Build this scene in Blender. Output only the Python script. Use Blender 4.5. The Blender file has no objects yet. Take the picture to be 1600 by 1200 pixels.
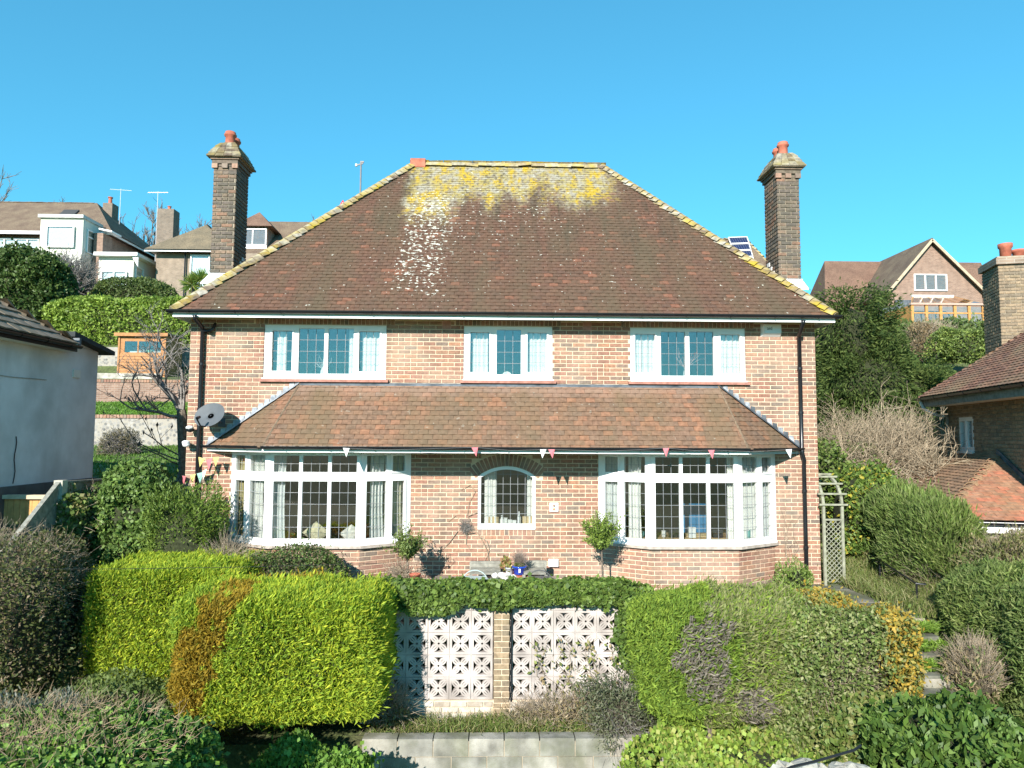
import bpy, math, random
import numpy as np
from mathutils import Vector, Matrix
random.seed(7)
rs = np.random.RandomState(11)
sc = bpy.context.scene
col = sc.collection
rad = math.radians

# ------------------------------------------------------------------ camera
CAM = Vector((-.11, -12.75, 2.65))
PSI, TH, RHO, FPX = rad(1.25), rad(4.2), rad(.3), 1109.0
_f = Vector((math.sin(PSI)*math.cos(TH), math.cos(PSI)*math.cos(TH), math.sin(TH)))
_r0 = Vector((math.cos(PSI), -math.sin(PSI), 0)); _u0 = _r0.cross(_f)
_r = _r0*math.cos(RHO) + _u0*math.sin(RHO); _u = -_r0*math.sin(RHO) + _u0*math.cos(RHO)
cd = bpy.data.cameras.new('camera'); cam = bpy.data.objects.new('camera', cd); col.objects.link(cam)
cam.matrix_world = Matrix(((_r.x, _u.x, -_f.x, CAM.x), (_r.y, _u.y, -_f.y, CAM.y), (_r.z, _u.z, -_f.z, CAM.z), (0, 0, 0, 1)))
cd.sensor_width = 36; cd.lens = 36*FPX/1600; cd.clip_start = .05; cd.clip_end = 3000
sc.camera = cam

# ------------------------------------------------------------------ sky, sun, exposure
SUN = Vector((-.31, -.90, .45)).normalized()          # direction towards the sun
w = bpy.data.worlds.new('World'); sc.world = w; w.use_nodes = True
nt = w.node_tree
sky = nt.nodes.new('ShaderNodeTexSky'); sky.sky_type = 'NISHITA'; sky.sun_disc = False
sky.sun_elevation = math.asin(SUN.z); sky.sun_rotation = math.atan2(SUN.x, SUN.y)
sky.altitude = 50; sky.air_density = 1.0; sky.dust_density = 0; sky.ozone_density = 3.0
bg = nt.nodes['Background']; bg.inputs[1].default_value = .128
tint = nt.nodes.new('ShaderNodeMix'); tint.data_type = 'RGBA'; tint.blend_type = 'MULTIPLY'; tint.inputs[0].default_value = 1
tint.inputs[7].default_value = (.40, 1.27, 1.44, 1)      # the clear cyan cast of the whole sky
gm = nt.nodes.new('ShaderNodeGamma'); gm.inputs[1].default_value = .70
nt.links.new(sky.outputs[0], gm.inputs[0]); nt.links.new(gm.outputs[0], tint.inputs[6]); nt.links.new(tint.outputs[2], bg.inputs[0])
sl = bpy.data.lights.new('sun', 'SUN'); sun = bpy.data.objects.new('sun', sl); col.objects.link(sun)
sl.energy = 4.6; sl.angle = rad(.5); sl.color = (1, .95, .87)
sun.rotation_euler = SUN.to_track_quat('Z', 'Y').to_euler(); sun.location = (-10, -30, 20)
sc.view_settings.view_transform = 'Standard'; sc.view_settings.look = 'None'
sc.view_settings.gamma = 1; sc.view_settings.exposure = .95
sc.cycles.max_bounces = 6; sc.cycles.transparent_max_bounces = 12; sc.cycles.caustics_reflective = False

def at(px, py, Y):
    """the point at distance Y (metres in front of the house wall) that a measured direction meets"""
    d = _f + _r*((px-800)/FPX) + _u*((600-py)/FPX)
    return CAM + d*((Y-CAM.y)/d.y)

# ------------------------------------------------------------------ helpers
def tag(o, label=None, cat=None, group=None, kind=None):
    if label: o['label'] = label
    if cat: o['category'] = cat
    if group: o['group'] = group
    if kind: o['kind'] = kind
    return o

def thing(name, label, cat, loc=(0, 0, 0), group=None):
    o = bpy.data.objects.new(name, None); col.objects.link(o)
    o.location = loc; o.empty_display_size = .2
    return tag(o, label, cat, group)

class MB:
    def __init__(s): s.v = []; s.f = []
    def add(s, vs, fs):
        b = len(s.v); s.v += [tuple(x) for x in vs]; s.f += [tuple(b+i for i in q) for q in fs]; return s
    def box(s, x0, x1, y0, y1, z0, z1, M=None):
        vs = [Vector(p) for p in ((x0,y0,z0),(x1,y0,z0),(x1,y1,z0),(x0,y1,z0),(x0,y0,z1),(x1,y0,z1),(x1,y1,z1),(x0,y1,z1))]
        if M is not None: vs = [M @ p for p in vs]
        return s.add(vs, [(0,3,2,1),(4,5,6,7),(0,1,5,4),(1,2,6,5),(2,3,7,6),(3,0,4,7)])
    def bar(s, a, b, wx, wy, up=(0, 0, 1)):
        a, b = Vector(a), Vector(b); d = (b-a).normalized(); up = Vector(up)
        if abs(d.dot(up)) > .98: up = Vector((0, 1, 0))
        x = d.cross(up).normalized()*wx/2; y = x.cross(d).normalized()*wy/2
        vs = [a-x-y, a+x-y, a+x+y, a-x+y, b-x-y, b+x-y, b+x+y, b-x+y]
        return s.add(vs, [(0,3,2,1),(4,5,6,7),(0,1,5,4),(1,2,6,5),(2,3,7,6),(3,0,4,7)])
    def tube(s, pts, rads, n=8, cap=True):
        pts = [Vector(p) for p in pts]
        if not hasattr(rads, '__len__'): rads = [rads]*len(pts)
        b = len(s.v); prev = None
        for i, p in enumerate(pts):
            d = (pts[min(i+1, len(pts)-1)]-pts[max(i-1, 0)]).normalized()
            if prev is None:
                x = d.orthogonal().normalized()
            else:
                x = (prev-d*prev.dot(d)).normalized()
            prev = x; y = d.cross(x)
            for k in range(n):
                a = 2*math.pi*k/n; s.v.append(tuple(p+(x*math.cos(a)+y*math.sin(a))*rads[i]))
        for i in range(len(pts)-1):
            for k in range(n):
                s.f.append((b+i*n+k, b+i*n+(k+1)%n, b+(i+1)*n+(k+1)%n, b+(i+1)*n+k))
        if cap:
            s.f.append(tuple(b+k for k in reversed(range(n)))); s.f.append(tuple(b+(len(pts)-1)*n+k for k in range(n)))
        return s
    def lathe(s, prof, c, n=16):
        b = len(s.v); c = Vector(c)
        for (rr, z) in prof:
            for k in range(n):
                a = 2*math.pi*k/n; s.v.append((c.x+rr*math.cos(a), c.y+rr*math.sin(a), c.z+z))
        for i in range(len(prof)-1):
            for k in range(n):
                s.f.append((b+i*n+k, b+i*n+(k+1)%n, b+(i+1)*n+(k+1)%n, b+(i+1)*n+k))
        s.f.append(tuple(b+k for k in reversed(range(n)))); s.f.append(tuple(b+(len(prof)-1)*n+k for k in range(n)))
        return s
    def prism(s, poly, ext):
        """closed prism: polygon (3D points) extruded by vector ext"""
        n = len(poly); e = Vector(ext); p = [Vector(q) for q in poly]
        return s.add(p+[q+e for q in p], [tuple(range(n))]+[tuple(n+i for i in reversed(range(n)))]+[(i, n+i, n+(i+1) % n, (i+1) % n) for i in range(n)])
    def plate(s, xs, zs, solid, y0, y1, M=None):
        """watertight plate with rectangular holes; cells solid(xc,zc)"""
        xs = sorted(set(round(x, 5) for x in xs)); zs = sorted(set(round(z, 5) for z in zs)); nx, nz = len(xs)-1, len(zs)-1
        S = [[solid((xs[i]+xs[i+1])/2, (zs[j]+zs[j+1])/2) for j in range(nz)] for i in range(nx)]
        b = len(s.v); idx = {}
        def V(i, j, k):
            if (i, j, k) not in idx:
                p = Vector((xs[i], (y0, y1)[k], zs[j])); p = M @ p if M is not None else p
                idx[(i, j, k)] = len(s.v); s.v.append(tuple(p))
            return idx[(i, j, k)]
        g = lambda i, j: 0 <= i < nx and 0 <= j < nz and S[i][j]
        for i in range(nx):
            for j in range(nz):
                if not S[i][j]: continue
                s.f.append((V(i,j,0), V(i+1,j,0), V(i+1,j+1,0), V(i,j+1,0)))
                s.f.append((V(i,j,1), V(i,j+1,1), V(i+1,j+1,1), V(i+1,j,1)))
                if not g(i-1, j): s.f.append((V(i,j,0), V(i,j+1,0), V(i,j+1,1), V(i,j,1)))
                if not g(i+1, j): s.f.append((V(i+1,j,0), V(i+1,j,1), V(i+1,j+1,1), V(i+1,j+1,0)))
                if not g(i, j-1): s.f.append((V(i,j,0), V(i,j,1), V(i+1,j,1), V(i+1,j,0)))
                if not g(i, j+1): s.f.append((V(i,j+1,0), V(i+1,j+1,0), V(i+1,j+1,1), V(i,j+1,1)))
        return s
    def mesh(s, name, smooth=False):
        me = bpy.data.meshes.new(name); me.from_pydata(s.v, [], s.f); me.validate(); me.update()
        if smooth: me.polygons.foreach_set('use_smooth', [True]*len(me.polygons))
        return me
    def build(s, name, m, parent=None, smooth=False, kind=None):
        o = bpy.data.objects.new(name, s.mesh(name, smooth)); col.objects.link(o); o.data.materials.append(m)
        if parent is not None: put(o, parent)
        if kind: o['kind'] = kind
        return o

def wloc(p):
    v = Vector((0, 0, 0))
    while p is not None:
        v = v+p.location; p = p.parent
    return v
def put(o, parent):
    """child keeps its world-coordinate mesh: its own location cancels the parent's"""
    o.parent = parent; o.location = o.location - wloc(parent)
    return o

# ------------------------------------------------------------------ materials
def nodes(name):
    m = bpy.data.materials.new(name); m.use_nodes = True; t = m.node_tree
    return m, t, t.nodes['Principled BSDF']
def N(t, kind, **kw):
    n = t.nodes.new(kind)
    for k, v in kw.items(): setattr(n, k, v)
    return n
def L(t, a, b): t.links.new(a, b)
def setin(n, **kw):
    for k, v in kw.items(): n.inputs[k.replace('_', ' ')].default_value = v
def rgba(c): return (c[0], c[1], c[2], 1)
def noise(t, scale, detail=4, vec=None, stretch=None):
    n = N(t, 'ShaderNodeTexNoise'); setin(n, Scale=scale, Detail=detail)
    if vec is None: vec = N(t, 'ShaderNodeNewGeometry').outputs['Position']
    if stretch:
        mp = N(t, 'ShaderNodeMapping'); mp.inputs['Scale'].default_value = stretch; L(t, vec, mp.inputs['Vector']); vec = mp.outputs[0]
    L(t, vec, n.inputs['Vector']); return n.outputs['Fac']
def ramp(t, fac, stops, interp='LINEAR'):
    r = N(t, 'ShaderNodeValToRGB'); cr = r.color_ramp; cr.interpolation = interp
    while len(cr.elements) < len(stops): cr.elements.new(.5)
    for e, (p, c) in zip(cr.elements, stops): e.position = p; e.color = rgba(c) if len(c) == 3 else c
    if fac is not None: L(t, fac, r.inputs[0])
    return r.outputs[0]
def math_(t, op, a, b=None, c=None, clamp=False):
    n = N(t, 'ShaderNodeMath', operation=op); n.use_clamp = clamp
    for i, x in enumerate((a, b, c)):
        if x is None: continue
        if hasattr(x, 'is_output'): L(t, x, n.inputs[i])
        else: n.inputs[i].default_value = x
    return n.outputs[0]
def mixc(t, fac, a, b, mode='MIX'):
    n = N(t, 'ShaderNodeMix', data_type='RGBA', blend_type=mode)
    for i, x in ((0, fac), (6, a), (7, b)):
        if hasattr(x, 'is_output'): L(t, x, n.inputs[i])
        else: n.inputs[i].default_value = x if i == 0 else rgba(x)
    return n.outputs[2]
def bump(t, bs, h, strength=.4, dist=.01):
    b = N(t, 'ShaderNodeBump'); setin(b, Strength=strength, Distance=dist); L(t, h, b.inputs['Height']); L(t, b.outputs[0], bs.inputs['Normal'])
def rnd(t):
    g = N(t, 'ShaderNodeNewGeometry'); o = N(t, 'ShaderNodeObjectInfo')
    return math_(t, 'FRACT', math_(t, 'ADD', g.outputs['Random Per Island'], o.outputs['Random']))

def pm(name, c, var=.2, scale=6, rough=.8, bmp=.15, spec=.3, metal=0, c2=None):
    m, t, b = nodes(name)
    nz = noise(t, scale, 6)
    lo = tuple(x*(1-var) for x in c); hi = c2 or tuple(min(1, x*(1+var)) for x in c)
    L(t, ramp(t, nz, [(.3, lo), (.7, hi)]), b.inputs['Base Color'])
    setin(b, Roughness=rough, Metallic=metal); b.inputs['Specular IOR Level'].default_value = spec
    if bmp: bump(t, b, noise(t, scale*6, 4), bmp, .01)
    return m

def pieces(name, cols, rough=.85, var=.25, scale=14, bmp=.35, dirt=None, dirt_scale=.6, stretch=None, dirt2=None):
    """colour picked per piece (island and object), grain within the piece, optional large-scale weathering"""
    m, t, b = nodes(name)
    n = len(cols); c = ramp(t, rnd(t), [(i/n, k) for i, k in enumerate(cols)], 'CONSTANT')
    g = ramp(t, noise(t, scale, 6), [(.28, (1-var,)*3), (.72, (1+var,)*3)])
    c = mixc(t, 1.0, c, g, 'MULTIPLY')
    if dirt:
        d = ramp(t, noise(t, dirt_scale, 5, stretch=stretch), [(.45, (0, 0, 0)), (.7, (1, 1, 1))])
        c = mixc(t, math_(t, 'MULTIPLY', d, dirt[1]), c, dirt[0])
    if dirt2:                                            # rain-washed soot with drips of its own
        d = ramp(t, noise(t, 1.6, 6, stretch=(1.6, 1, .35)), [(.52, (0, 0, 0)), (.74, (1, 1, 1))])
        c = mixc(t, math_(t, 'MULTIPLY', d, dirt2[1]), c, dirt2[0])
    L(t, c, b.inputs['Base Color']); setin(b, Roughness=rough); b.inputs['Specular IOR Level'].default_value = .25
    bump(t, b, noise(t, 60, 4), bmp, .006)
    return m

def leafmat(name, rough=.55, spec=.35, trans=.3):
    m, t, b = nodes(name)
    a = N(t, 'ShaderNodeAttribute'); a.attribute_name = 'Col'
    L(t, a.outputs['Color'], b.inputs['Base Color']); setin(b, Roughness=rough); b.inputs['Specular IOR Level'].default_value = spec
    tr = N(t, 'ShaderNodeBsdfTranslucent'); L(t, a.outputs['Color'], tr.inputs['Color'])
    mx = N(t, 'ShaderNodeMixShader'); mx.inputs[0].default_value = trans
    L(t, b.outputs[0], mx.inputs[1]); L(t, tr.outputs[0], mx.inputs[2]); L(t, mx.outputs[0], t.nodes['Material Output'].inputs[0])
    return m

def glassmat(name, refl=1.0, ior=1.9):
    m, t, b = nodes(name); t.nodes.remove(b)
    tr = N(t, 'ShaderNodeBsdfTransparent'); tr.inputs[0].default_value = (.94, .96, .95, 1)
    gl = N(t, 'ShaderNodeBsdfGlossy'); gl.inputs['Roughness'].default_value = .004; gl.inputs['Color'].default_value = (1, .86, .82, 1)
    lw = N(t, 'ShaderNodeLayerWeight'); lw.inputs[0].default_value = .5
    fr_ = math_(t, 'ADD', math_(t, 'MULTIPLY', math_(t, 'POWER', lw.outputs['Facing'], 4.0), .75), .15)
    h = noise(t, .9, 1); bp = N(t, 'ShaderNodeBump'); setin(bp, Strength=.06, Distance=.05); L(t, h, bp.inputs['Height'])
    L(t, bp.outputs[0], gl.inputs['Normal'])
    mx = N(t, 'ShaderNodeMixShader'); L(t, fr_, mx.inputs[0]); L(t, tr.outputs[0], mx.inputs[1]); L(t, gl.outputs[0], mx.inputs[2])
    L(t, mx.outputs[0], t.nodes['Material Output'].inputs[0]); return m

BRICKS = [(0.306,0.174,0.116),(0.286,0.147,0.103),(0.327,0.186,0.124),(0.267,0.133,0.094),(0.234,0.160,0.124),(0.306,0.160,0.112),(0.345,0.178,0.112),(0.237,0.147,0.107),(0.327,0.186,0.133),(0.296,0.147,0.107),(0.185,0.139,0.112),(0.306,0.168,0.116),(0.296,0.160,0.107),(0.277,0.141,0.103)]
M = {}
M['brick'] = pieces('brick', BRICKS, var=.28, scale=22, dirt=((.46,.37,.29), .42), dirt_scale=.9, dirt2=((.13,.105,.08), .55))
M['brick_dark'] = pieces('brick_dark', [(0.153,0.122,0.090),(0.189,0.140,0.099),(0.117,0.099,0.081),(0.216,0.149,0.104),(0.162,0.126,0.099),(0.234,0.135,0.090),(0.135,0.108,0.090)], var=.35, scale=18, dirt=((0.090,0.081,0.063), .6), dirt_scale=2)
M['brick_tan'] = pieces('brick_tan', [(.27,.20,.13),(.22,.165,.11),(.30,.22,.14),(.19,.15,.105),(.25,.19,.12)], var=.3, scale=18)
M['mortar'] = pm('mortar', (.64,.51,.37), .15, 9, .95, .3)
M['mortar_dark'] = pm('mortar_dark', (.33,.28,.21), .25, 9, .95, .4)
M['white'] = pm('white_frame', (.80,.80,.79), .02, 3, .35, 0, .5)
M['offwhite'] = pm('off_white', (.74,.72,.66), .08, 3, .6, .05)
M['black'] = pm('black_plastic', (.012,.013,.016), .2, 5, .28, 0, .5)
M['glass'] = glassmat('window_glass')
M['lead'] = pm('lead_came', (.24,.25,.26), .15, 20, .5, 0, .4)
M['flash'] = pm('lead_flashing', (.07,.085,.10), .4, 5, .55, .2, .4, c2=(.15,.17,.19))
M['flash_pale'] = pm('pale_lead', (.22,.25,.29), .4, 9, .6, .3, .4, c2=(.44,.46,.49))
M['fillet'] = pm('white_fillet', (.68,.66,.62), .2, 6, .7, .4)
M['underlay'] = pm('roof_underlay', (.06,.045,.035), .3, 5, .95, 0)
M['terracotta'] = pm('terracotta', (.42,.13,.08), .3, 8, .75, .15)
M['curtain'] = pm('curtain_cloth', (.80,.79,.76), .06, 3, .95, .1)
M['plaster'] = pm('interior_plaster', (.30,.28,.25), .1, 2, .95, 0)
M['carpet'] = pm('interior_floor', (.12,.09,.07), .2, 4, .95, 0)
M['concrete'] = pieces('concrete', [(.29,.275,.235),(.33,.31,.27),(.26,.25,.22),(.31,.28,.24)], rough=.95, var=.45, scale=4, bmp=.7, dirt=((.12,.125,.07), .8), dirt_scale=2.6, dirt2=((.10,.10,.08), .6))
M['screen'] = pm('screen_block', (.46,.40,.365), .35, 3.5, .9, .35, .2, c2=(.62,.555,.52))
M['wood_grey'] = pm('weathered_wood', (.26,.25,.21), .3, 12, .9, .4)
M['bark'] = pm('bark', (.14,.115,.09), .45, 14, .95, .8)
M['twig'] = pm('twig_bark', (.36,.29,.21), .45, 9, .95, .2)
M['twig_grey'] = pm('twig_grey', (.24,.22,.20), .4, 9, .95, .2)
M['leaf'] = leafmat('leaf')
M['leaf_gloss'] = leafmat('leaf_gloss', .5, .3, .24)
M['needle'] = leafmat('needle', .7, .2, .4)
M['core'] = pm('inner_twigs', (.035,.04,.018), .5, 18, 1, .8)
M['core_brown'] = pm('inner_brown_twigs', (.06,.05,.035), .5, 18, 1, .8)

def tilemat(name, cols, lichen):
    m, t, b = nodes(name)
    n = len(cols); c = ramp(t, rnd(t), [(i/n, k) for i, k in enumerate(cols)], 'CONSTANT')
    c = mixc(t, 1.0, c, ramp(t, noise(t, 16, 6), [(.25, (.7,)*3), (.75, (1.3,)*3)]), 'MULTIPLY')
    moss = ramp(t, noise(t, .9, 6, stretch=(1.9, .45, .4)), [(.42, (0,)*3), (.68, (1,)*3)])
    c = mixc(t, math_(t, 'MULTIPLY', moss, .7), c, (.10, .08, .05) if lichen else (.15, .11, .065))
    g = N(t, 'ShaderNodeNewGeometry'); sp = N(t, 'ShaderNodeSeparateXYZ'); L(t, g.outputs['Position'], sp.inputs[0])
    X, Z = sp.outputs[0], sp.outputs[2]
    if lichen:
        big = noise(t, 1.5, 5, stretch=(1.5, .35, .35)); fine = noise(t, 13, 5); mid = noise(t, 5, 5)
        band = maprange(t, math_(t, 'ADD', math_(t, 'ADD', Z, math_(t, 'MULTIPLY', big, 2.1)), math_(t, 'MULTIPLY', fine, .5)), 8.55, 9.6)
        Xn = math_(t, 'ADD', X, math_(t, 'MULTIPLY', math_(t, 'SUBTRACT', mid, .5), .55))
        inx = math_(t, 'MULTIPLY', maprange(t, Xn, -2.25, -1.9), math_(t, 'SUBTRACT', 1, maprange(t, Xn, 2.2, 2.7)))
        strip = math_(t, 'MULTIPLY', math_(t, 'SUBTRACT', 1, maprange(t, math_(t, 'ADD', X, math_(t, 'MULTIPLY', mid, .5)), -1.1, -.45)), maprange(t, math_(t, 'ADD', Z, math_(t, 'MULTIPLY', mid, 1.1)), 7.35, 8.2))
        y = math_(t, 'MULTIPLY', math_(t, 'MAXIMUM', band, strip), inx)
        c = mixc(t, math_(t, 'MULTIPLY', y, .55), c, (.27, .24, .17))
        streak = maprange(t, noise(t, 2.2, 5, stretch=(2.4, .25, .25)), .50, .66)
        c = mixc(t, math_(t, 'MULTIPLY', math_(t, 'MULTIPLY', streak, maprange(t, Z, 5.0, 7.6)), .55), c, (.062, .052, .036))
        y = math_(t, 'MULTIPLY', math_(t, 'MULTIPLY', y, .85), maprange(t, math_(t, 'ADD', fine, math_(t, 'MULTIPLY', y, .12)), .44, .66))
        pale = mixc(t, maprange(t, mid, .40, .6), (.36, .29, .10), (.36, .33, .26))
        pale = mixc(t, maprange(t, noise(t, 3.2, 6, stretch=(1.5, .6, .6)), .46, .62), pale, (.48, .33, .02))
        c = mixc(t, y, c, pale)
        wm = math_(t, 'MULTIPLY', maprange(t, X, -2.2, -1.9), math_(t, 'SUBTRACT', 1, maprange(t, X, -1.35, -.75)))
        wm = math_(t, 'MULTIPLY', wm, math_(t, 'MULTIPLY', maprange(t, Z, 4.85, 5.5), math_(t, 'SUBTRACT', 1, maprange(t, Z, 7.6, 8.2))))
        wm = math_(t, 'ADD', math_(t, 'MULTIPLY', wm, .13), math_(t, 'MULTIPLY', math_(t, 'MULTIPLY', maprange(t, math_(t, 'ABSOLUTE', X), 2.4, .6), maprange(t, Z, 5.6, 7.0)), .045))
        spots = noise(t, 17, 2, stretch=(.8, 1, 1.2))
        wmask = maprange(t, math_(t, 'ADD', spots, wm), .70, .77)
        c = mixc(t, wmask, c, (.56, .55, .47))
    else:
        gr = maprange(t, noise(t, 9, 3), .68, .74)
        top = maprange(t, math_(t, 'ADD', Z, math_(t, 'MULTIPLY', noise(t, 3, 4), .5)), 3.55, 3.75)
        c = mixc(t, math_(t, 'MULTIPLY', top, .35), c, (.33, .22, .17))
        c = mixc(t, math_(t, 'MULTIPLY', gr, .5), c, (.36, .32, .26))
    L(t, c, b.inputs['Base Color']); setin(b, Roughness=.9); b.inputs['Specular IOR Level'].default_value = .2
    bump(t, b, noise(t, 50, 5), .5, .006)
    return m
def maprange(t, v, a, b_):
    n = N(t, 'ShaderNodeMapRange', interpolation_type='SMOOTHSTEP')
    L(t, v, n.inputs['Value']); n.inputs['From Min'].default_value = a; n.inputs['From Max'].default_value = b_
    return n.outputs[0]
M['tile_main'] = tilemat('roof_tile_main', [(0.125,0.070,0.047),(0.133,0.076,0.050),(0.116,0.068,0.047),(0.137,0.074,0.049),(0.125,0.070,0.048),(0.121,0.071,0.049),(0.112,0.066,0.047),(0.133,0.070,0.048),(0.129,0.074,0.049),(0.125,0.070,0.048),(0.116,0.067,0.045),(0.129,0.070,0.048),(0.125,0.068,0.045),(0.131,0.073,0.049),(0.122,0.068,0.048),(0.133,0.072,0.048),(0.121,0.068,0.046),(0.127,0.072,0.050),(0.200,0.091,0.058)], True)
M['tile_low'] = tilemat('roof_tile_low', [(0.189,0.115,0.074),(0.205,0.119,0.074),(0.172,0.107,0.072),(0.221,0.123,0.078),(0.180,0.111,0.074),(0.197,0.123,0.082),(0.193,0.111,0.072),(0.164,0.107,0.075),(0.205,0.119,0.074),(0.180,0.111,0.072),(0.189,0.115,0.078),(0.172,0.111,0.074),(0.197,0.115,0.074),(0.246,0.127,0.078),(0.252,0.128,0.076)], False)
M['tile_hip'] = pieces('hip_tile', [(.24,.19,.13),(.32,.28,.21),(.19,.14,.10),(.38,.34,.28),(.27,.22,.15),(.34,.30,.23)], var=.45, scale=12, dirt=((.42,.30,.03), 1.0), dirt_scale=2.4)
M['tile_ridge'] = pieces('ridge_tile', [(.32,.26,.16),(.28,.22,.14),(.34,.30,.21)], var=.4, scale=12, dirt=((.42,.31,.06), .9), dirt_scale=4)
M['tile_hood'] = pieces('hood_tile', [(0.187,0.151,0.101),(0.238,0.202,0.144),(0.144,0.108,0.079),(0.274,0.245,0.194)], var=.45, scale=12, dirt=((0.288,0.230,0.036), .6), dirt_scale=3.0)

# ------------------------------------------------------------------ piece layouts
def pick(items, n):
    """the n items that show largest (key = first field) as objects, the rest as one mesh"""
    items = sorted(items, key=lambda q: -q[0]); return items[:n], items[n:]

BOXF = [(0,1,5,4),(1,2,6,5),(3,0,4,7),(4,5,6,7),(0,3,2,1)]
_brickmesh = {}
def brick_mesh(w_, h_, d_, m):
    k = (round(w_, 3), round(h_, 3), round(d_, 3), m.name)
    if k not in _brickmesh:
        b = MB(); e = .004
        # chamfered front edge so every brick keeps its own arris
        x, z = w_/2, h_/2
        vs = [(-x,0,-z),(x,0,-z),(x,d_,-z),(-x,d_,-z),(-x,0,z),(x,0,z),(x,d_,z),(-x,d_,z)]
        fr = [(-x+e,-e,-z+e),(x-e,-e,-z+e),(x-e,-e,z-e),(-x+e,-e,z-e)]
        b.add(vs+fr, [(1,2,6,5),(3,0,4,7),(4,5,6,7),(0,3,2,1),(8,9,10,11),(0,1,9,8),(1,5,10,9),(5,4,11,10),(4,0,8,11)])
        me = b.mesh('brick'); me.materials.append(m); _brickmesh[k] = me
    return _brickmesh[k]

def lay_bricks(W0, W1, H0, H1, T, parent, m, n_ind=300, openings=(), rows=.075, ln=.225, depth=.02, name='brick', phase=0, blocked=None, score=None):
    """stretcher bond on the plane y=0 of matrix T (x along, z up, -y outward). openings: (x0,x1,z0,z1) or callable(x0,x1,z0,z1)->list of intervals"""
    items = []
    nr = int(round((H1-H0)/rows))
    for j in range(nr):
        z0 = H0+j*rows; z1 = z0+rows-.0145; zc = (z0+z1)/2
        iv = [(W0, W1)]
        for (a, b_, c, d) in openings:
            if c < z1-.01 and d > z0+.01:
                nv = []
                for (p, q) in iv:
                    if b_ <= p or a >= q: nv.append((p, q)); continue
                    if a > p: nv.append((p, a))
                    if b_ < q: nv.append((b_, q))
                iv = nv
        for (p, q) in iv:
            x = math.floor((p-W0)/ln)*ln+W0 + ((j % 2)*ln/2) - ln + phase
            while x < q:
                a, b_ = max(x+.0065, p), min(x+ln-.0065, q)
                if b_-a > .035:
                    if random.random() < .07 and b_-a > .2:
                        mid = (a+b_)/2; segs = [(a, mid-.005), (mid+.005, b_)]
                    else: segs = [(a, b_)]
                    for (s0, s1) in segs:
                        s = (s1-s0)*(1 if score is None else score((s0+s1)/2, zc))
                        if blocked and blocked((s0+s1)/2, zc): s *= .01
                        items.append((s+random.random()*.001, s0, s1, z0, z1))
                x += ln
    ind, rest = pick(items, n_ind)
    for (_, a, b_, z0, z1) in ind:
        o = bpy.data.objects.new(name, brick_mesh(b_-a, z1-z0, depth, m)); col.objects.link(o)
        mw = T @ Matrix.Translation(((a+b_)/2, random.uniform(-.003, .002), (z0+z1)/2)) @ Matrix.Rotation(random.gauss(0, .006), 4, 'Y')
        o.matrix_world = mw; o.parent = parent; o.matrix_parent_inverse = Matrix.Translation(-wloc(parent)); o.matrix_basis = mw
    if rest:
        b = MB()
        for (_, a, b_, z0, z1) in rest:
            e = .004; y = random.uniform(-.003, .002)
            vs = [(a,y,z0),(b_,y,z0),(b_,depth,z0),(a,depth,z0),(a,y,z1),(b_,y,z1),(b_,depth,z1),(a,depth,z1),(a+e,y-e,z0+e),(b_-e,y-e,z0+e),(b_-e,y-e,z1-e),(a+e,y-e,z1-e)]
            b.add([T @ Vector(v) for v in vs], [(1,2,6,5),(3,0,4,7),(4,5,6,7),(0,3,2,1),(8,9,10,11),(0,1,9,8),(1,5,10,9),(5,4,11,10),(4,0,8,11)])
        b.build('brickwork', m, parent, kind='stuff')

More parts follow.
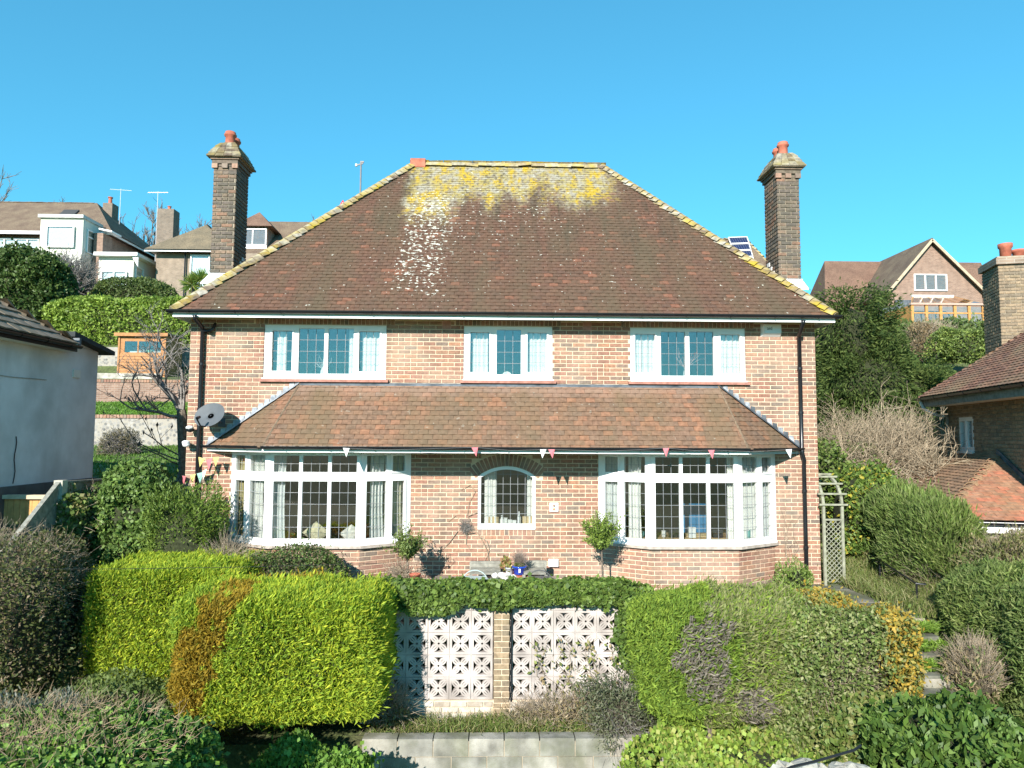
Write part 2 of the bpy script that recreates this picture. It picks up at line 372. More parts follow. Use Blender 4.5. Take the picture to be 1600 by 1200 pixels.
_tm = {}
def lay_tiles(E0, E1, R0, R1, parent, m, n_ind, wtile=.165, gauge=.1, clip=None, name='tile', thick=.014, seed=3):
    """plain tiles on the quad eave E0-E1 to top R0-R1"""
    rng = random.Random(seed)
    E0, E1, R0, R1 = map(Vector, (E0, E1, R0, R1))
    ax = (E1-E0).normalized(); nrm = ax.cross(R0-E0).normalized()
    if nrm.z < 0: nrm = -nrm
    upv = nrm.cross(ax).normalized()
    if upv.z < 0: upv = -upv
    Hs = (R0-E0).dot(upv); n = int(Hs/gauge)
    gauge = Hs/n; items = []
    l0 = (R0-E0).dot(ax); l1 = (R1-E0).dot(ax); e1 = (E1-E0).dot(ax)
    for j in range(n):
        t = (j+.3)/n; a = l0*t; b_ = e1+(l1-e1)*t
        x = (math.floor(a/wtile)-1)*wtile+(j % 2)*wtile/2
        while x < b_:
            p, q = max(x, a), min(x+wtile-.004, b_)
            if q-p > .03 and not (clip and clip(E0+ax*((p+q)/2)+upv*(j*gauge))):
                items.append(((q-p)*(2-t)+rng.random()*.001, p, q, j))
            x += wtile
    ind, rest = pick(items, n_ind)
    lng = gauge*1.55
    tilt = math.atan2(thick*1.0, gauge)*.9
    B = Matrix((ax, upv, nrm)).transposed().to_4x4()
    def place(p, q, j):
        c = E0+ax*((p+q)/2)+upv*(j*gauge)+nrm*(.004)
        return Matrix.Translation(c) @ B @ Matrix.Rotation(-tilt+rng.gauss(0, .018), 4, 'X') @ Matrix.Rotation(rng.gauss(0, .012), 4, 'Y') @ Matrix.Rotation(rng.gauss(0, .012), 4, 'Z')
    def geo(wd):
        x = wd/2; k = .005
        return [(-x,0,.004),(0,0,.004+k),(x,0,.004),(x,lng,.004),(-x,lng,.004),(-x,0,.004+thick),(0,0,.004+thick+k),(x,0,.004+thick),(x,lng,.004+thick),(0,lng,.004+thick+k),(-x,lng,.004+thick)], \
               [(0,1,6,5),(1,2,7,6),(5,6,9,10),(6,7,8,9),(2,3,8,7),(4,0,5,10)]
    for (_, p, q, j) in ind:
        k = (round(q-p, 2), round(lng, 3), m.name)
        if k not in _tm:
            b = MB(); b.add(*geo(q-p)); me = b.mesh('tile'); me.materials.append(m); _tm[k] = me
        o = bpy.data.objects.new(name, _tm[k]); col.objects.link(o)
        mw = place(p, q, j); o.parent = parent; o.matrix_parent_inverse = Matrix.Translation(-wloc(parent)); o.matrix_basis = mw
    if rest:
        b = MB()
        for (_, p, q, j) in rest:
            T = place(p, q, j); vs, fs = geo(q-p); b.add([T @ Vector(v) for v in vs], fs)
        b.build('tiling', m, parent, kind='stuff')

# ------------------------------------------------------------------ vegetation (numpy meshes)
def npmesh(name, V, Fq, C=None, m=None, parent=None, kind=None):
    """V (n,3), Fq (k,3 or 4) same-size faces, C (n,3) colours"""
    me = bpy.data.meshes.new(name); nv, nf, k = len(V), len(Fq), Fq.shape[1]
    me.vertices.add(nv); me.vertices.foreach_set('co', np.ascontiguousarray(V, dtype=np.float32).ravel())
    me.loops.add(nf*k); me.loops.foreach_set('vertex_index', np.ascontiguousarray(Fq, dtype=np.int32).ravel())
    me.polygons.add(nf); me.polygons.foreach_set('loop_start', np.arange(0, nf*k, k, dtype=np.int32))
    try: me.polygons.foreach_set('loop_total', np.full(nf, k, dtype=np.int32))
    except Exception: pass
    me.update(calc_edges=True)
    if C is not None:
        a = me.color_attributes.new('Col', 'FLOAT_COLOR', 'POINT')
        a.data.foreach_set('color', np.concatenate([C, np.ones((nv, 1))], 1).astype(np.float32).ravel())
    o = bpy.data.objects.new(name, me); col.objects.link(o)
    if m: me.materials.append(m)
    if parent is not None: put(o, parent)
    if kind: o['kind'] = kind
    return o
_perm = rs.rand(64, 64, 64)
def vnoise(P, s):
    """smooth value noise 0..1"""
    q = P*s; i = np.floor(q).astype(int); fr = q-i; fr = fr*fr*(3-2*fr); r_ = 0
    for dx in (0, 1):
        for dy in (0, 1):
            for dz in (0, 1):
                wgt = (fr[:, 0] if dx else 1-fr[:, 0])*(fr[:, 1] if dy else 1-fr[:, 1])*(fr[:, 2] if dz else 1-fr[:, 2])
                r_ = r_+wgt*_perm[(i[:, 0]+dx) % 64, (i[:, 1]+dy) % 64, (i[:, 2]+dz) % 64]
    return r_
def unit(v): return v/np.maximum(np.linalg.norm(v, axis=1, keepdims=True), 1e-9)
def shell(c, h, n, p=5, amp=.12, sc_=2.5, thick=.1, seed=0, low=True):
    """n points in the outer shell of a rounded block (centre c, half sizes h) with lumpy surface; returns points, normals"""
    g = np.random.RandomState(seed); c = np.array(c, float); h = np.array(h, float)
    ar = np.array([h[1]*h[2], h[0]*h[2], h[0]*h[1]]); ar = ar/ar.sum()
    axs = g.choice(3, n, p=ar); q = g.uniform(-1, 1, (n, 3)); q[np.arange(n), axs] = g.choice([-1, 1], n)
    if not low: q[:, 2] = np.where((axs == 2) & (q[:, 2] < 0), 1, q[:, 2])
    q = q/((np.abs(q)**p).sum(1)**(1/p))[:, None]
    nr = unit(np.sign(q)*np.abs(q)**(p-1)/h)
    P = q*h
    d = (vnoise(P+c+31, sc_)-.5)*2*amp+(vnoise(P+c+7, sc_*2.7)-.5)*amp+(vnoise(P+c+13, sc_*.45)-.5)*1.6*amp
    stray = (g.rand(n) < .05)*g.rand(n)*(amp*.9+.03)       # shoots that escaped the shears
    P = P+nr*(d-g.rand(n)**1.6*thick+stray)[:, None]
    return P+c, nr
def leaves(name, P, nr, C, size=.05, wid=.55, out=.5, up=.2, rndm=.8, m=None, parent=None, seed=0, droop=0, kind=None, jit=.35, fold=.25, sweep=(0, 0, 0)):
    """one folded leaf (2 quads sharing a rib collapsed to a diamond) per point"""
    g = np.random.RandomState(seed+5); n = len(P)
    d = unit(nr*out+np.array([0, 0, up])+unit(g.normal(size=(n, 3)))*rndm+np.array([sweep[0], sweep[1], sweep[2]-droop]))
    w_ = unit(np.cross(d, unit(g.normal(size=(n, 3))*.7+nr*.6+1e-3))); s = size*(1+g.uniform(-jit, jit, n))[:, None]
    nn = np.cross(d, w_)
    base = P-d*s*.5; mid = P+nn*s*fold*.3; tip = P+d*s*.5
    V = np.stack([base, mid+w_*s*wid*.5-nn*s*fold*.3, tip, mid-w_*s*wid*.5-nn*s*fold*.3], 1).reshape(-1, 3)
    Fq = np.arange(n*4).reshape(n, 4)
    CC = np.repeat(C, 4, 0)
    return npmesh(name, V, Fq, CC, m, parent, kind)
def palette(n, cols, seed=0, var=.18, w_=None):
    g = np.random.RandomState(seed+9); cols = np.array(cols, float)
    if cols.max() < .2: cols = cols*1.35
    c = cols[g.choice(len(cols), n, p=w_)]*(1+g.uniform(-var, var, (n, 1)))
    return np.clip(c, 0, 1)
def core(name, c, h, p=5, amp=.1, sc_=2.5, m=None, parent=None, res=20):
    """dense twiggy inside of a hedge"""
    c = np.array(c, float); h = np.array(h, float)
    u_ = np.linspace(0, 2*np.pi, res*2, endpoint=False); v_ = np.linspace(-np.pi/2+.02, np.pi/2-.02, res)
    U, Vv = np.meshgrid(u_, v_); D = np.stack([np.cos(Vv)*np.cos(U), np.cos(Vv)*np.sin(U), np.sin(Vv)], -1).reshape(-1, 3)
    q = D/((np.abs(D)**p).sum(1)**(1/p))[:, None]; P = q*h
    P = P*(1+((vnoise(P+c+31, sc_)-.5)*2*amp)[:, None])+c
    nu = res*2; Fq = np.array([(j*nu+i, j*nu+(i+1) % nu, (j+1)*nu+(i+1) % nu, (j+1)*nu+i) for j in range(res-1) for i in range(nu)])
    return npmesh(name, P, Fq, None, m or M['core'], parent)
def twig_mesh(name, segs, m, parent=None, kind=None, n=3, C=None):
    """segs: list of (points, r0, r1): tapered thin tubes"""
    Vs, Fs, b = [], [], 0
    for pts, r0, r1 in segs:
        pts = np.asarray(pts, float); k = len(pts)
        d = np.gradient(pts, axis=0); d = unit(d)
        ref = np.tile(np.array([.3, .9, .31]), (k, 1)); x = unit(np.cross(d, ref)); y = np.cross(d, x)
        rr = np.linspace(r0, r1, k)[:, None]
        ring = np.stack([pts+(x*math.cos(2*math.pi*i/n)+y*math.sin(2*math.pi*i/n))*rr for i in range(n)], 1)
        Vs.append(ring.reshape(-1, 3))
        for i in range(k-1):
            for a in range(n): Fs.append((b+i*n+a, b+i*n+(a+1) % n, b+(i+1)*n+(a+1) % n, b+(i+1)*n+a))
        b += k*n
    return npmesh(name, np.concatenate(Vs), np.array(Fs), None, m, parent, kind)
def branch(segs, p, d, ln, r_, lvl, g, spread=.55, up=.12, kids=(2, 4), wob=.18, shrink=.68, rsh=.55):
    pts = [np.array(p)]; d = np.array(d, float); k = 4
    for i in range(k):
        d = d+g.normal(size=3)*wob+np.array([0, 0, up*.3]); d = d/np.linalg.norm(d)
        pts.append(pts[-1]+d*ln/k)
    segs.append((pts, r_, r_*.6))
    if lvl == 0: return
    for _ in range(g.randint(kids[0], kids[1]+1)):
        i = g.randint(1, k+1); nd = d+g.normal(size=3)*spread+np.array([0, 0, up]); nd = nd/np.linalg.norm(nd)
        branch(segs, pts[i], nd, ln*shrink*g.uniform(.75, 1.15), r_*rsh, lvl-1, g, spread, up, kids, wob, shrink, rsh)
# ================================================================== MAIN HOUSE
HX0, HX1, HZ = -5.6, 5.7, 4.74
I4 = Matrix.Identity(4)
house = thing('brick_house', 'detached two storey brick house with lichened hipped tile roof, twin bays and two chimneys', 'house', (.05, 3.5, 0))
OPEN = [(-4.29,-2.10,3.64,4.63), (-.71,.90,3.65,4.635), (2.31,4.42,3.65,4.63), (-4.79,-1.62,.80,2.40), (1.72,4.92,.80,2.40)]
ARX, ARW, ARB, ARS, ART = .085, .515, 1.01, 1.93, 2.11
ARR = (ARW**2+(ART-ARS)**2)/(2*(ART-ARS)); ARC = ART-ARR
holes = OPEN+[(ARX-ARW, ARX+ARW, ARB, 2.36)]
def in_hole(x, z): return any(a < x < b and c < z < d for a, b, c, d in holes)
xs = [HX0, HX1]+[v for h in holes for v in h[:2]]; zs = [-.1, HZ]+[v for h in holes for v in h[2:]]
wall = MB().plate(xs, zs, lambda x, z: not in_hole(x, z), .004, .26).build('wall', M['mortar'], house)
# spandrel over the arched window
b = MB(); n = 14; a0 = math.asin(ARW/ARR); arc = [(ARX+ARR*math.sin(-a0+2*a0*i/n), ARC+ARR*math.cos(-a0+2*a0*i/n)) for i in range(n+1)]
for i in range(n):
    (xa, za), (xb, zb) = arc[i], arc[i+1]
    b.prism([(xa, .0045, za), (xb, .0045, zb), (xb, .0045, 2.36), (xa, .0045, 2.36)], (0, .25, 0))
b.build('arch_backing', M['mortar'], house)
# bricks of the front wall
row_open = list(OPEN)
row_open += [(a, b_, 4.635, HZ) for a, b_ in ((-4.45, -1.95), (-.86, 1.05), (2.15, 4.58))]        # soldier courses above the windows
row_open += [(ARX-ARW, ARX+ARW, ARB-.12, ARS)]
RO = ARR+.225
for k in range(12):
    z = ARS-.06+k*.04
    if z < ARC+RO:
        hw = math.sqrt(max(0, RO**2-(z-ARC)**2)); hw = min(hw, ARW+.13)
        row_open.append((ARX-hw, ARX+hw, z, z+.04))
row_open += [(-1.10,-.94,4.56,4.74), (1.45,1.61,4.56,4.74)]
def hidden(x, z):
    return 2.4 < z < 3.6 and -4.9 < x < 5.0 or z < .35 or (x < -4.6 and z < 1.6)
lay_bricks(HX0, HX1, 0, HZ-.03, Matrix.Translation((0, .0, 0)), wall, M['brick'], 300, row_open, blocked=hidden)
# soldier courses, arch and window sill bricks
def soldiers(xa, xb, z0, z1, n_):
    wd = (xb-xa)/n_
    for i in range(n_):
        o = bpy.data.objects.new('soldier_brick', brick_mesh(wd-.012, z1-z0, .02, M['brick'])); col.objects.link(o)
        o.parent = wall; o.matrix_parent_inverse = Matrix.Translation(-wloc(wall)); o.matrix_basis = Matrix.Translation((xa+(i+.5)*wd, random.uniform(-.003, .002), (z0+z1)/2))
soldiers(-4.45, -1.95, 4.64, 4.735, 33); soldiers(-.86, 1.05, 4.645, 4.735, 25); soldiers(2.15, 4.58, 4.64, 4.735, 32)
soldiers(ARX-ARW, ARX+ARW, ARB-.115, ARB-.01, 13)
nv = 19; ae = math.asin((ARW+.04)/ARR)
for i in range(nv):
    a = -ae+2*ae*(i+.5)/nv; wd = 2*ae*ARR/nv-.008
    o = bpy.data.objects.new('arch_brick', brick_mesh(wd, .21, .02, M['brick'])); col.objects.link(o)
    rr = ARR+.112
    o.parent = wall; o.matrix_parent_inverse = Matrix.Translation(-wloc(wall))
    o.matrix_basis = Matrix.Translation((ARX+rr*math.sin(a), -.004, ARC+rr*math.cos(a))) @ Matrix.Rotation(a, 4, 'Y')
for xa in (-1.10, 1.45):
    MB().box(xa+.005, xa+.155, -.004, .02, 4.57, 4.72).build('air_brick', pm('air_brick_clay', (.42,.22,.18), .15, 20), wall)

# side and back walls, floors, partitions
MB().box(HX0, HX0+.25, .262, 6.6, -.1, HZ).build('side_wall', M['brick'], house)
MB().box(HX1-.25, HX1, .262, 6.6, -.1, HZ).build('side_wall', M['brick'], house)
MB().box(HX0, HX1, 6.602, 6.85, -.1, HZ).build('back_wall', M['brick'], house)
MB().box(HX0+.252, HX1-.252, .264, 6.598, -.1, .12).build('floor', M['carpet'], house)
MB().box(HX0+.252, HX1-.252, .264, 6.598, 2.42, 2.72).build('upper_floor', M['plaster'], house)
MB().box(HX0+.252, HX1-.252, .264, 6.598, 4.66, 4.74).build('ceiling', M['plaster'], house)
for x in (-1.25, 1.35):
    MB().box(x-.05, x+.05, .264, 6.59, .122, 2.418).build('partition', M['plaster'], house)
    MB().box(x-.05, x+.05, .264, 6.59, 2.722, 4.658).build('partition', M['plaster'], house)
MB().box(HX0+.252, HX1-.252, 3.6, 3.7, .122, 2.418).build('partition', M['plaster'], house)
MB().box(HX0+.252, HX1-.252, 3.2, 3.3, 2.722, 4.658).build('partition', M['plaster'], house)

# ---------------------------------------------------------------- windows
def window(parent, T, x0, x1, z0, z1, lights, name='window', y0=-.012, y1=.06, lead=.0065):
    """lights: (x0,x1,z0,z1,cols,rows,casement)"""
    root = bpy.data.objects.new(name, None); col.objects.link(root); root.empty_display_size = .1; put(root, parent)
    xs = [x0, x1]+[v for l in lights for v in l[:2]]; zs = [z0, z1]+[v for l in lights for v in l[2:4]]
    MB().plate(xs, zs, lambda x, z: not any(l[0] < x < l[1] and l[2] < z < l[3] for l in lights), y0, y1, T).build('frame', M['white'], root)
    for l in lights:
        a, b_, c, d, nc, nr, cas = l
        if cas:
            g = .028
            MB().plate([a-g, a+.006, b_-.006, b_+g], [c-g, c+.006, d-.006, d+g], lambda x, z: not (a+.006 < x < b_-.006 and c+.006 < z < d-.006), y0-.016, y0+.02, T).build('casement', M['white'], root)
        MB().box(a-.003, b_+.003, .02, .026, c-.003, d+.003, T).build('pane', M['glass'], root)
        m = MB(); 
        for i in range(1, nc): x = a+(b_-a)*i/nc; m.box(x-lead/2, x+lead/2, .013, .0195, c, d, T)
        for j in range(1, nr): z = c+(d-c)*j/nr; m.box(a, b_, .0135, .019, z-lead/2, z+lead/2, T)
        if nc > 1 or nr > 1: m.build('lead_came', M['lead'], root)
    return root
def px_lights(spec, Y, z0, z1):
    return spec
X = lambda p, y=550: at(p, y, 0).x
Zc = lambda p, q: at(p, q, 0).z
def lights_px(rows_, xs_mid):
    out = []
    for (a, b_, t, btm, nc, nr, cas) in rows_:
        out.append((at(a, 550, 0).x, at(b_, 550, 0).x, at((a+b_)/2, btm, 0).z, at((a+b_)/2, t, 0).z, nc, nr, cas))
    return out
TW = Matrix.Translation((0, .03, 0))
window(house, TW, -4.285, -2.105, 3.66, 4.628, lights_px([(424,456.5,516,580,3,4,1),(466,506,513,584,3,4,0),(512,552,513,584,3,4,0),(560,593.6,517,581,3,4,1)], 0))
window(house, TW, -.705, .895, 3.67, 4.633, lights_px([(734,765,518.5,582,3,4,1),(776,814,515,585,3,4,0),(823.5,855,519,582,3,4,1)], 0))
window(house, TW, 2.315, 4.415, 3.67, 4.628, lights_px([(992,1024,521,583,3,4,1),(1033,1071,518,587,3,4,0),(1077.6,1115.5,518,587,3,4,0),(1125.5,1157,522,584,3,4,1)], 0))
sillm = pm('sill_tile', (.36,.17,.13), .25, 12)
for a, b_ in ((-4.34, -2.05), (-.76, .96), (2.27, 4.47)):
    MB().box(a, b_, -.07, .05, 3.595, 3.645).build('window_sill', sillm, house)
    MB().box(a+.04, b_-.04, -.045, .03, 3.647, 3.668).build('sill_board', M['white'], house)
# bays
def facet(P, Q):
    P, Q = Vector((P[0], P[1], 0)), Vector((Q[0], Q[1], 0)); d = Q-P; ang = math.atan2(d.y, d.x)
    return Matrix.Translation(P) @ Matrix.Rotation(ang, 4, 'Z'), d.length
ZT = (2.02, 2.30); ZL = (.895, 1.865)
for (A, B, C, D) in (((-4.79,0),(-3.97,-.5),(-2.41,-.5),(-1.62,0)), ((1.72,0),(2.56,-.5),(4.07,-.5),(4.92,0))):
    for k, (P, Q) in enumerate(((A, B), (B, C), (C, D))):
        T, ln = facet(P, Q); e = .004 if k != 1 else 0
        if k == 1:
            pw = (ln-.15-.12)/3; xs_ = [.075+i*(pw+.06) for i in range(3)]
            lts = []
            for i, x in enumerate(xs_): lts += [(x, x+pw, *ZT, 3, 2, 0), (x, x+pw, *ZL, 3, 5, 0)]
        else:
            o_, i_ = (.13, .39), (.50, .89)
            if k == 2: o_, i_ = (.61, .87), (.11, .50)
            lts = []
            for (u0, u1), cas in ((o_, 1), (i_, 0)):
                lts += [(u0*ln, u1*ln, *ZT, 2 if cas else 3, 2, cas), (u0*ln, u1*ln, *ZL, 2 if cas else 3, 5, cas)]
        window(house, T, .0+e, ln-e, .80, 2.392, lts, 'bay_window', y0=.0, y1=.07)
        # brick apron under the window
        core_ = MB().box(e, ln-e, .023, .2, -.1, .735, T).build('bay_apron', M['mortar'], house)
        lay_bricks(0, ln, 0, .73, T @ Matrix.Translation((0, .018, 0)), core_, M['brick'], 300, phase=.05*k)
    # moulded sill following the bay
    def off(P, d): return P
    s = MB(); e = .05
    poly = [(A[0]-.02, .0), (A[0]-.02, -.03), (B[0]-.03, B[1]-e), (C[0]+.03, C[1]-e), (D[0]+.02, -.03), (D[0]+.02, .0)]
    s.prism([(x, y, .738) for x, y in poly], (0, 0, .045)); 
    s.build('stone_sill', pm('sill_stone', (.40,.34,.29), .3, 9), house)
    s = MB(); poly = [(A[0]-.005, .0), (A[0]-.005, -.015), (B[0]-.01, B[1]-.028), (C[0]+.01, C[1]-.028), (D[0]+.005, -.015), (D[0]+.005, .0)]
    s.prism([(x, y, .784) for x, y in poly], (0, 0, .03)); s.build('sill_board', M['white'], house)
    MB().box(A[0]+.02, D[0]-.02, .0, .262, .70, .79).build('inner_sill', M['white'], house)
# arched window
aw = bpy.data.objects.new('arched_window', None); col.objects.link(aw); put(aw, house)
b = MB(); fw = .055
outer = [(ARX-ARW+.004, ARB), (ARX-ARW+.004, ARS)]+arc[1:-1]+[(ARX+ARW-.004, ARS), (ARX+ARW-.004, ARB)]
def inset(p):
    x, z = p; cx, cz = ARX, (ARB+ART)/2
    r_ = math.hypot(x-ARX, z-ARC)
    if z > ARS+.001:
        q = (ARR-fw)/r_; xx = ARX+(x-ARX)*q; zz = ARC+(z-ARC)*q
    else: xx, zz = x, z
    xx = max(ARX-ARW+fw, min(ARX+ARW-fw, xx))
    return (xx, max(zz, ARB+fw+.03) if z < ARS-.1 else zz-(fw*.2 if abs(z-ARS) < .001 else 0))
inner = [inset(p) for p in outer]
n = len(outer)
for i in range(n):
    j = (i+1) % n
    b.add([(outer[i][0], 0, outer[i][1]), (outer[j][0], 0, outer[j][1]), (inner[j][0], 0, inner[j][1]), (inner[i][0], 0, inner[i][1]),
           (outer[i][0], .08, outer[i][1]), (outer[j][0], .08, outer[j][1]), (inner[j][0], .08, inner[j][1]), (inner[i][0], .08, inner[i][1])],
          [(0,1,2,3), (4,7,6,5), (3,2,6,7), (0,4,5,1)])
b.build('frame', M['white'], aw)
MB().prism([(x, .045, z) for x, z in inner], (0, .006, 0)).build('pane', M['glass'], aw)
b = MB(); xa, xb = ARX-ARW+fw, ARX+ARW-fw; za = ARB+.085
for i in range(1, 7):
    x = xa+(xb-xa)*i/7; b.box(x-.0035, x+.0035, .038, .044, za, ARC+math.sqrt((ARR-fw)**2-(x-ARX)**2))
for j in range(1, 6):
    z = za+.175*j
    hw = min((xb-xa)/2, math.sqrt(max(.01, (ARR-fw)**2-(z-ARC)**2)) if z > ARS-.05 else 9)
    b.box(ARX-hw, ARX+hw, .0385, .0435, z-.0035, z+.0035)
b.build('lead_came', M['lead'], aw)
MB().box(ARX-ARW+.004, ARX+ARW-.004, -.03, .10, ARB-.008, ARB+.03).build('sill_board', M['white'], aw)
MB().box(ARX-ARW, ARX+ARW, .09, .262, ARB-.02, ARB+.03).build('inner_sill', M['white'], aw)

# ---------------------------------------------------------------- main roof
EX0, EX1, EY0, EY1, EZ = -5.75, 5.89, -.40, 7.0, 4.80
RX0, RX1, RY, RZ = -2.04, 2.30, 3.30, 8.90
b = MB(); b.add([(EX0,EY0,EZ),(EX1,EY0,EZ),(EX1,EY1,EZ),(EX0,EY1,EZ),(RX0,RY,RZ),(RX1,RY,RZ)], [(0,1,5,4),(1,2,5),(2,3,4,5),(3,0,4),(0,3,2,1)])
roof = b.build('roof', M['underlay'], house)
lay_tiles((EX0,EY0-.03,EZ-.01),(EX1,EY0-.03,EZ-.01),(RX0,RY,RZ),(RX1,RY,RZ), roof, M['tile_main'], 300)
lay_tiles((EX1+.02,EY0,EZ),(EX1+.02,EY1,EZ),(RX1,RY,RZ),(RX1,RY,RZ), roof, M['tile_main'], 0, seed=5)
lay_tiles((EX0-.02,EY1,EZ),(EX0-.02,EY0,EZ),(RX0,RY,RZ),(RX0,RY,RZ), roof, M['tile_main'], 0, seed=6)
lay_tiles((EX1,EY1,EZ),(EX0,EY1,EZ),(RX1,RY,RZ),(RX0,RY,RZ), roof, M['tile_main'], 0, wtile=.33, gauge=.2, seed=8)
def saddle_tile(r0, r1, ln, m, name, n_=7, th=.014, span=1.15):
    b = MB(); vs = []
    for (y, r_) in ((0, r0), (ln, r1)):
        for t in (0, th):
            for i in range(n_+1):
                a = -span+2*span*i/n_; vs.append(((r_+t)*math.sin(a), y, (r_+t)*math.cos(a)-r1*.8))
    k = n_+1; fs = []
    for i in range(n_):
        fs += [(k+i, k+i+1, 3*k+i+1, 3*k+i), (i, k+i, k+i+1, i+1)][::-1] if False else [(k+i, k+i+1, 3*k+i+1, 3*k+i), (i+1, k+i+1, k+i, i)]
    fs += [(0, k, 3*k, 2*k), (k-1, 3*k-1, 4*k-1, 2*k-1)]
    b.add(vs, fs); me = b.mesh(name); me.materials.append(m); return me
bonnet = saddle_tile(.135, .10, .25, M['tile_hip'], 'hip_tile')
def hip(P, Q, parent, me=bonnet, step=.165, name='hip_tile', tilt=.11, lift=.0):
    P, Q = Vector(P), Vector(Q); d = (Q-P).normalized(); s = d.cross(Vector((0, 0, 1))).normalized(); nn = s.cross(d)
    B = Matrix((s, d, nn)).transposed().to_4x4(); n_ = int((Q-P).length/step)
    for i in range(n_):
        o = bpy.data.objects.new(name, me); col.objects.link(o); o.parent = parent; o.matrix_parent_inverse = Matrix.Translation(-wloc(parent))
        o.matrix_basis = Matrix.Translation(P+d*(i*step)+nn*lift) @ B @ Matrix.Rotation(-tilt+random.gauss(0, .03), 4, 'X') @ Matrix.Rotation(random.gauss(0, .06), 4, 'Y')
for xe_, xr_ in ((EX0, RX0), (EX1, RX1)): MB().tube([(xe_, EY0, EZ-.0), (xr_, RY, RZ+.0)], .085, 8).build('hip_bedding', M['fillet'] if False else M['tile_ridge'], roof)
hip((EX0,EY0-.02,EZ+.02), (RX0,RY,RZ+.03), roof); hip((EX1,EY0-.02,EZ+.02), (RX1,RY,RZ+.03), roof)
hip((EX0,EY1,EZ+.02), (RX0,RY,RZ+.03), roof); hip((EX1,EY1,EZ+.02), (RX1,RY,RZ+.03), roof)
rid = saddle_tile(.12, .12, .31, M['tile_ridge'], 'ridge_tile', span=1.45)
hip((RX0-.05,RY,RZ+.03), (RX1+.1,RY,RZ+.03), roof, rid, .305, 'ridge_tile', .0)
MB().box(RX0-.08, RX0+.26, RY-.14, RY+.12, RZ-.1, RZ+.10).build('ridge_end_brick', M['terracotta'], roof)
# soffit, fascia, gutters
MB().plate([EX0, EX1], [EY0+.02, EY1-.02], lambda x, z: True, 0, .02, Matrix(((1,0,0,0),(0,0,1,0),(0,1,0,HZ+.005),(0,0,0,1)))).build('soffit', M['white'], house)
b = MB(); b.box(EX0, EX1, EY0, EY0+.018, 4.69, 4.797); b.box(EX0, EX0+.018, EY0+.019, EY1, 4.69, 4.797); b.box(EX1-.018, EX1, EY0+.019, EY1, 4.69, 4.797)
b.build('fascia', M['white'], house)
def gutter(p, q, parent, r_=.054):
    """half-round gutter as a thin U profile from p to q with brackets"""
    p, q = Vector(p), Vector(q); d = (q-p).normalized(); s = Vector((d.y, -d.x, 0)); b = MB(); k = 8; vs = []
    for c in (p, q):
        for rr in (r_, r_-.006):
            for i in range(k+1):
                a = math.pi+math.pi*i/k; vs.append(c+s*rr*math.cos(a)+Vector((0, 0, rr*math.sin(a))))
    m_ = k+1; fs = []
    for i in range(k):
        fs += [(i, i+1, 2*m_+i+1, 2*m_+i), (m_+i+1, m_+i, 3*m_+i, 3*m_+i+1), (i, m_+i, m_+i+1, i+1), (2*m_+i, 2*m_+i+1, 3*m_+i+1, 3*m_+i)]
    fs += [(0, 2*m_, 3*m_, m_), (k, m_+k, 3*m_+k, 2*m_+k)]
    b.add(vs, fs); g = b.build('gutter', M['black'], parent)
    n_ = max(1, int((q-p).length/.8))
    for i in range(n_+1):
        c = p+d*((q-p).length*(i+.5)/(n_+1)); bb = MB()
        bb.tube([c+s*(r_+.004)*math.cos(math.pi+math.pi*j/6)+Vector((0, 0, (r_+.004)*math.sin(math.pi+math.pi*j/6))) for j in range(7)], .007, 4)
        bb.build('gutter_bracket', M['black'], g)
    return g
gutter((EX0-.08, EY0-.056, 4.808), (EX1+.08, EY0-.056, 4.808), house)
gutter((EX0-.056, EY0, 4.808), (EX0-.056, EY1, 4.808), house); gutter((EX1+.056, EY1, 4.808), (EX1+.056, EY0, 4.808), house)
def pipe(name, pts, parent, r_=.036):
    return MB().tube(pts, r_, 10).build(name, M['black'], parent, smooth=True)
xl = at(313.5, 600, -.06).x
dp = pipe('downpipe', [(xl+.02, EY0-.06, 4.72), (xl+.02, EY0-.05, 4.66), (xl, -.1, 4.56), (xl, -.06, 4.5), (xl, -.06, 3.0), (xl, -.06, 0)], house)
pipe('branch_pipe', [(xl, -.06, 4.50), (xl+.1, -.06, 4.49), (xl+.17, -.05, 4.52), (xl+.19, -.02, 4.6), (xl+.19, .05, 4.66)], house, .03)
xr = at(1250.5, 600, -.06).x
pipe('downpipe', [(xr-.09, EY0-.06, 4.72), (xr-.09, EY0-.04, 4.66), (xr-.03, -.12, 4.5), (xr, -.06, 4.44), (xr, -.06, 3.0), (xr, -.06, 2.52), (xr-.02, -.1, 2.44), (xr-.01, -.1, 2.36), (xr+.03, -.08, 2.24), (xr+.03, -.06, 2.16), (xr+.03, -.06, 1), (xr+.03, -.06, 0)], house)
for z in (3.9, 3.1, 1.7, .7):
    for x in (xl, xr+(.03 if z < 2 else 0)): MB().tube([(x, -.06, z-.02), (x, -.06, z+.02)], .045, 10).build('pipe_clip', M['black'], house)

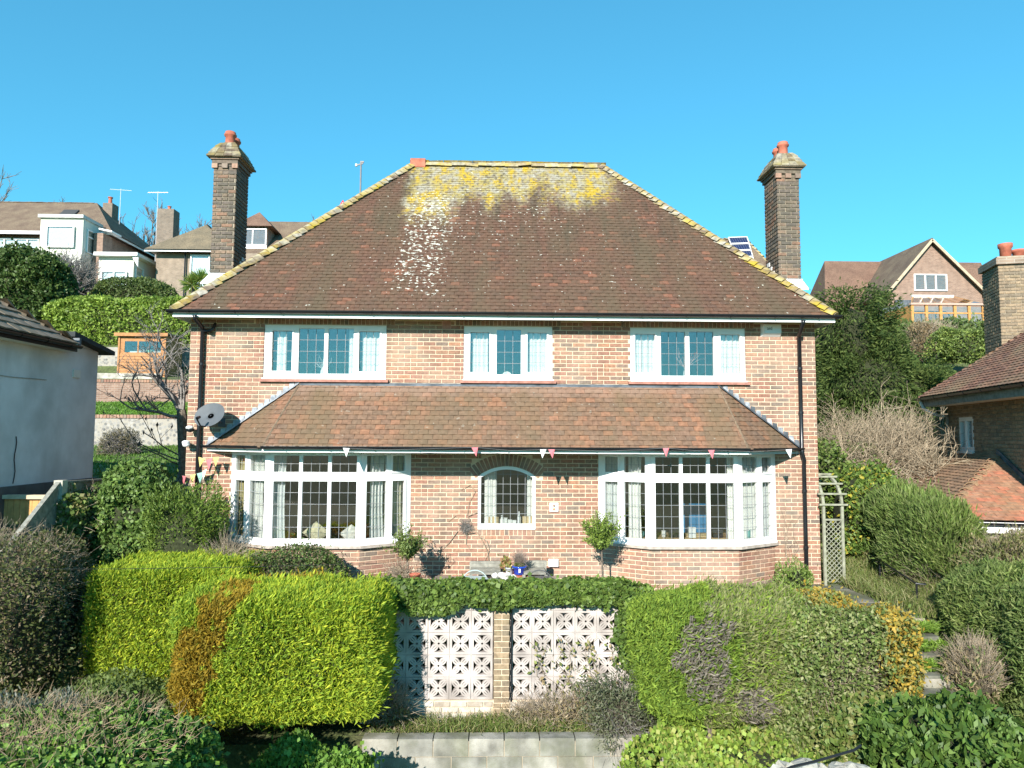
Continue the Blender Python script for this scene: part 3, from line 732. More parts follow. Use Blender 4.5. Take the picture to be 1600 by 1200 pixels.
# ---------------------------------------------------------------- lower roof over the bays
LT, LE, LY = 3.57, 2.44, -.86
ra, rb, fa, fb, wa, wb = -3.62, 3.90, -3.98, 4.13, -5.24, 5.38
b = MB(); b.add([(fa,LY,LE),(fb,LY,LE),(rb,.0,LT),(ra,.0,LT),(wa,.0,LE),(wb,.0,LE)], [(0,1,2,3),(1,5,2),(4,0,3),(0,4,5,1),(4,3,2,5)])
low = b.build('bay_roof', M['underlay'], house)
def above(p): return p.y > -.004
lay_tiles((fa,LY-.03,LE-.03),(fb,LY-.03,LE-.03),(ra,-.0,LT),(rb,-.0,LT), low, M['tile_low'], 300, seed=21)
lay_tiles((fb,LY-.02,LE-.01),(wb,.0,LE-.01),(rb,-.005,LT),(rb,-.005,LT), low, M['tile_low'], 120, seed=22)
lay_tiles((wa,.0,LE-.01),(fa,LY-.02,LE-.01),(ra,-.005,LT),(ra,-.005,LT), low, M['tile_low'], 120, seed=23)
hipm = pm('mitre_mortar', (.19,.135,.09), .3, 20, .9, .4)
for P, Q in (((fa,LY-.01,LE+.01),(ra,-.01,LT+.02)), ((fb,LY-.01,LE+.01),(rb,-.01,LT+.02))):
    MB().tube([P, Q], [.022, .016], 5).build('mitred_hip', hipm, low)
MB().box(ra-.02, rb+.02, -.022, -.006, LT-.012, 3.588).build('apron_flashing', M['flash'], low)
MB().prism([(ra-.03,-.024,LT+.0), (rb+.03,-.024,LT+.0), (rb+.03,-.055,LT-.035), (ra-.03,-.055,LT-.035)], (0, .006, .014)).build('apron_flashing', M['flash'], low)
for (xe, xt, sg) in ((wa, ra, -1), (wb, rb, 1)):
    n_ = 15
    for i in range(n_):
        t0, t1 = i/n_, (i+1)/n_
        x0, x1 = xe+(xt-xe)*t0, xe+(xt-xe)*t1; z0, z1 = LE+(LT-LE)*t0, LE+(LT-LE)*t1
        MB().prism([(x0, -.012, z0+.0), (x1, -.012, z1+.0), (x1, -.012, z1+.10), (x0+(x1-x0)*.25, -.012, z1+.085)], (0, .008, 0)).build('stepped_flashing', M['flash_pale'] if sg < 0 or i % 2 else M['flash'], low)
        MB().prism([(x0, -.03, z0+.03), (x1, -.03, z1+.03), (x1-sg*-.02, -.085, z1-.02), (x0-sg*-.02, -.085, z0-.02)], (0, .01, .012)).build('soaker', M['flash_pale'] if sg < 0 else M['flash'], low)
poly = [(wa+.1, .0), (fa+.03, LY+.06), (fb-.03, LY+.06), (wb-.1, .0)]
MB().prism([(x, y, 2.396) for x, y in poly], (0, 0, .02)).build('soffit', M['white'], house)
P4 = [(wa+.02, -.02), (fa, LY), (fb, LY), (wb-.02, -.02)]
for k in range(3):
    (xa, ya), (xb, yb) = P4[k], P4[k+1]
    MB().bar((xa, ya+.012, 2.405), (xb, yb+.012, 2.405), .02, .085).build('fascia', M['white'], house)
    d = Vector((xb-xa, yb-ya, 0)).normalized(); s = Vector((d.y, -d.x, 0))*.058
    gutter((xa+s.x, ya+s.y, 2.468), (xb+s.x, yb+s.y, 2.468), house)

# ---------------------------------------------------------------- chimneys
def chimney(x0, x1, y0, y1, zb, zt, mirror, wall_m=M['brick_dark']):
    root = bpy.data.objects.new('chimney', None); col.objects.link(root); put(root, house)
    MB().box(x0+.012, x1-.012, y0+.012, y1-.012, zb, zt).build('stack', M['mortar_dark'], root)
    lay_bricks(0, x1-x0, zb, zt, Matrix.Translation((x0, y0, 0)), root, wall_m, 300, ln=.2205, phase=random.uniform(0, .1))
    R = Matrix.Rotation(-math.pi/2, 4, 'Z'); R2 = Matrix.Rotation(math.pi/2, 4, 'Z')
    lay_bricks(0, y1-y0, zb, zt, Matrix.Translation((x0, y1, 0)) @ R, root, wall_m, 300)
    lay_bricks(0, y1-y0, zb, zt, Matrix.Translation((x1, y0, 0)) @ R2, root, wall_m, 300)
    o1 = .035
    for k, (z, o) in enumerate(((zt-.20, .0), (zt-.0, .03), (zt+.075, .055))):
        if k == 0:
            for i in range(3):
                MB().box(x0-.03+i*(x1-x0-.05)/2, x0+.08+i*(x1-x0-.05)/2, y0-.04, y0+.02, z+.11, z+.198).build('dentil_brick', M['brick'], root); continue
        MB().box(x0-o, x1+o, y0-o, y1+o, z+.001, z+.074).build('oversailing_course', M['brick_dark'], root)
    zt += .15; o = .115; cx, cy = (x0+x1)/2, (y0+y1)/2
    rows_ = 5
    for i in range(rows_):
        t = i/rows_; hx, hy = (x1-x0)/2+o-(o+.03)*t, (y1-y0)/2+o-(o+.03)*t; zz = zt+.055*i-.02
        hx2, hy2 = hx-.075, hy-.075
        for sx, sy, cnt in ((0, -1, 4), (1, 0, 5), (0, 1, 4), (-1, 0, 5)):
            for k in range(cnt):
                u0, u1 = -1+2*k/cnt+.01, -1+2*(k+1)/cnt-.01; j = random.uniform(-.008, .008)
                if sx == 0: q = [(cx+u0*hx, cy+sy*hy, zz+j), (cx+u1*hx, cy+sy*hy, zz+j), (cx+u1*hx2, cy+sy*hy2, zz+.09+j), (cx+u0*hx2, cy+sy*hy2, zz+.09+j)]
                else: q = [(cx+sx*hx, cy+u0*hy, zz+j), (cx+sx*hx, cy+u1*hy, zz+j), (cx+sx*hx2, cy+u1*hy2, zz+.09+j), (cx+sx*hx2, cy+u0*hy2, zz+.09+j)]
                MB().prism(q, (0, 0, .022)).build('hood_tile', M['tile_hood'], root)
    MB().box(cx-(x1-x0)/2-.1, cx+(x1-x0)/2+.1, y0-.1, y1+.1, zt-.03, zt+.0).build('hood_base', M['mortar_dark'], root)
    MB().box(cx-.17, cx+.17, cy-.26, cy+.26, zt, zt+.29).build('flaunching', M['tile_hood'], root)
    prof = [(.09, 0), (.105, .02), (.095, .04), (.09, .20), (.115, .22), (.12, .25), (.10, .27), (.10, .30), (.085, .31), (.08, .25)]
    for k, y in enumerate((cy-.15, cy+.17)):
        MB().lathe(prof, (cx+(.02 if k else -.01)*mirror, y, zt+.26), 18).build('chimney_pot', M['terracotta'], root, smooth=True)
    # white mortar flashing at the foot
    zf = zb+.42
    MB().box(x0-.02, x1+.02, y0-.02, y0-.0045, zf, zf+.09).build('white_flashing', M['white'], root)
    MB().prism([(x0-.10, y0-.19, zf-.16), (x1+.06, y0-.19, zf-.16), (x1+.03, y0-.022, zf+.02), (x0-.03, y0-.022, zf+.02)], (0, 0, .03)).build('white_flashing', M['white'], root)
    xi = x1 if mirror < 0 else x0
    for i in range(5):
        yy = y0+.05+i*.11; zz = zf+.0+i*.11
        MB().box(xi-.02, xi+.02, yy-.06, yy+.06, zz, zz+.08).build('white_flashing', M['fillet'], root)
    return root
chimney(-5.66, -5.22, .90, 1.56, 5.25, 7.93, -1)
chimney(5.43, 5.87, .90, 1.56, 5.25, 7.88, 1)
# rear side wings: short tiled slopes behind the chimneys
for sg, x in ((-1, -5.6), (1, 5.7)):
    q = MB().add([(x-sg*.4, 1.9, 5.75), (x+sg*.45, 1.9, 5.05), (x+sg*.45, 5.4, 5.05), (x-sg*.4, 5.4, 5.75), (x-sg*.6, 3.4, 7.0), (x+sg*.12, 3.4, 6.15)],
        [(0,1,5,4), (1,2,5), (2,3,4,5), (0,1,2,3)]).build('side_roof', M['underlay'], house)
    a_, b_ = ((x-sg*.4, 1.88, 5.75), (x+sg*.45, 1.88, 5.05))
    e0, e1, t0, t1 = ((a_, b_, (x-sg*.6, 3.4, 7.02), (x+sg*.12, 3.4, 6.17)) if sg > 0 else (b_, a_, (x+sg*.12, 3.4, 6.17), (x-sg*.6, 3.4, 7.02)))
    lay_tiles(e0, e1, t0, t1, q, M['tile_main'], 60, seed=31+sg)
# ================================================================== GROUND
def prof(tbl):
    ys, zs = zip(*tbl); return lambda y: float(np.interp(y, ys, zs))
FRONT = [(-600,-10),(-350,4),(-250,-22),(-120,-26),(-60,-14),(-20,-6.5),(-12,-4.4),(-8,-3.2),(-6,-2.6),(-3.46,-2.0),(-3.30,-1.30),(-2.56,-1.28)]
HILL = [(12.2,2.25),(12.42,3.28),(16.5,3.95),(16.72,4.9),(20,5.3),(24,7.4),(32,10.0),(40,12.8),(55,15.5),(75,17),(130,9),(600,-5)]
Cp = prof(FRONT+[(-2.5,0),(0,0),(8.0,0),(8.1,1.9)]+HILL)
Lp = prof(FRONT[:-2]+[(-3.2,-1.5),(-1.2,-.1),(0,.25),(4,1.6)]+HILL)
NLp = prof(FRONT[:-3]+[(-6,-2.0),(-3.3,-.4),(-2.6,.1),(-.7,.9),(-.5,1.5),(4,1.6),(8,1.9)]+HILL)
Rp = prof(FRONT[:-3]+[(-6,-2.2),(-4.4,-1.2),(-3.4,-.72),(-2.35,-.72),(-2.25,-.02),(0,.05),(3,.5),(8,1.7),(12.2,2.6),(16,3.8),(24,6.0),(32,7.8),(40,9.4),(55,12),(75,13.5),(130,8),(600,-5)])
RBp = prof(FRONT[:-3]+[(-6,-2.2),(-4.6,-1.0),(-3,-.2),(-1.5,.55),(0,.8),(3,1.0),(8,2.0),(12.2,2.8),(16,3.8),(24,6.0),(32,7.8),(40,9.4),(55,12),(75,13.5),(130,8),(600,-5)])
def gz(x, y):
    st = [(-7.45, NLp), (-7.3, Lp), (-5.75, Lp), (-5.6, Lp if y < 0 else Cp), (-3.85, Lp if y < 0 else Cp), (-3.7, Cp), (4.85, Cp), (5.0, Rp if y < -2 else Cp), (5.72, Rp if y < -2 else Cp), (5.82, Rp), (6.75, Rp), (7.6, RBp)]
    if x <= st[0][0]: return st[0][1](y)
    for (xa, fa_), (xb, fb_) in zip(st, st[1:]):
        if x <= xb:
            t = (x-xa)/(xb-xa); return fa_(y)*(1-t)+fb_(y)*t
    return RBp(y)
gx = sorted(set([-600,-300,-150,-90,-60,-45,-35,-28,-22,-18,-15,-12,-10,-9,-8,-7.45,-7.3,-6.5,-5.75,-5.6,-4.5,-3.85,-3.7,-2,0,2,4,4.85,5,5.72,5.82,6.3,6.75,7.6,8.5,10,12,15,18,22,28,35,45,60,90,150,300,600]))
gy = sorted(set([-600,-350,-250,-180,-120,-90,-60,-40,-30,-20,-16,-12,-10,-8,-7,-6,-5.2,-4.6,-4.4,-4,-3.46,-3.4,-3.3,-3,-2.74,-2.56,-2.5,-2.35,-2.25,-2,-1.5,-1.2,-1,-.7,-.5,0,.6,1.5,3,4,6,8,8.1,10,12.2,12.42,14,16.5,16.72,18,20,22,24,28,32,36,40,46,55,65,75,95,130,200,350,600]))
V = [(x, y, gz(x, y)) for y in gy for x in gx]; nx = len(gx)
Fg = [(j*nx+i, j*nx+i+1, (j+1)*nx+i+1, (j+1)*nx+i) for j in range(len(gy)-1) for i in range(nx-1)]
m, t, bs = nodes('ground')
c = ramp(t, noise(t, .7, 6), [(.35, (.075,.085,.028)), (.5, (.10,.13,.035)), (.68, (.12,.10,.06))])
L(t, mixc(t, 1.0, c, ramp(t, noise(t, 9, 5), [(.3, (.6,)*3), (.7, (1.4,)*3)]), 'MULTIPLY'), bs.inputs['Base Color']); setin(bs, Roughness=1.0); bump(t, bs, noise(t, 12, 6), .8, .05)
M['ground'] = m
g_ = MB(); g_.v = V; g_.f = Fg
tag(g_.build('ground', m, smooth=False), 'sloping hillside garden ground of soil and rough grass', kind='structure')
# terrace paving in front of the house, path and steps beside it
pav = pieces('paving', [(.16,.16,.13),(.19,.18,.15),(.14,.14,.115),(.18,.165,.13)], var=.45, scale=6, dirt=((.09,.10,.05), .9), dirt_scale=1.5)
ter = MB().box(-3.7, 5.0, -2.48, -.52, -.05, .012).build('terrace', M['mortar_dark']); tag(ter, 'paved terrace running along the front of the house', kind='structure')
y = -2.43
while y < -.6:
    x = -3.68
    while x < 4.9:
        wd = random.choice((.45, .6, .75)); wd = min(wd, 4.97-x)
        MB().box(x+.006, x+wd-.006, y+.006, y+.444, .013, .03+random.uniform(0, .006)).build('paving_slab', pav, ter); x += wd
    y += .45
path = MB().box(5.28, 6.18, -2.28, 1.5, -.3, .02).build('garden_path', M['mortar_dark']); tag(path, 'stone flagged path beside the house', kind='structure')
y = -2.27
while y < 1.3:
    x = 5.30; dy = random.uniform(.35, .55)
    while x < 6.05:
        wd = min(random.uniform(.3, .6), 6.17-x)
        j = [random.uniform(-.02, .02) for _ in range(8)]
        MB().prism([(x+.01+j[0], y+.01+j[1], .021), (x+wd-.012+j[2], y+.01+j[3], .021), (x+wd-.012+j[4], y+dy-.012+j[5], .021), (x+.01+j[6], y+dy-.012+j[7], .021)], (0, 0, .022+random.uniform(0, .008))).build('flagstone', pav, path); x += wd
    y += dy
for i in range(5):
    z = -.13-.16*i; y0 = -2.30-.33*i
    sp_ = thing('garden_step', ['top stone step at the edge of the flagged path', 'second stone step below the flagged path', 'third stone step below the flagged path', 'fourth stone step below the flagged path', 'lowest stone step above the glossy laurel'][i], 'step', (5.8, y0-.16, z), 'stone garden steps')
    MB().box(5.28-.1*i, 6.12-.06*i, y0-.36, y0-.0, z-.18, z-.04).build('riser', M['concrete'], sp_)
    MB().box(5.26-.1*i, 6.14-.06*i, y0-.37, y0-.004, z-.038, z).build('tread', pav, sp_)

# ================================================================== SCREEN WALL OF PIERCED BLOCKS
YB = -2.67
sw = thing('screen_wall', 'white pierced concrete screen block wall with brick pier, ivy along its top', 'wall', (0, YB, -1.3))
def screen_block():
    """pierced block: square rim with eight petals crossing a diagonal star"""
    b = MB(); S, d = .292, .09; h = S/2; rim = .030
    b.plate([-h, -h+rim, h-rim, h], [-h, -h+rim, h-rim, h], lambda x, z: abs(x) > h-rim or abs(z) > h-rim, 0, d)
    q = h-rim+.002
    def strip(pts, wd, y0, y1):
        k = len(pts); vs = []
        for i, (x, z) in enumerate(pts):
            xa, za = pts[max(i-1, 0)]; xb, zb = pts[min(i+1, k-1)]; ln = math.hypot(xb-xa, zb-za); nx_, nz_ = -(zb-za)/ln, (xb-xa)/ln
            w_ = wd(i/(k-1)) if callable(wd) else wd
            for s in (-1, 1):
                for yy in (y0, y1): vs.append((x+nx_*s*w_/2, yy, z+nz_*s*w_/2))
        fs = []
        for i in range(k-1):
            a = 4*i; c = a+4
            fs += [(a, a+2, c+2, c), (a+1, c+1, c+3, a+3), (a, c, c+1, a+1), (a+2, a+3, c+3, c+2)]
        b.add(vs, fs)
    for k in range(4):                      # straight diagonal and upright ribs
        a = k*math.pi/2
    for sx in (-1, 1):
        for sz in (-1, 1):
            strip([(0, 0), (sx*q, sz*q)], .024, .002, d-.004)
            for sw_ in (0, 1):              # curved petals: from the centre bowing out to the corner
                pts = []
                for i in range(9):
                    t = i/8; u = t*q; bow = math.sin(math.pi*t)*.025
                    x, z = sx*u, sz*u
                    if sw_: x += sx*bow*.9; z -= sz*bow*.9
                    else: x -= sx*bow*.9; z += sz*bow*.9
                    pts.append((x, z))
                strip(pts, lambda t: .022, .004, d-.006)
    for ang in range(4):
        a = ang*math.pi/2
        strip([(0, 0), (math.cos(a)*q*.42, math.sin(a)*q*.42)], lambda t: .028*(1-t)+.004, .004, d-.006)
    b.lathe([(.02, 0), (.02, .001)], (0, 0, 0), 8) if False else None
    me = b.mesh('screen_block'); me.materials.append(M['screen']); return me
blk = screen_block()
def add_piece(name, me, mw, parent):
    o = bpy.data.objects.new(name, me); col.objects.link(o); o.parent = parent; o.matrix_parent_inverse = Matrix.Translation(-wloc(parent)); o.matrix_basis = mw; return o
for i in range(6):
    for j in range(5):
        for s in (-1, 1):
            x = -.015+s*(.115+.006+.15+i*.3)
            add_piece('screen_block', blk, Matrix.Translation((x, YB+random.uniform(-.004, .004), -.97+.15+j*.3)), sw)
mj = MB()
for s in (-1, 1):
    xa, xb = sorted((-.015+s*.117, -.015+s*1.93))
    for j in range(6): mj.box(xa, xb, YB+.012, YB+.078, -.97+j*.3-.006, -.97+j*.3+.006)
    for i in range(7):
        x = -.015+s*(.121+i*.3)
        mj.box(x-.004, x+.004, YB+.014, YB+.076, -.97, .53)
mj.build('mortar_joints', M['screen'], sw)
pier = MB().box(-.015-.105, -.015+.105, YB-.03, YB+.19, -1.3, .5).build('pier', M['mortar'], sw)
lay_bricks(-.125, .095, -1.3, .5, Matrix.Translation((0, YB-.04, 0)), pier, M['brick_tan'], 300, ln=.22, phase=0)
pl = MB().box(-1.95, 1.92, YB-.02, YB+.13, -1.45, -.978).build('plinth', M['mortar'], sw)
plb = pieces('plinth_brick', [(.44,.38,.31),(.38,.32,.26),(.50,.45,.38),(.33,.27,.21)], var=.3, scale=10, dirt=((.58,.55,.5), .8), dirt_scale=2.5)
lay_bricks(-1.95, 1.92, -1.43, -.985, Matrix.Translation((0, YB-.035, 0)), pl, plb, 300, openings=[(-.14, .11, -1.5, 0)])
MB().box(.108, .132, YB-.034, YB+.0, -1.5, .42).build('drain_pipe', M['black'], sw)

# retaining wall of grey blocks
rw = thing('retaining_wall', 'low grey concrete block retaining wall below the pierced screen', 'wall', (.1, -3.35, -1.9))
MB().box(-1.75, 1.9, -3.44, -3.26, -2.7, -1.21).build('mortar_core', M['mortar_dark'], rw)
for j in range(7):
    z1 = -1.175-j*.225; x = -1.78-(.22 if j % 2 else 0)
    while x < 1.9:
        a, b_ = max(x, -1.78)+.005, min(x+.445, 1.93)-.005
        if b_-a > .05:
            MB().box(a, b_, -3.45+random.uniform(-.004, .004), -3.25, z1-.215, z1+random.uniform(-.004, .004)).build('concrete_block', M['concrete'], rw)
        x += .45
rc = MB().prism([(1.95,-3.46,-1.2),(2.55,-4.1,-1.75),(2.55,-4.1,-2.6),(1.95,-3.46,-2.6)], (.1, .14, 0)).build('sloping_kerb', M['concrete'])
tag(rc, 'sloping grey concrete kerb at the end of the block retaining wall', 'kerb')
sb = MB().box(-2.35, -1.82, -4.2, -3.3, -2.7, -1.62).build('concrete_sill', M['concrete']); tag(sb, 'pale concrete slab end beside the block retaining wall', 'slab')

# ================================================================== LEFT NEIGHBOUR (white rendered house in shade)
ln_ = thing('white_house', 'white rendered low house in shade with brown concrete tile roof', 'house', (-11, 0, 1.7))
render = pieces('white_render', [(.70,.72,.74)], rough=.9, var=.10, scale=2, bmp=.6, dirt=((.46,.48,.48), .75), dirt_scale=1.2, dirt2=((.46,.46,.45), .75))
MB().box(-16, -8.36, -2.0, 2.05, -.6, 4.36).build('wall', render, ln_)
MB().box(-16.05, -8.30, -2.06, 2.1, -.7, 1.76).build('plinth', pm('plinth_dark', (.10,.10,.10), .2, 5), ln_)
nb_tile = pieces('concrete_tile', [(.25,.19,.13),(.28,.21,.14),(.22,.17,.125),(.26,.2,.15)], var=.3, scale=12, dirt=((.12,.11,.08), .5))
sl_ = .72; zr_ = 4.34+1.725*sl_
rf = MB().add([(-8.1,.85,4.34), (-8.1,-2.6,4.34), (-9.825,-.875,zr_), (-13.4,-.875,zr_), (-15.1,.85,4.34), (-15.1,-2.6,4.34)], [(0,2,1), (4,3,2,0), (1,2,3,5), (5,3,4), (0,1,5,4)]).build('roof', M['underlay'], ln_)
lay_tiles((-8.06,.9,4.33), (-8.06,-2.65,4.33), (-9.825,-.875,zr_), (-9.825,-.875,zr_), rf, nb_tile, 300, wtile=.3, gauge=.26, thick=.03)
lay_tiles((-15.1,.9,4.33), (-8.06,.9,4.33), (-13.4,-.875,zr_), (-9.825,-.875,zr_), rf, nb_tile, 0, wtile=.3, gauge=.26, thick=.03)
lay_tiles((-8.06,-2.65,4.33), (-15.1,-2.65,4.33), (-9.825,-.875,zr_), (-13.4,-.875,zr_), rf, nb_tile, 0, wtile=.3, gauge=.26, thick=.03)
hipc = saddle_tile(.12, .12, .34, nb_tile, 'hip_tile')
hip((-8.1,.85,4.35), (-9.825,-.875,zr_+.04), rf, hipc, .32); hip((-8.1,-2.6,4.35), (-9.825,-.875,zr_+.04), rf, hipc, .32)
gutter((-8.03,.85,4.31), (-8.03,-2.6,4.31), ln_)
MB().box(-8.1, -8.08, -2.6, .84, 4.2, 4.33).build('fascia', M['black'], ln_)
MB().box(-8.355, -8.1, -2.6, .84, 4.20, 4.22).build('soffit', M['offwhite'], ln_)
MB().prism([(-8.15, .86, 4.60), (-8.15, 2.3, 4.38), (-8.15, 2.3, 4.30), (-8.15, .86, 4.5)], (-7, 0, 0)).build('lean_to_roof', pm('felt_roof', (.035,.04,.042), .3, 6), ln_)
MB().prism([(-8.36, .86, 4.35), (-8.36, 2.05, 4.35), (-8.36, 2.05, 4.36), (-8.36, .86, 4.52)], (-6, 0, 0)).build('lean_to_wall', render, ln_)
MB().box(-8.35, -8.05, .84, .9, 4.33, 4.47).build('hip_end_cap', M['flash'], ln_)
window(ln_, Matrix.Translation((0, -2.05, 0)), -12.6, -10.2, 2.3, 3.6, [(-12.5, -11.75, 2.42, 3.5, 1, 1, 1), (-11.65, -11.15, 2.4, 3.52, 1, 1, 0), (-11.05, -10.3, 2.42, 3.5, 1, 1, 1)])
MB().box(-12.7, -10.1, -2.12, -2.0, 2.2, 2.29).build('window_sill', M['white'], ln_)
pts = [(-8.345, -.35+.02*math.sin(i*1.3), 2.6-i*.1) for i in range(9)]
MB().tube(pts, .008, 5).build('wall_cable', M['black'], ln_)
MB().tube([(-8.35, -2.0+.3*i, 3.62+.012*math.sin(i)) for i in range(9)], .006, 4).build('wall_cable', M['wood_grey'], ln_)
MB().box(-8.365, -8.335, 1.2, 1.42, 3.75, 3.9).build('air_vent', M['offwhite'], ln_)

# boundary fence on the left: concrete posts and gravel boards
fn = thing('boundary_fence', 'weathered concrete post and board fence beside the white house', 'fence', (-7.2, -1, 1))
cpost = pm('post_concrete', (.46,.43,.35), .2, 8, .95, .4)
fp = [(-7.32, 1.1, 1.78, 1.0), (-7.16, -1.0, 1.84, 0.3), (-6.98, -2.6, .98, -.2), (-6.8, -4.2, .35, -1.2)]
for (x, y, zt, zb) in fp:
    MB().box(x-.07, x+.07, y-.07, y+.07, zb-.3, zt+.06).build('post', cpost, fn)
for (a, b_) in zip(fp, fp[1:]):
    for k in range(4):
        dz = .27*k
        MB().bar((a[0], a[1]-.07, a[2]-.12-dz), (b_[0], b_[1]+.07, b_[2]-.12-dz), .035, .26).build('board', M['wood_grey'], fn)
    MB().bar((a[0], a[1]-.07, a[2]+.025), (b_[0], b_[1]+.07, b_[2]+.025), .07, .03).build('capping_rail', M['wood_grey'], fn)
of = thing('timber_fence', 'orange timber board fence with pale capping beside the white house', 'fence', (-7.8, -.6, 1))
orange = pm('orange_timber', (.55,.30,.11), .2, 9, .8, .3)
for i in range(12):
    x = -8.34+i*.1; MB().box(x, x+.095, -.62, -.59, .9, 1.56).build('board', orange, of)
MB().box(-8.36, -7.12, -.68, -.55, 1.565, 1.63).build('capping', pm('pale_cap', (.55,.44,.30), .15, 9), of)
MB().box(-8.34, -7.12, -.585, -.55, 1.0, 1.1).build('rail', orange, of)

# ================================================================== BACK GARDEN ON THE LEFT
flint = None
m, t, bs = nodes('flint'); vo = N(t, 'ShaderNodeTexVoronoi'); vo.inputs['Scale'].default_value = 9
L(t, N(t, 'ShaderNodeNewGeometry').outputs['Position'], vo.inputs['Vector'])
c = ramp(t, math_(t, 'FRACT', math_(t, 'MULTIPLY', vo.outputs['Color'], 7.3)), [(0, (.10,.10,.10)), (.35, (.26,.25,.23)), (.7, (.38,.36,.33)), (1, (.18,.17,.16))])
L(t, mixc(t, maprange(t, vo.outputs['Distance'], .35, .6), c, (.34,.31,.26)), bs.inputs['Base Color']); setin(bs, Roughness=.85); bump(t, bs, vo.outputs['Distance'], -.8, .05)
M['flint'] = m
def garden_wall(name, label, x0, x1, y, z0, z1, mt, coping=True, cat='wall'):
    o = thing(name, label, cat, ((x0+x1)/2, y, z0))
    MB().box(x0, x1, y-.15, y+.15, z0-.3, z1).build('panel', mt, o)
    if coping:
        x = x0
        while x < x1:
            MB().box(x+.006, x+.105, y-.19, y+.18, z1+.004, z1+.12).build('coping_brick', M['brick'], o); x += .115
    return o
garden_wall('flint_wall', 'flint retaining wall with brick coping above the shaded lawn', -17.5, -6.5, 12.3, 2.2, 3.2, M['flint'])
brick_tex = {}
def brickmat(name, cols, mortar, scale=1.0, var=.16):
    m, t, b = nodes(name)
    g = N(t, 'ShaderNodeNewGeometry'); sp = N(t, 'ShaderNodeSeparateXYZ'); L(t, g.outputs['Position'], sp.inputs[0])
    cb = N(t, 'ShaderNodeCombineXYZ'); L(t, math_(t, 'ADD', sp.outputs[0], sp.outputs[1]), cb.inputs[0]); L(t, sp.outputs[2], cb.inputs[1])
    br = N(t, 'ShaderNodeTexBrick'); br.inputs['Color1'].default_value = rgba(cols[0]); br.inputs['Color2'].default_value = rgba(cols[1]); br.inputs['Mortar'].default_value = rgba(mortar)
    setin(br, Scale=1.0); br.inputs['Brick Width'].default_value = .225*scale; br.inputs['Row Height'].default_value = .075*scale; br.inputs['Mortar Size'].default_value = .007*scale
    L(t, cb.outputs[0], br.inputs['Vector'])
    L(t, mixc(t, 1.0, br.outputs[0], ramp(t, noise(t, 2.5, 6), [(.3, (1-var,)*3), (.7, (1+var,)*3)]), 'MULTIPLY'), b.inputs['Base Color'])
    setin(b, Roughness=.9); bump(t, b, br.outputs['Fac'], -.5, .01); return m
M['bt_red'] = brickmat('brick_far_red', [(.21,.125,.09),(.29,.18,.13)], (.32,.26,.21))
M['bt_tan'] = brickmat('brick_far_tan', [(.21,.155,.11),(.28,.205,.15)], (.32,.28,.23))
M['bt_dark'] = brickmat('brick_far_dark', [(.14,.11,.085),(.20,.15,.11)], (.25,.21,.17))
def rooftex(name, c, c2):
    m, t, b = nodes(name)
    g = N(t, 'ShaderNodeNewGeometry'); sp = N(t, 'ShaderNodeSeparateXYZ'); L(t, g.outputs['Position'], sp.inputs[0])
    w_ = math_(t, 'FRACT', math_(t, 'MULTIPLY', sp.outputs[2], 13.0))
    cc = ramp(t, noise(t, 1.1, 7), [(.3, c), (.7, c2)])
    cc = mixc(t, 1.0, cc, ramp(t, noise(t, 14, 4), [(.3, (.65,)*3), (.7, (1.35,)*3)]), 'MULTIPLY')
    L(t, cc, b.inputs['Base Color']); setin(b, Roughness=.95); bump(t, b, w_, .8, .03); return m
M['rt_brown'] = rooftex('roof_far_brown', (.13,.085,.06), (.20,.145,.095))
M['rt_red'] = rooftex('roof_far_red', (.15,.085,.06), (.21,.125,.085))
M['rt_moss'] = rooftex('roof_far_moss', (.13,.105,.07), (.21,.16,.10))
garden_wall('brick_garden_wall', 'low brick retaining wall between the upper lawn and the orange shed', -20, -6.5, 16.6, 3.9, 4.75, M['bt_red'])
garden_wall('rubble_wall', 'pale flint wall standing behind the orange shed', -21, -13.9, 21.2, 5.4, 6.75, M['flint'], False)
wh = MB().box(-19.6, -14.2, 17.3, 17.42, 4.6, 5.2).build('white_wall', pm('white_wash', (.42,.39,.33), .5, 3), None); tag(wh, 'low whitewashed wall below the orange shed', 'wall')
sh = thing('garden_shed', 'orange stained timber shed with a wide window and flat lean-to roof', 'shed', (-15.9, 19.5, 5.1))
SX0, SX1, SZ0, SZ1 = -16.95, -14.85, 5.05, 7.02
stain = pm('stained_timber', (.40,.19,.075), .18, 9, .7, .3)
n_ = 14
wnd = [(-16.68, -16.12, 6.28, 6.78), (-16.06, -15.08, 6.28, 6.78)]
MB().plate([SX0, SX1]+[v for w_ in wnd for v in w_[:2]], [SZ0, SZ1]+[v for w_ in wnd for v in w_[2:]], lambda x, z: not any(a < x < b and c < z < d for a, b, c, d in wnd), 19.03, 19.06).build('front_frame', stain, sh)
for j in range(9):
    z = SZ0+j*.132; MB().add([(SX0, 19.0, z), (SX1, 19.0, z), (SX1, 19.025, z+.13), (SX0, 19.025, z+.13), (SX0, 19.028, z), (SX1, 19.028, z)], [(0,1,2,3), (0,4,5,1)]).build('shiplap_board', stain, sh)
for (a, b_, c, d) in wnd:
    MB().box(a, b_, 19.04, 19.045, c, d).build('pane', M['glass'], sh)
MB().box(SX0, SX0+.04, 19.061, 20.6, SZ0, SZ1).build('side_panel', stain, sh); MB().box(SX1-.04, SX1, 19.061, 20.6, SZ0, SZ1).build('side_panel', stain, sh)
MB().box(SX0, SX1, 20.6, 20.64, SZ0, SZ1).build('back_panel', stain, sh); MB().box(SX0, SX1, 19.061, 20.6, SZ0, SZ0+.05).build('shed_floor', stain, sh)
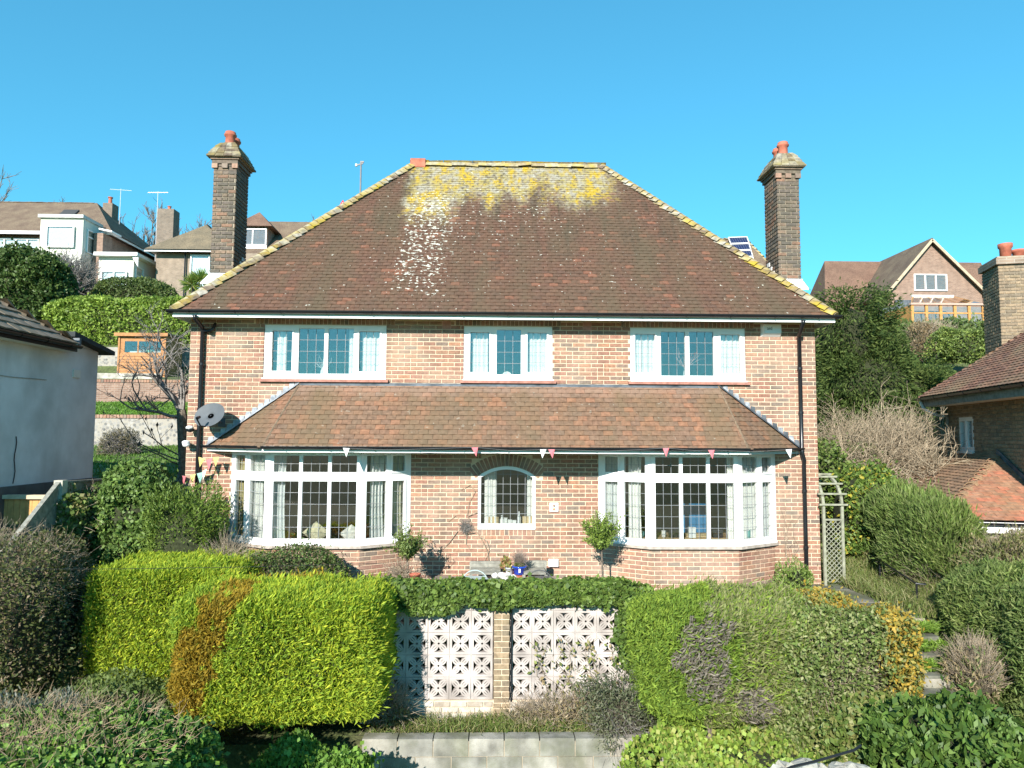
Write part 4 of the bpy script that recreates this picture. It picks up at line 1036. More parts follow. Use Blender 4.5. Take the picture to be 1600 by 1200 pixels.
MB().prism([(SX0-.12, 18.88, SZ1+.06), (SX1+.12, 18.88, SZ1+.06), (SX1+.12, 20.75, SZ1+.12), (SX0-.12, 20.75, SZ1+.12)], (0, 0, .05)).build('roof', pm('shed_felt', (.25,.2,.14), .2, 6), sh)
MB().box(SX0-.13, SX1+.13, 18.85, 18.878, SZ1-.03, SZ1+.12).build('roof_trim', stain, sh)
for x in (SX0, SX1-.07): MB().box(x-.004, x+.074, 18.985, 18.998, SZ0, SZ1-.03).build('corner_trim', stain, sh)
for k, (x, c) in enumerate(((-16.4, (.7,.7,.68)), (-15.75, (.25,.45,.3)), (-15.35, (.72,.7,.66)), (-16.0, (.6,.6,.6)))):
    o = MB().box(x-.16, x+.16, 19.25, 19.45, 5.11, 6.36+.06*(k % 2)).build('stored_box', pm('stored_%d' % k, c, .1, 9)); tag(o, ['pale storage box behind the small shed pane', 'green storage box inside the shed', 'cream storage box inside the shed at its wide pane', 'grey storage box inside the shed'][k], 'box')
# ================================================================== RIGHT NEIGHBOUR
RO_ = Vector((10.42, 3.6, 0)); ra_ = rad(12.5)
RU = Vector((-math.sin(ra_), -math.cos(ra_), 0)); RN = Vector((-math.cos(ra_), math.sin(ra_), 0))
RT = Matrix(((RU.x, -RN.x, 0, RO_.x), (RU.y, -RN.y, 0, RO_.y), (0, 0, 1, 0), (0, 0, 0, 1)))
def R_(u_, o_, z): return RT @ Vector((u_, -o_, z))          # along wall, outward, height
rh = thing('tan_brick_house', 'tan brick house with broad chimney and red tiled porch', 'house', (11, 1, 1))
wz0, wz1 = .4, 3.62; ow = (.55, 1.32, 2.34, 3.12)
wl = MB().plate([0, 8, ow[0], ow[1]], [wz0, wz1, ow[2], ow[3]], lambda x, z: not (ow[0] < x < ow[1] and ow[2] < z < ow[3]), .012, .25, RT).build('wall', M['mortar_dark'], rh)
lay_bricks(0, 8, wz0+.2, wz1, RT, wl, M['brick_tan'], 300, [ow], score=lambda x, z: 1 if x < 3.2 and z > 2 else .1)
BT = RT @ Matrix.Rotation(-math.pi/2, 4, 'Z')
MB().box(0, .25, .262, 7, wz0, wz1, RT).build('rear_wall', M['bt_tan'], rh)
MB().box(0, 8, 1.5, 1.55, wz0, wz1, RT).build('inner_wall', M['plaster'], rh)
window(rh, RT @ Matrix.Translation((0, .04, 0)), ow[0], ow[1], ow[2]+.03, ow[3], [(ow[0]+.08, (ow[0]+ow[1])/2-.05, ow[2]+.12, ow[3]-.08, 1, 1, 1), ((ow[0]+ow[1])/2+.06, ow[1]-.07, ow[2]+.12, ow[3]-.08, 4, 7, 1)], lead=.014)
MB().box(ow[0]-.05, ow[1]+.05, -.06, .1, ow[2]-.04, ow[2]+.028, RT).build('window_sill', M['white'], rh)
# roof
pit = .80
e0, e1 = R_(-.35, .45, 3.62), R_(9, .45, 3.62); t0, t1 = R_(3.2, -3.6, 3.62+4.05*pit), R_(9, -3.6, 3.62+4.05*pit); k0 = R_(-.35, -7.5, 3.62)
rr = MB().add([e0, e1, t1, t0, k0], [(0, 1, 2, 3), (4, 0, 3)]).build('roof', M['underlay'], rh)
rtile = pieces('red_brown_tile', [(.22,.11,.075),(.25,.125,.08),(.19,.10,.07),(.27,.14,.09),(.21,.12,.085)], var=.3, scale=14, dirt=((.30,.24,.13), .6), dirt_scale=.9)
lay_tiles(e0-RN*-.03, e1-RN*-.03, t0, t1, rr, rtile, 300, seed=41)
lay_tiles(k0, e0, t0, t0, rr, rtile, 60, seed=42)
hip(e0, t0, rr, saddle_tile(.10, .08, .2, rtile, 'hip_tile'), .16)
gutter(R_(9, .52, 3.60), R_(-.4, .52, 3.60), rh)
s0, s1 = R_(-.35, .44, 3.49), R_(9, .44, 3.49)
MB().bar(s0, s1, .02, .2).build('fascia', M['wood_grey'], rh)
MB().box(-.35, 9, -.42, .0, 3.40, 3.42, RT).build('soffit', M['offwhite'], rh)
MB().tube([R_(-.2, .5, 3.52), R_(-.15, .46, 3.36), R_(-.02, .3, 3.22), R_(.05, .1, 3.16)], .035, 8).build('swan_neck_pipe', M['offwhite'], rh)
MB().tube([R_(.14, .06, 3.2), R_(.14, .06, .9)], .035, 8).build('downpipe', M['wood_grey'], rh)
# chimney
ch = bpy.data.objects.new('chimney', None); col.objects.link(ch); put(ch, rh)
ca = rad(15); cu = Vector((-math.sin(ca), -math.cos(ca), 0)); cn = Vector((-math.cos(ca), math.sin(ca), 0))
C0 = at(1563.5, 500, 3.4); C0 = Vector((C0.x, C0.y, 0))            # near left corner of the stack
CT = Matrix(((cu.x, -cn.x, 0, C0.x), (cu.y, -cn.y, 0, C0.y), (0, 0, 1, 0), (0, 0, 0, 1)))     # x towards the camera along the left face
cz0, cz1, cw, cdp = 3.7, 6.72, .95, 1.6
MB().box(-cw+.012, -.012, .012, cdp-.012, cz0, cz1, CT).build('stack', M['mortar_dark'], ch)
lay_bricks(-cw, 0, cz0, cz1, CT, ch, M['brick_tan'], 300)
FT = CT @ Matrix.Rotation(math.pi/2, 4, 'Z')
lay_bricks(0, cdp, cz0, cz1, FT, ch, M['brick_tan'], 300)
MB().box(-cw-.06, .06, -.06, cdp+.06, cz1+.001, cz1+.15, CT).build('oversailing_course', M['bt_tan'], ch)
MB().box(-cw-.03, .03, -.03, cdp+.03, cz1+.151, cz1+.19, CT).build('capping', M['mortar_dark'], ch)
for (u_, v_, r_, h_) in ((-.35, .30, .14, .38), (-.45, .62, .15, .24)):
    p = CT @ Vector((u_, v_, cz1+.19)); MB().lathe([(r_*.85, 0), (r_*.9, h_*.7), (r_*1.1, h_*.78), (r_*1.12, h_), (r_*.9, h_), (r_*.85, h_*.6)], p, 16).build('chimney_pot', M['terracotta'], ch, smooth=True)
for i in range(9):
    MB().box(.005, .03, .05+i*.12, .19+i*.12, 4.22+i*.10, 4.36+i*.10, CT).build('white_flashing', M['white'], ch)
MB().box(-cw-.02, .03, -.03, -.006, 3.98, 4.20, CT).build('lead_apron', M['flash'], ch)
# porch: hipped lean-to with hand-made red tiles
A_ = R_(2.45, .02, 2.33); P1 = R_(4.75, 1.95, 1.27); P2 = R_(4.75, .02, 1.27); T0_ = R_(.5, .02, 2.33); P0 = R_(-.1, 1.95, 1.27)
porch = MB().add([A_, P1, P2, T0_, P0], [(0, 1, 2), (0, 3, 4, 1), (1, 4, 3, 0, 2)][:2]).build('porch_roof', M['underlay'], rh)
ptile = pieces('hand_made_tile', [(.34,.16,.10),(.38,.17,.10),(.30,.16,.10),(.35,.19,.12),(.32,.165,.105),(.42,.155,.095)], var=.3, scale=10, dirt=((.28,.19,.11), .5), dirt_scale=1.4)
ptile2 = pieces('side_slope_tile', [(.26,.16,.10),(.30,.18,.11),(.22,.14,.09)], var=.3, scale=10, dirt=((.17,.14,.07), .6), dirt_scale=1.4)  # browner, darker tile set for the slope along the wall
lay_tiles(P1, P2, A_, A_, porch, ptile, 300, seed=51, wtile=.17, gauge=.105)
lay_tiles(P0, P1, T0_, A_, porch, ptile2, 200, seed=52, gauge=.1)
hip(P1, A_, porch, saddle_tile(.12, .1, .3, pieces('porch_hip', [(.30,.19,.11),(.33,.21,.12)], var=.3), 'hip_tile'), .26)
for i in range(12):
    t_ = i/12; q0, q1 = P2.lerp(A_, t_), P2.lerp(A_, t_+1/12)
    MB().bar(q0+RN*.02+Vector((0,0,.06)), q1+RN*.02+Vector((0,0,.06)), .02, .11).build('stepped_flashing', M['flash'], porch)
MB().bar(P1+Vector((0,0,-.12)), P2+Vector((0,0,-.12)), .03, .18).build('fascia', M['white'], rh)
MB().bar(P0+Vector((0,0,-.12)), P1+Vector((0,0,-.12)), .03, .18).build('fascia', M['white'], rh)
gutter(P2+RU*.06+Vector((0,0,-.03)), P1+RU*.06+Vector((0,0,-.03)), rh)
MB().box(0, 4.6, -1.75, -.004, -.3, 1.1, RT).build('porch_wall', M['bt_tan'], rh)

# ================================================================== FAR HOUSES
def far_window(parent, T, x0, x1, z0, z1, cols=3, transom=False, y0=-.05, name='window', mid=None, blind=False):
    if blind: MB().box(x0+.05, x1-.05, .08, .1, z0+.05, z1-.05, T).build('blind', M['white'], parent)
    wv = (x1-x0); f_ = .09; n_ = cols; pw = (wv-f_*(n_+1))/n_; l = []
    for i in range(n_):
        a = x0+f_+i*(pw+f_)
        if transom: l += [(a, a+pw, z0+f_, z0+(z1-z0)*.66, 1, 1, 0), (a, a+pw, z0+(z1-z0)*.66+f_, z1-f_, 1, 1, 0)]
        else: l += [(a, a+pw, z0+f_, z1-f_, 1, 1, 0)]
    return window(parent, T, x0, x1, z0, z1, l, name, y0, .05)
def hiproof(parent, x0, x1, y0, y1, ze, zr, m, inset_=None, name='roof'):
    h_ = (y1-y0)/2 if inset_ is None else inset_
    ym = (y0+y1)/2
    if (x1-x0) > (y1-y0): rdg = [(x0+h_, ym, zr), (x1-h_, ym, zr)]
    else: rdg = [((x0+x1)/2, y0+h_, zr), ((x0+x1)/2, y1-h_, zr)]
    v = [(x0,y0,ze),(x1,y0,ze),(x1,y1,ze),(x0,y1,ze)]+rdg
    if (x1-x0) > (y1-y0): f = [(0,1,5,4),(1,2,5),(2,3,4,5),(3,0,4),(0,3,2,1)]
    else: f = [(0,1,4),(1,2,5,4),(2,3,5),(3,0,4,5),(0,3,2,1)]
    o = MB().add(v, f).build(name, m, parent)
    rc_ = saddle_tile(.14, .14, .5, m, 'ridge_tile')
    hip(rdg[0], rdg[1], o, rc_, .48, 'ridge_tile', 0)
    return o
def TY(y): return Matrix.Translation((0, y, 0))
# --- hilltop house with the white bay tower
fa_h = thing('hilltop_house', 'hilltop brick house with white rendered square bay and a skylight', 'house', (-36, 44, 13))
MB().box(-46, -30.6, 42.75, 52, 11, 18.15).build('wall', M['bt_red'], fa_h)
hiproof(fa_h, -47, -30.0, 42.0, 52.6, 18.25, 22.3, M['rt_brown'], 4.3)
MB().box(-47, -30.0, 41.97, 42.0, 18.05, 18.3).build('fascia', M['white'], fa_h); MB().box(-30.03, -29.98, 42.01, 52.6, 18.05, 18.3).build('fascia', M['white'], fa_h)
gutter((-30.0+.07, 52.6, 18.25), (-30.0+.07, 42, 18.25), fa_h)
far_window(fa_h, TY(42.55), -39.5, -35.9, 15.6, 17.85, 4, False, blind=True)
wb_m = pm('cream_render', (.68,.66,.58), .05, 2, .9, .1)
MB().box(-34.3, -31.15, 40.12, 42.58, 10.5, 18.75).build('bay_tower', wb_m, fa_h)
MB().box(-34.4, -31.05, 39.9, 42.6, 18.751, 19.0).build('bay_parapet', pm('parapet_felt', (.5,.5,.47), .15, 3), fa_h)
far_window(fa_h, TY(39.96), -33.75, -31.7, 16.5, 18.15, 1, blind=True)
far_window(fa_h, TY(39.96), -33.0, -31.75, 13.2, 14.9, 2)
XT = Matrix.Translation((-31.1, 0, 0)) @ Matrix.Rotation(math.pi/2, 4, 'Z')
far_window(fa_h, XT, 40.6, 42.1, 16.3, 18.1, 1, True); far_window(fa_h, XT, 40.6, 42.1, 13.6, 15.0, 1)
MB().prism([(-30.6+.0, 41.2, 18.25), (-29.6, 41.2, 18.05), (-29.6, 42.6, 18.05), (-30.6, 42.6, 18.25)], (0, 0, .12)).build('corner_eave', M['white'], fa_h)
MB().box(-31.0, -30.3, 41.3, 42.59, 11, 18.0).build('corner_pier', M['bt_red'], fa_h)
MB().box(-33.75, -32.95, 47.2, 48.2, 18, 22.3).build('chimney', M['bt_dark'], fa_h)
MB().lathe([(.16, 0), (.14, .5), (.2, .55), (.2, .62)], (-33.35, 47.6, 22.3), 12).build('chimney_pot', M['terracotta'], fa_h)
sk_z = 20.1
MB().prism([(-35.4, 43.75, 19.85), (-34.2, 43.75, 19.85), (-34.2, 44.75, 20.75), (-35.4, 44.75, 20.75)], (0, -.09, .12)).build('skylight', pm('skylight_frame', (.06,.06,.06), .1, 5), fa_h)
MB().prism([(-35.25, 43.80, 20.02), (-34.35, 43.80, 20.02), (-34.35, 44.55, 20.70), (-35.25, 44.55, 20.70)], (0, -.03, .04)).build('skylight_pane', M['glass'], fa_h)
ext = thing('white_extension', 'flat roofed white extension with glazed doors beside the hilltop house', 'extension', (-29.5, 40, 13))
MB().box(-30.2, -27.6, 40.72, 45, 10.5, 16.0).build('wall', wb_m, ext)
MB().box(-30.35, -27.1, 40.2, 45.2, 16.0, 16.25).build('roof', M['white'], ext)
MB().prism([(-27.6, 40.4, 15.99), (-27.12, 40.4, 15.99), (-27.12, 40.4, 15.2)], (0, .1, 0)).build('bracket', M['white'], ext)
far_window(ext, TY(40.56), -29.9, -28.0, 12.5, 14.9, 2, blind=True)
XE = Matrix.Translation((-27.58, 0, 0)) @ Matrix.Rotation(math.pi/2, 4, 'Z'); far_window(ext, XE, 41, 42.2, 13.2, 15.4, 1, True)
dk = MB().box(-27.4, -24.9, 44.0, 50, 10, 15.9).build('dark_outbuilding', M['bt_dark']); tag(dk, 'dark brick outbuilding wall between the two hilltop houses', 'outbuilding')
# --- second hilltop house behind the left chimney
h2 = thing('dormer_house', 'tan brick hillside house with hipped roof and white dormer', 'house', (-22, 46, 13))
MB().box(-26.6, -16, 42.12, 50, 10, 16.75).build('wall', M['bt_tan'], h2)
hiproof(h2, -27.2, -20.6, 41.4, 49.5, 16.85, 19.75, M['rt_moss'], 3.3)
MB().add([(-22,45,17.0),(-8,45,17.0),(-8,51,22.0),(-21.5,51,22.0),(-23.5,51,17)], [(0,1,2,3),(4,0,3)]).build('main_roof', M['rt_brown'], h2)
MB().box(-22, -8, 45.05, 51, 14, 16.98).build('rear_wall', M['bt_tan'], h2)
gutter((-27.25, 41.33, 16.82), (-20.6, 41.33, 16.82), h2)
MB().box(-27.2, -20.6, 41.39, 41.42, 16.65, 16.85).build('fascia', M['white'], h2)
MB().box(-28.45, -27.1, 45.8, 46.9, 14, 21.4).build('chimney', M['bt_dark'], h2)
MB().lathe([(.13, 0), (.13, .3), (.17, .32), (.17, .36)], (-27.7, 46.3, 21.4), 10).build('chimney_pot', M['terracotta'], h2)
MB().tube([(-24.3, 41.94, 16.7), (-24.3, 41.94, 12)], .06, 6).build('downpipe', M['black'], h2)
far_window(h2, TY(41.96), -23.9, -21.0, 13.8, 16.55, 2, blind=True)
far_window(h2, TY(41.96), -26.0, -24.7, 11.6, 13.1, 2, True, blind=True); far_window(h2, TY(41.96), -23.9, -22.6, 11.4, 13.0, 2)
dm = bpy.data.objects.new('dormer', None); col.objects.link(dm); put(dm, h2)
MB().box(-22.0, -19.6, 46.7, 49.5, 18.3, 20.2).build('dormer_wall', M['bt_red'], dm)
hiproof(dm, -22.4, -19.1, 46.3, 50, 20.2, 21.9, M['rt_red'], 1.7, 'dormer_roof')
far_window(dm, TY(46.66), -21.95, -19.65, 18.6, 20.05, 2)
MB().box(-22.0, -19.6, 46.6, 46.68, 18.25, 18.58).build('dormer_apron', M['white'], dm)
far_window(h2, TY(45.0), -20.2, -19.0, 14.6, 16.6, 1)
# --- aerials
def aerial(label, x, y, z0, z1, a):
    o = thing('television_aerial', label, 'aerial', (x, y, z0), 'rooftop television aerials')
    al = pm('aluminium', (.62,.63,.65), .1, 5, .4, 0, .5, .3)
    MB().tube([(x, y, z0), (x, y, z1)], .026, 6).build('mast', al, o)
    d = Vector((math.cos(a), math.sin(a), .05)); s = Vector((-math.sin(a), math.cos(a), 0)); c = Vector((x, y, z1-.1))
    MB().bar(c-d*.8, c+d*.8, .03, .03).build('boom', al, o)
    for i in range(9):
        p = c+d*(-.8+i*.2); MB().bar(p-s*.22-Vector((0,0,.12)), p+s*.22+Vector((0,0,.12)), .014, .014).build('element', al, o)
p = at(189, 295, 47.5); aerial('silver television aerial on the slim chimney of the hilltop house', p.x, p.y, 19.5, p.z, .35)
p = at(247, 299, 46.5); aerial('silver television aerial beside the broad dark chimney', p.x, p.y, 17, p.z, .1)
# --- gabled house on the right
gh = thing('gabled_house', 'red brown gabled brick house on the hillside behind the evergreen', 'house', (32, 43, 9))
gx0, gx1, gap = 29.6, 36.9, 17.75
gxc = 32.98
MB().add([(gx0,40,8),(gx1,40,8),(gx1,40,13.75),(gxc,40,gap-.1),(gx0,40,13.75),(gx0,48,8),(gx1,48,8),(gx1,48,13.75),(gxc,48,gap-.1),(gx0,48,13.75)], [(0,1,2,3,4),(0,4,9,5),(1,6,7,2)]).build('gable_wall', M['bt_red'], gh)
for (xa, sg) in ((gx0-.35, -1), (gx1+.35, 1)):
    MB().prism([(xa, 39.6, 13.45), (gxc, 39.6, gap), (gxc, 48, gap), (xa, 48, 13.45)], (0, 0, .14)).build('gable_roof', M['rt_brown'], gh)
    MB().bar((xa, 39.58, 13.42), (gxc, 39.58, gap-.03), .04, .2).build('barge_board', pm('barge_timber', (.45,.36,.25), .2, 4), gh)
MB().add([(26.2,43,12.2),(41,43,12.2),(41.5,46.5,17.75),(27.9,46.5,17.75),(26.6,50,12.2),(41,50,12.2)], [(0,1,2,3),(5,4,3,2),(4,0,3)]).build('main_roof', M['rt_red'], gh)
MB().box(26.5, 41, 43.3, 49.8, 7.5, 12.3).build('main_wall', M['bt_red'], gh)
far_window(gh, TY(39.95), 31.65, 34.2, 13.85, 15.15, 3)
MB().box(35.2, 36.5, 44.6, 45.6, 15, 18.6).build('chimney', M['bt_red'], gh); MB().box(35.05, 36.65, 44.45, 45.75, 18.601, 18.75).build('chimney_cap', M['mortar_dark'], gh)
cv = thing('conservatory', 'orange timber framed conservatory with glass roof below the brick gable', 'conservatory', (31.5, 37, 9))
ct = pm('conservatory_timber', (.50,.25,.08), .2, 5, .7)
q0 = at(1425, 480, 36.2); q1 = at(1536, 480, 36.2); zt_ = at(1480, 477, 36.2).z; zb_ = at(1480, 512, 36.2).z
MB().box(q0.x, q1.x, 36.3, 39.9, 7.5, zb_).build('base_wall', M['offwhite'], cv)
nb_ = 5
for i in range(nb_+1):
    x = q0.x+(q1.x-q0.x)*i/nb_; MB().box(x-.09, x+.09, 36.14, 36.3, zb_, zt_).build('post', ct, cv)
for i in range(nb_):
    xa, xb = q0.x+(q1.x-q0.x)*i/nb_+.09, q0.x+(q1.x-q0.x)*(i+1)/nb_-.09
    MB().box(xa, xb, 36.2, 36.22, zb_, zt_-.62).build('pane', M['glass'], cv); MB().box(xa, xb, 36.2, 36.22, zt_-.5, zt_-.1).build('pane', M['glass'], cv)
    MB().box(xa, xb, 36.16, 36.28, zt_-.61, zt_-.51).build('transom', ct, cv)
MB().box(q0.x-.15, q1.x+.15, 36.05, 36.32, zt_, zt_+.14).build('eaves_beam', pm('eaves_beam', (.50,.33,.26), .1, 5), cv)
MB().box(q0.x-.05, q0.x+.05, 36.32, 39.9, zb_, zt_).build('side_frame', ct, cv)
ax_ = (q0.x+q1.x)/2+.3; az_ = zt_+1.0
for i in range(7):
    x = q0.x+(q1.x-q0.x)*i/6; MB().bar((x, 36.2, zt_+.12), (q0.x+1.3+(q1.x-q0.x-2.0)*i/6, 38.2, az_), .1, .08).build('rafter', ct, cv)
MB().prism([(q0.x, 36.2, zt_+.16), (q1.x, 36.2, zt_+.16), (q1.x-.9, 38.2, az_+.03), (q0.x+1.3, 38.2, az_+.03)], (0, .01, .02)).build('roof_pane', M['glass'], cv)
MB().box(q0.x+1.2, q1.x-.8, 38.1, 38.3, az_, az_+.12).build('ridge_beam', M['offwhite'], cv)
for i in range(4):
    MB().box(q0.x-2.4+i*1.1, q0.x-1.2+i*1.1, 39.7, 39.97, zt_-1.3+.55*i, zt_-.6+.55*i).build('lead_step', M['flash'], cv)
gwall = MB().box(30.6, 37, 33.6, 33.9, 6, at(1515, 522, 33.6).z).build('white_terrace_wall', M['white']); tag(gwall, 'white painted terrace wall under the conservatory', 'wall')
# --- house with the solar panels behind the right-hand chimney
sh2 = thing('solar_house', 'brown roofed house with dark solar panels behind the right chimney', 'house', (15, 34, 7))
rt, rl = at(1166, 373, 33), at(1100, 370, 33)
eL, eR = at(1060, 470, 29.5), at(1262, 470, 29.5)
MB().add([(eL.x-3, eL.y, eL.z), (eR.x, eR.y, eL.z), (rt.x, rt.y, rt.z), (rl.x-4, rt.y, rt.z), (eR.x+.5, 38, eL.z)], [(0,1,2,3), (1,4,2)]).build('roof', M['rt_brown'], sh2)
MB().box(eL.x-2.5, eR.x-.4, eL.y+.5, 38, 4, eL.z+.1).build('wall', M['bt_red'], sh2)
hip((eR.x, eR.y, eL.z), (rt.x, rt.y, rt.z), sh2, saddle_tile(.14, .12, .4, M['tile_ridge'], 'ridge_tile'), .38, 'ridge_tile')
hip((rl.x-4, rt.y, rt.z), (rt.x, rt.y, rt.z), sh2, saddle_tile(.14, .12, .4, M['tile_ridge'], 'ridge_tile'), .38, 'ridge_tile')
m, t, bs = nodes('solar_cells'); g = N(t, 'ShaderNodeNewGeometry'); sp = N(t, 'ShaderNodeSeparateXYZ'); L(t, g.outputs['Position'], sp.inputs[0])
w_ = math_(t, 'FRACT', math_(t, 'MULTIPLY', sp.outputs[0], 6.5)); L(t, mixc(t, maprange(t, w_, .04, .1), (.20,.22,.28), (.02,.025,.07)), bs.inputs['Base Color']); setin(bs, Roughness=.25)
M['solar'] = m
for i in range(4):
    a0, a1 = at(1137+3.5*i, 376+10.5*i, 32.7-.62*i), at(1166+3.0*i, 375+10.5*i, 32.7-.62*i)
    b0, b1 = at(1140.5+3.5*i, 385.5+10.5*i, 32.15-.62*i), at(1169+3.0*i, 384.5+10.5*i, 32.15-.62*i)
    up_ = Vector((0, -.12, .16))
    MB().prism([b0+up_, b1+up_, a1+up_, a0+up_], (0, .02, -.04)).build('solar_panel', M['solar'], sh2)
    for (p_, q_) in ((a0, a1), (b0, b1), (a0, b0), (a1, b1)): MB().bar(p_+up_*1.1, q_+up_*1.1, .05, .05).build('panel_frame', M['offwhite'], sh2)
# --- pole with sensors and warning sign on the road behind
p = at(564, 258, 40); po = thing('camera_pole', 'slim grey pole with a small crossarm rising behind the roof', 'pole', (p.x, p.y, 14))
pg = pm('grey_steel', (.22,.2,.2), .1, 5, .5)
MB().tube([(p.x, p.y, 13), (p.x, p.y, p.z+.2)], [.09, .06], 8).build('mast', pg, po)
MB().bar((p.x-.3, p.y, p.z), (p.x+.15, p.y, p.z+.12), .08, .08).build('crossarm', pg, po); MB().box(p.x-.42, p.x-.28, p.y-.08, p.y+.08, p.z-.1, p.z+.08).build('sensor', M['offwhite'], po); MB().box(p.x-.05, p.x+.22, p.y-.06, p.y+.06, p.z+.18, p.z+.3).build('camera_head', pg, po)
p = at(535.5, 319, 38); sg = thing('warning_sign', 'triangular warning road sign seen above the roof hip', 'sign', (p.x, p.y, 14))
MB().prism([(p.x-.42, p.y, p.z-.42), (p.x+.42, p.y, p.z-.42), (p.x, p.y, p.z+.33)], (0, .03, 0)).build('red_border', pm('sign_red', (.55,.04,.05), .1, 5), sg)
MB().prism([(p.x-.29, p.y-.006, p.z-.35), (p.x+.29, p.y-.006, p.z-.35), (p.x, p.y-.006, p.z+.17)], (0, .005, 0)).build('sign_face', pm('sign_face', (.45,.42,.5), .1, 5), sg)
MB().tube([(p.x, p.y+.06, 13), (p.x, p.y+.06, p.z)], .05, 8).build('post', pg, sg)
# ================================================================== PLANTS
def bush(name, label, cat, c, h, n, cols, size=.05, p=4, amp=.12, sc_=2.5, thick=.15, mat='leaf', wid=.55, out=.5, up=.2, rndm=.8, droop=0, cs=.74, group=None, colfn=None, seed=0, var=.2, coremat=None, low=True, w_=None, part='foliage', fold=.25, root=None, jit=.35, sweep=(0, 0, 0)):
    o = root or thing(name, label, cat, (c[0], c[1], c[2]-h[2]), group)
    P, nr = shell(c, h, n, p, amp, sc_, thick, seed, low)
    # a hedge is thinner on its shaded back and underside
    gk = np.random.RandomState(seed+77).rand(n); kp = ~(((nr[:, 1] > .5) & (gk > .3)) | ((nr[:, 2] < -.5) & (gk > .25))); P, nr = P[kp], nr[kp]; n = len(P)
    C = palette(n, cols, seed, var, w_)
    # species patches: clumps a little yellower or bluer than their neighbours
    k = (vnoise(P+3.3, 1.7)-.5)[:, None]; C = np.clip(C*(1+k*np.array([.4, .32, .2])), 0, 1)
    if colfn is not None: C = colfn(P, nr, C)
    leaves(part, P, nr, C, size, wid, out, up, rndm, M[mat], o, seed, droop, fold=fold, jit=jit, sweep=sweep)
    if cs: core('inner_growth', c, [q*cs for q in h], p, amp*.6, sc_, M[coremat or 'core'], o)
    return o
def twigs(name, c, h, n, ln, r_, m, parent, seed=0, up=.3, base=None, wob=.12, sh=.0, out=.7, kind=None):
    """arching twigs filling a rounded volume"""
    g = np.random.RandomState(seed); segs = []
    c = np.array(c, float); h = np.array(h, float)
    for i in range(n):
        q = g.normal(size=3); q = q/np.linalg.norm(q)*(g.rand()**.45)
        p_ = c+q*h*(1-.5*ln/max(h.max(), .01)); d = q*out+np.array([0, 0, up])+g.normal(size=3)*.55; d /= np.linalg.norm(d)
        pts = [p_]; l = ln*g.uniform(.5, 1.2)
        for k in range(3):
            d = d+g.normal(size=3)*wob*1.6; d /= np.linalg.norm(d); pts.append(pts[-1]+d*l/3)
        segs.append((pts, r_, r_*.4))
    return twig_mesh(name, segs, m, parent, kind)
GOLD = [(.42,.50,.04),(.34,.44,.04),(.26,.38,.04),(.50,.53,.05),(.21,.32,.04),(.38,.47,.05)]
BROWN = np.array([(.42,.29,.03),(.37,.25,.03),(.33,.26,.04)])
def dead(test):
    def fn(P, nr, C):
        mk = test(P); g = np.random.RandomState(4); b_ = BROWN[g.randint(0, 3, len(P))]*(1+g.uniform(-.2, .2, (len(P), 1)))
        return np.where(mk[:, None], b_, C)
    return fn
# --- clipped golden conifers
bush('golden_conifer', 'tall clipped golden conifer block beside the dark twiggy hedge', 'conifer', (-4.88, -1.55, -.10), (1.12, .88, .86), 135000, GOLD, 0.075, 7, .06, 2.2, .12, 'needle', 0.2, .5, .15, .6, colfn=dead(lambda P: (P[:, 0] > -4.15+.25*P[:, 2]+(vnoise(P, 3)-.5)*.4) & (P[:, 2] < .35) & (P[:, 1] < -2.1)), seed=1, cs=.84, jit=.5, sweep=(.35, -.1, .3))
bush('golden_conifer', 'broad golden conifer block with browned side against the pierced wall', 'conifer', (-2.75, -3.2, -.06), (1.27, .90, .77), 165000, GOLD, 0.075, 6, .09, 1.9, .14, 'needle', 0.2, .5, .12, .6, colfn=dead(lambda P: ((np.abs(P[:, 0]-(-3.62+.25*P[:, 2]+(vnoise(P, 1.8)-.5)*.35)) < .27+(vnoise(P, 6)-.5)*.25) & (P[:, 1] < -3.3) & (vnoise(P, 11) > .22)) | ((P[:, 2] > .5) & (P[:, 1] > -2.85+(vnoise(P, 3)-.5)*.5) & (P[:, 0] < -2.45+(vnoise(P, 2.5)-.5)*.8))), seed=2, cs=.84, jit=.5, sweep=(.35, -.1, .3))
def patch(P, nr, C):
    g = np.random.RandomState(5)
    d1 = ((P[:, 0]-2.45-.25*P[:, 2])/.40)**2+((P[:, 2]+.12)/.50)**2+(vnoise(P, 2.6)-.5)*3.2+(vnoise(P, 8)-.5)*1.6 < .75
    d2 = ((P[:, 0]-3.05)/.30)**2+((P[:, 2]+.58)/.22)**2+(vnoise(P, 2.6)-.5)*3.0+(vnoise(P, 8)-.5)*1.6 < .75
    dry = (P[:, 0] > 2.55+(vnoise(P, 1.5)-.5)*1.2)
    gb = np.array([.27,.235,.19])*(1+g.uniform(-.4, .4, (len(P), 1))); ol = np.array([.28,.29,.12])*(1+g.uniform(-.3, .3, (len(P), 1)))
    C = np.where((dry & (g.rand(len(P)) < .62))[:, None], ol, C)
    return np.where(((d1 | d2) & (P[:, 1] < -3.2) & (g.rand(len(P)) < .72))[:, None], gb, C)
rcn = bush('patchy_conifer', 'rounded green conifer with grey dead patches at the end of the pierced wall', 'conifer', (2.92, -3.15, -.16), (1.25, .95, .76), 145000, [(.18,.28,.04),(.24,.34,.05),(.30,.40,.06),(.15,.23,.04  )], 0.075, 4, .10, 1.9, .16, 'needle', 0.2, .5, .05, .65, colfn=patch, seed=3, cs=.83, coremat='core_brown', jit=.5, sweep=(.35, -.1, .3))
MB().tube([(2.52, -3.9, -1.6), (2.54, -3.75, -1.0), (2.6, -3.5, -.6)], [.05, .045, .04], 8).build('trunk', M['bark'], rcn)
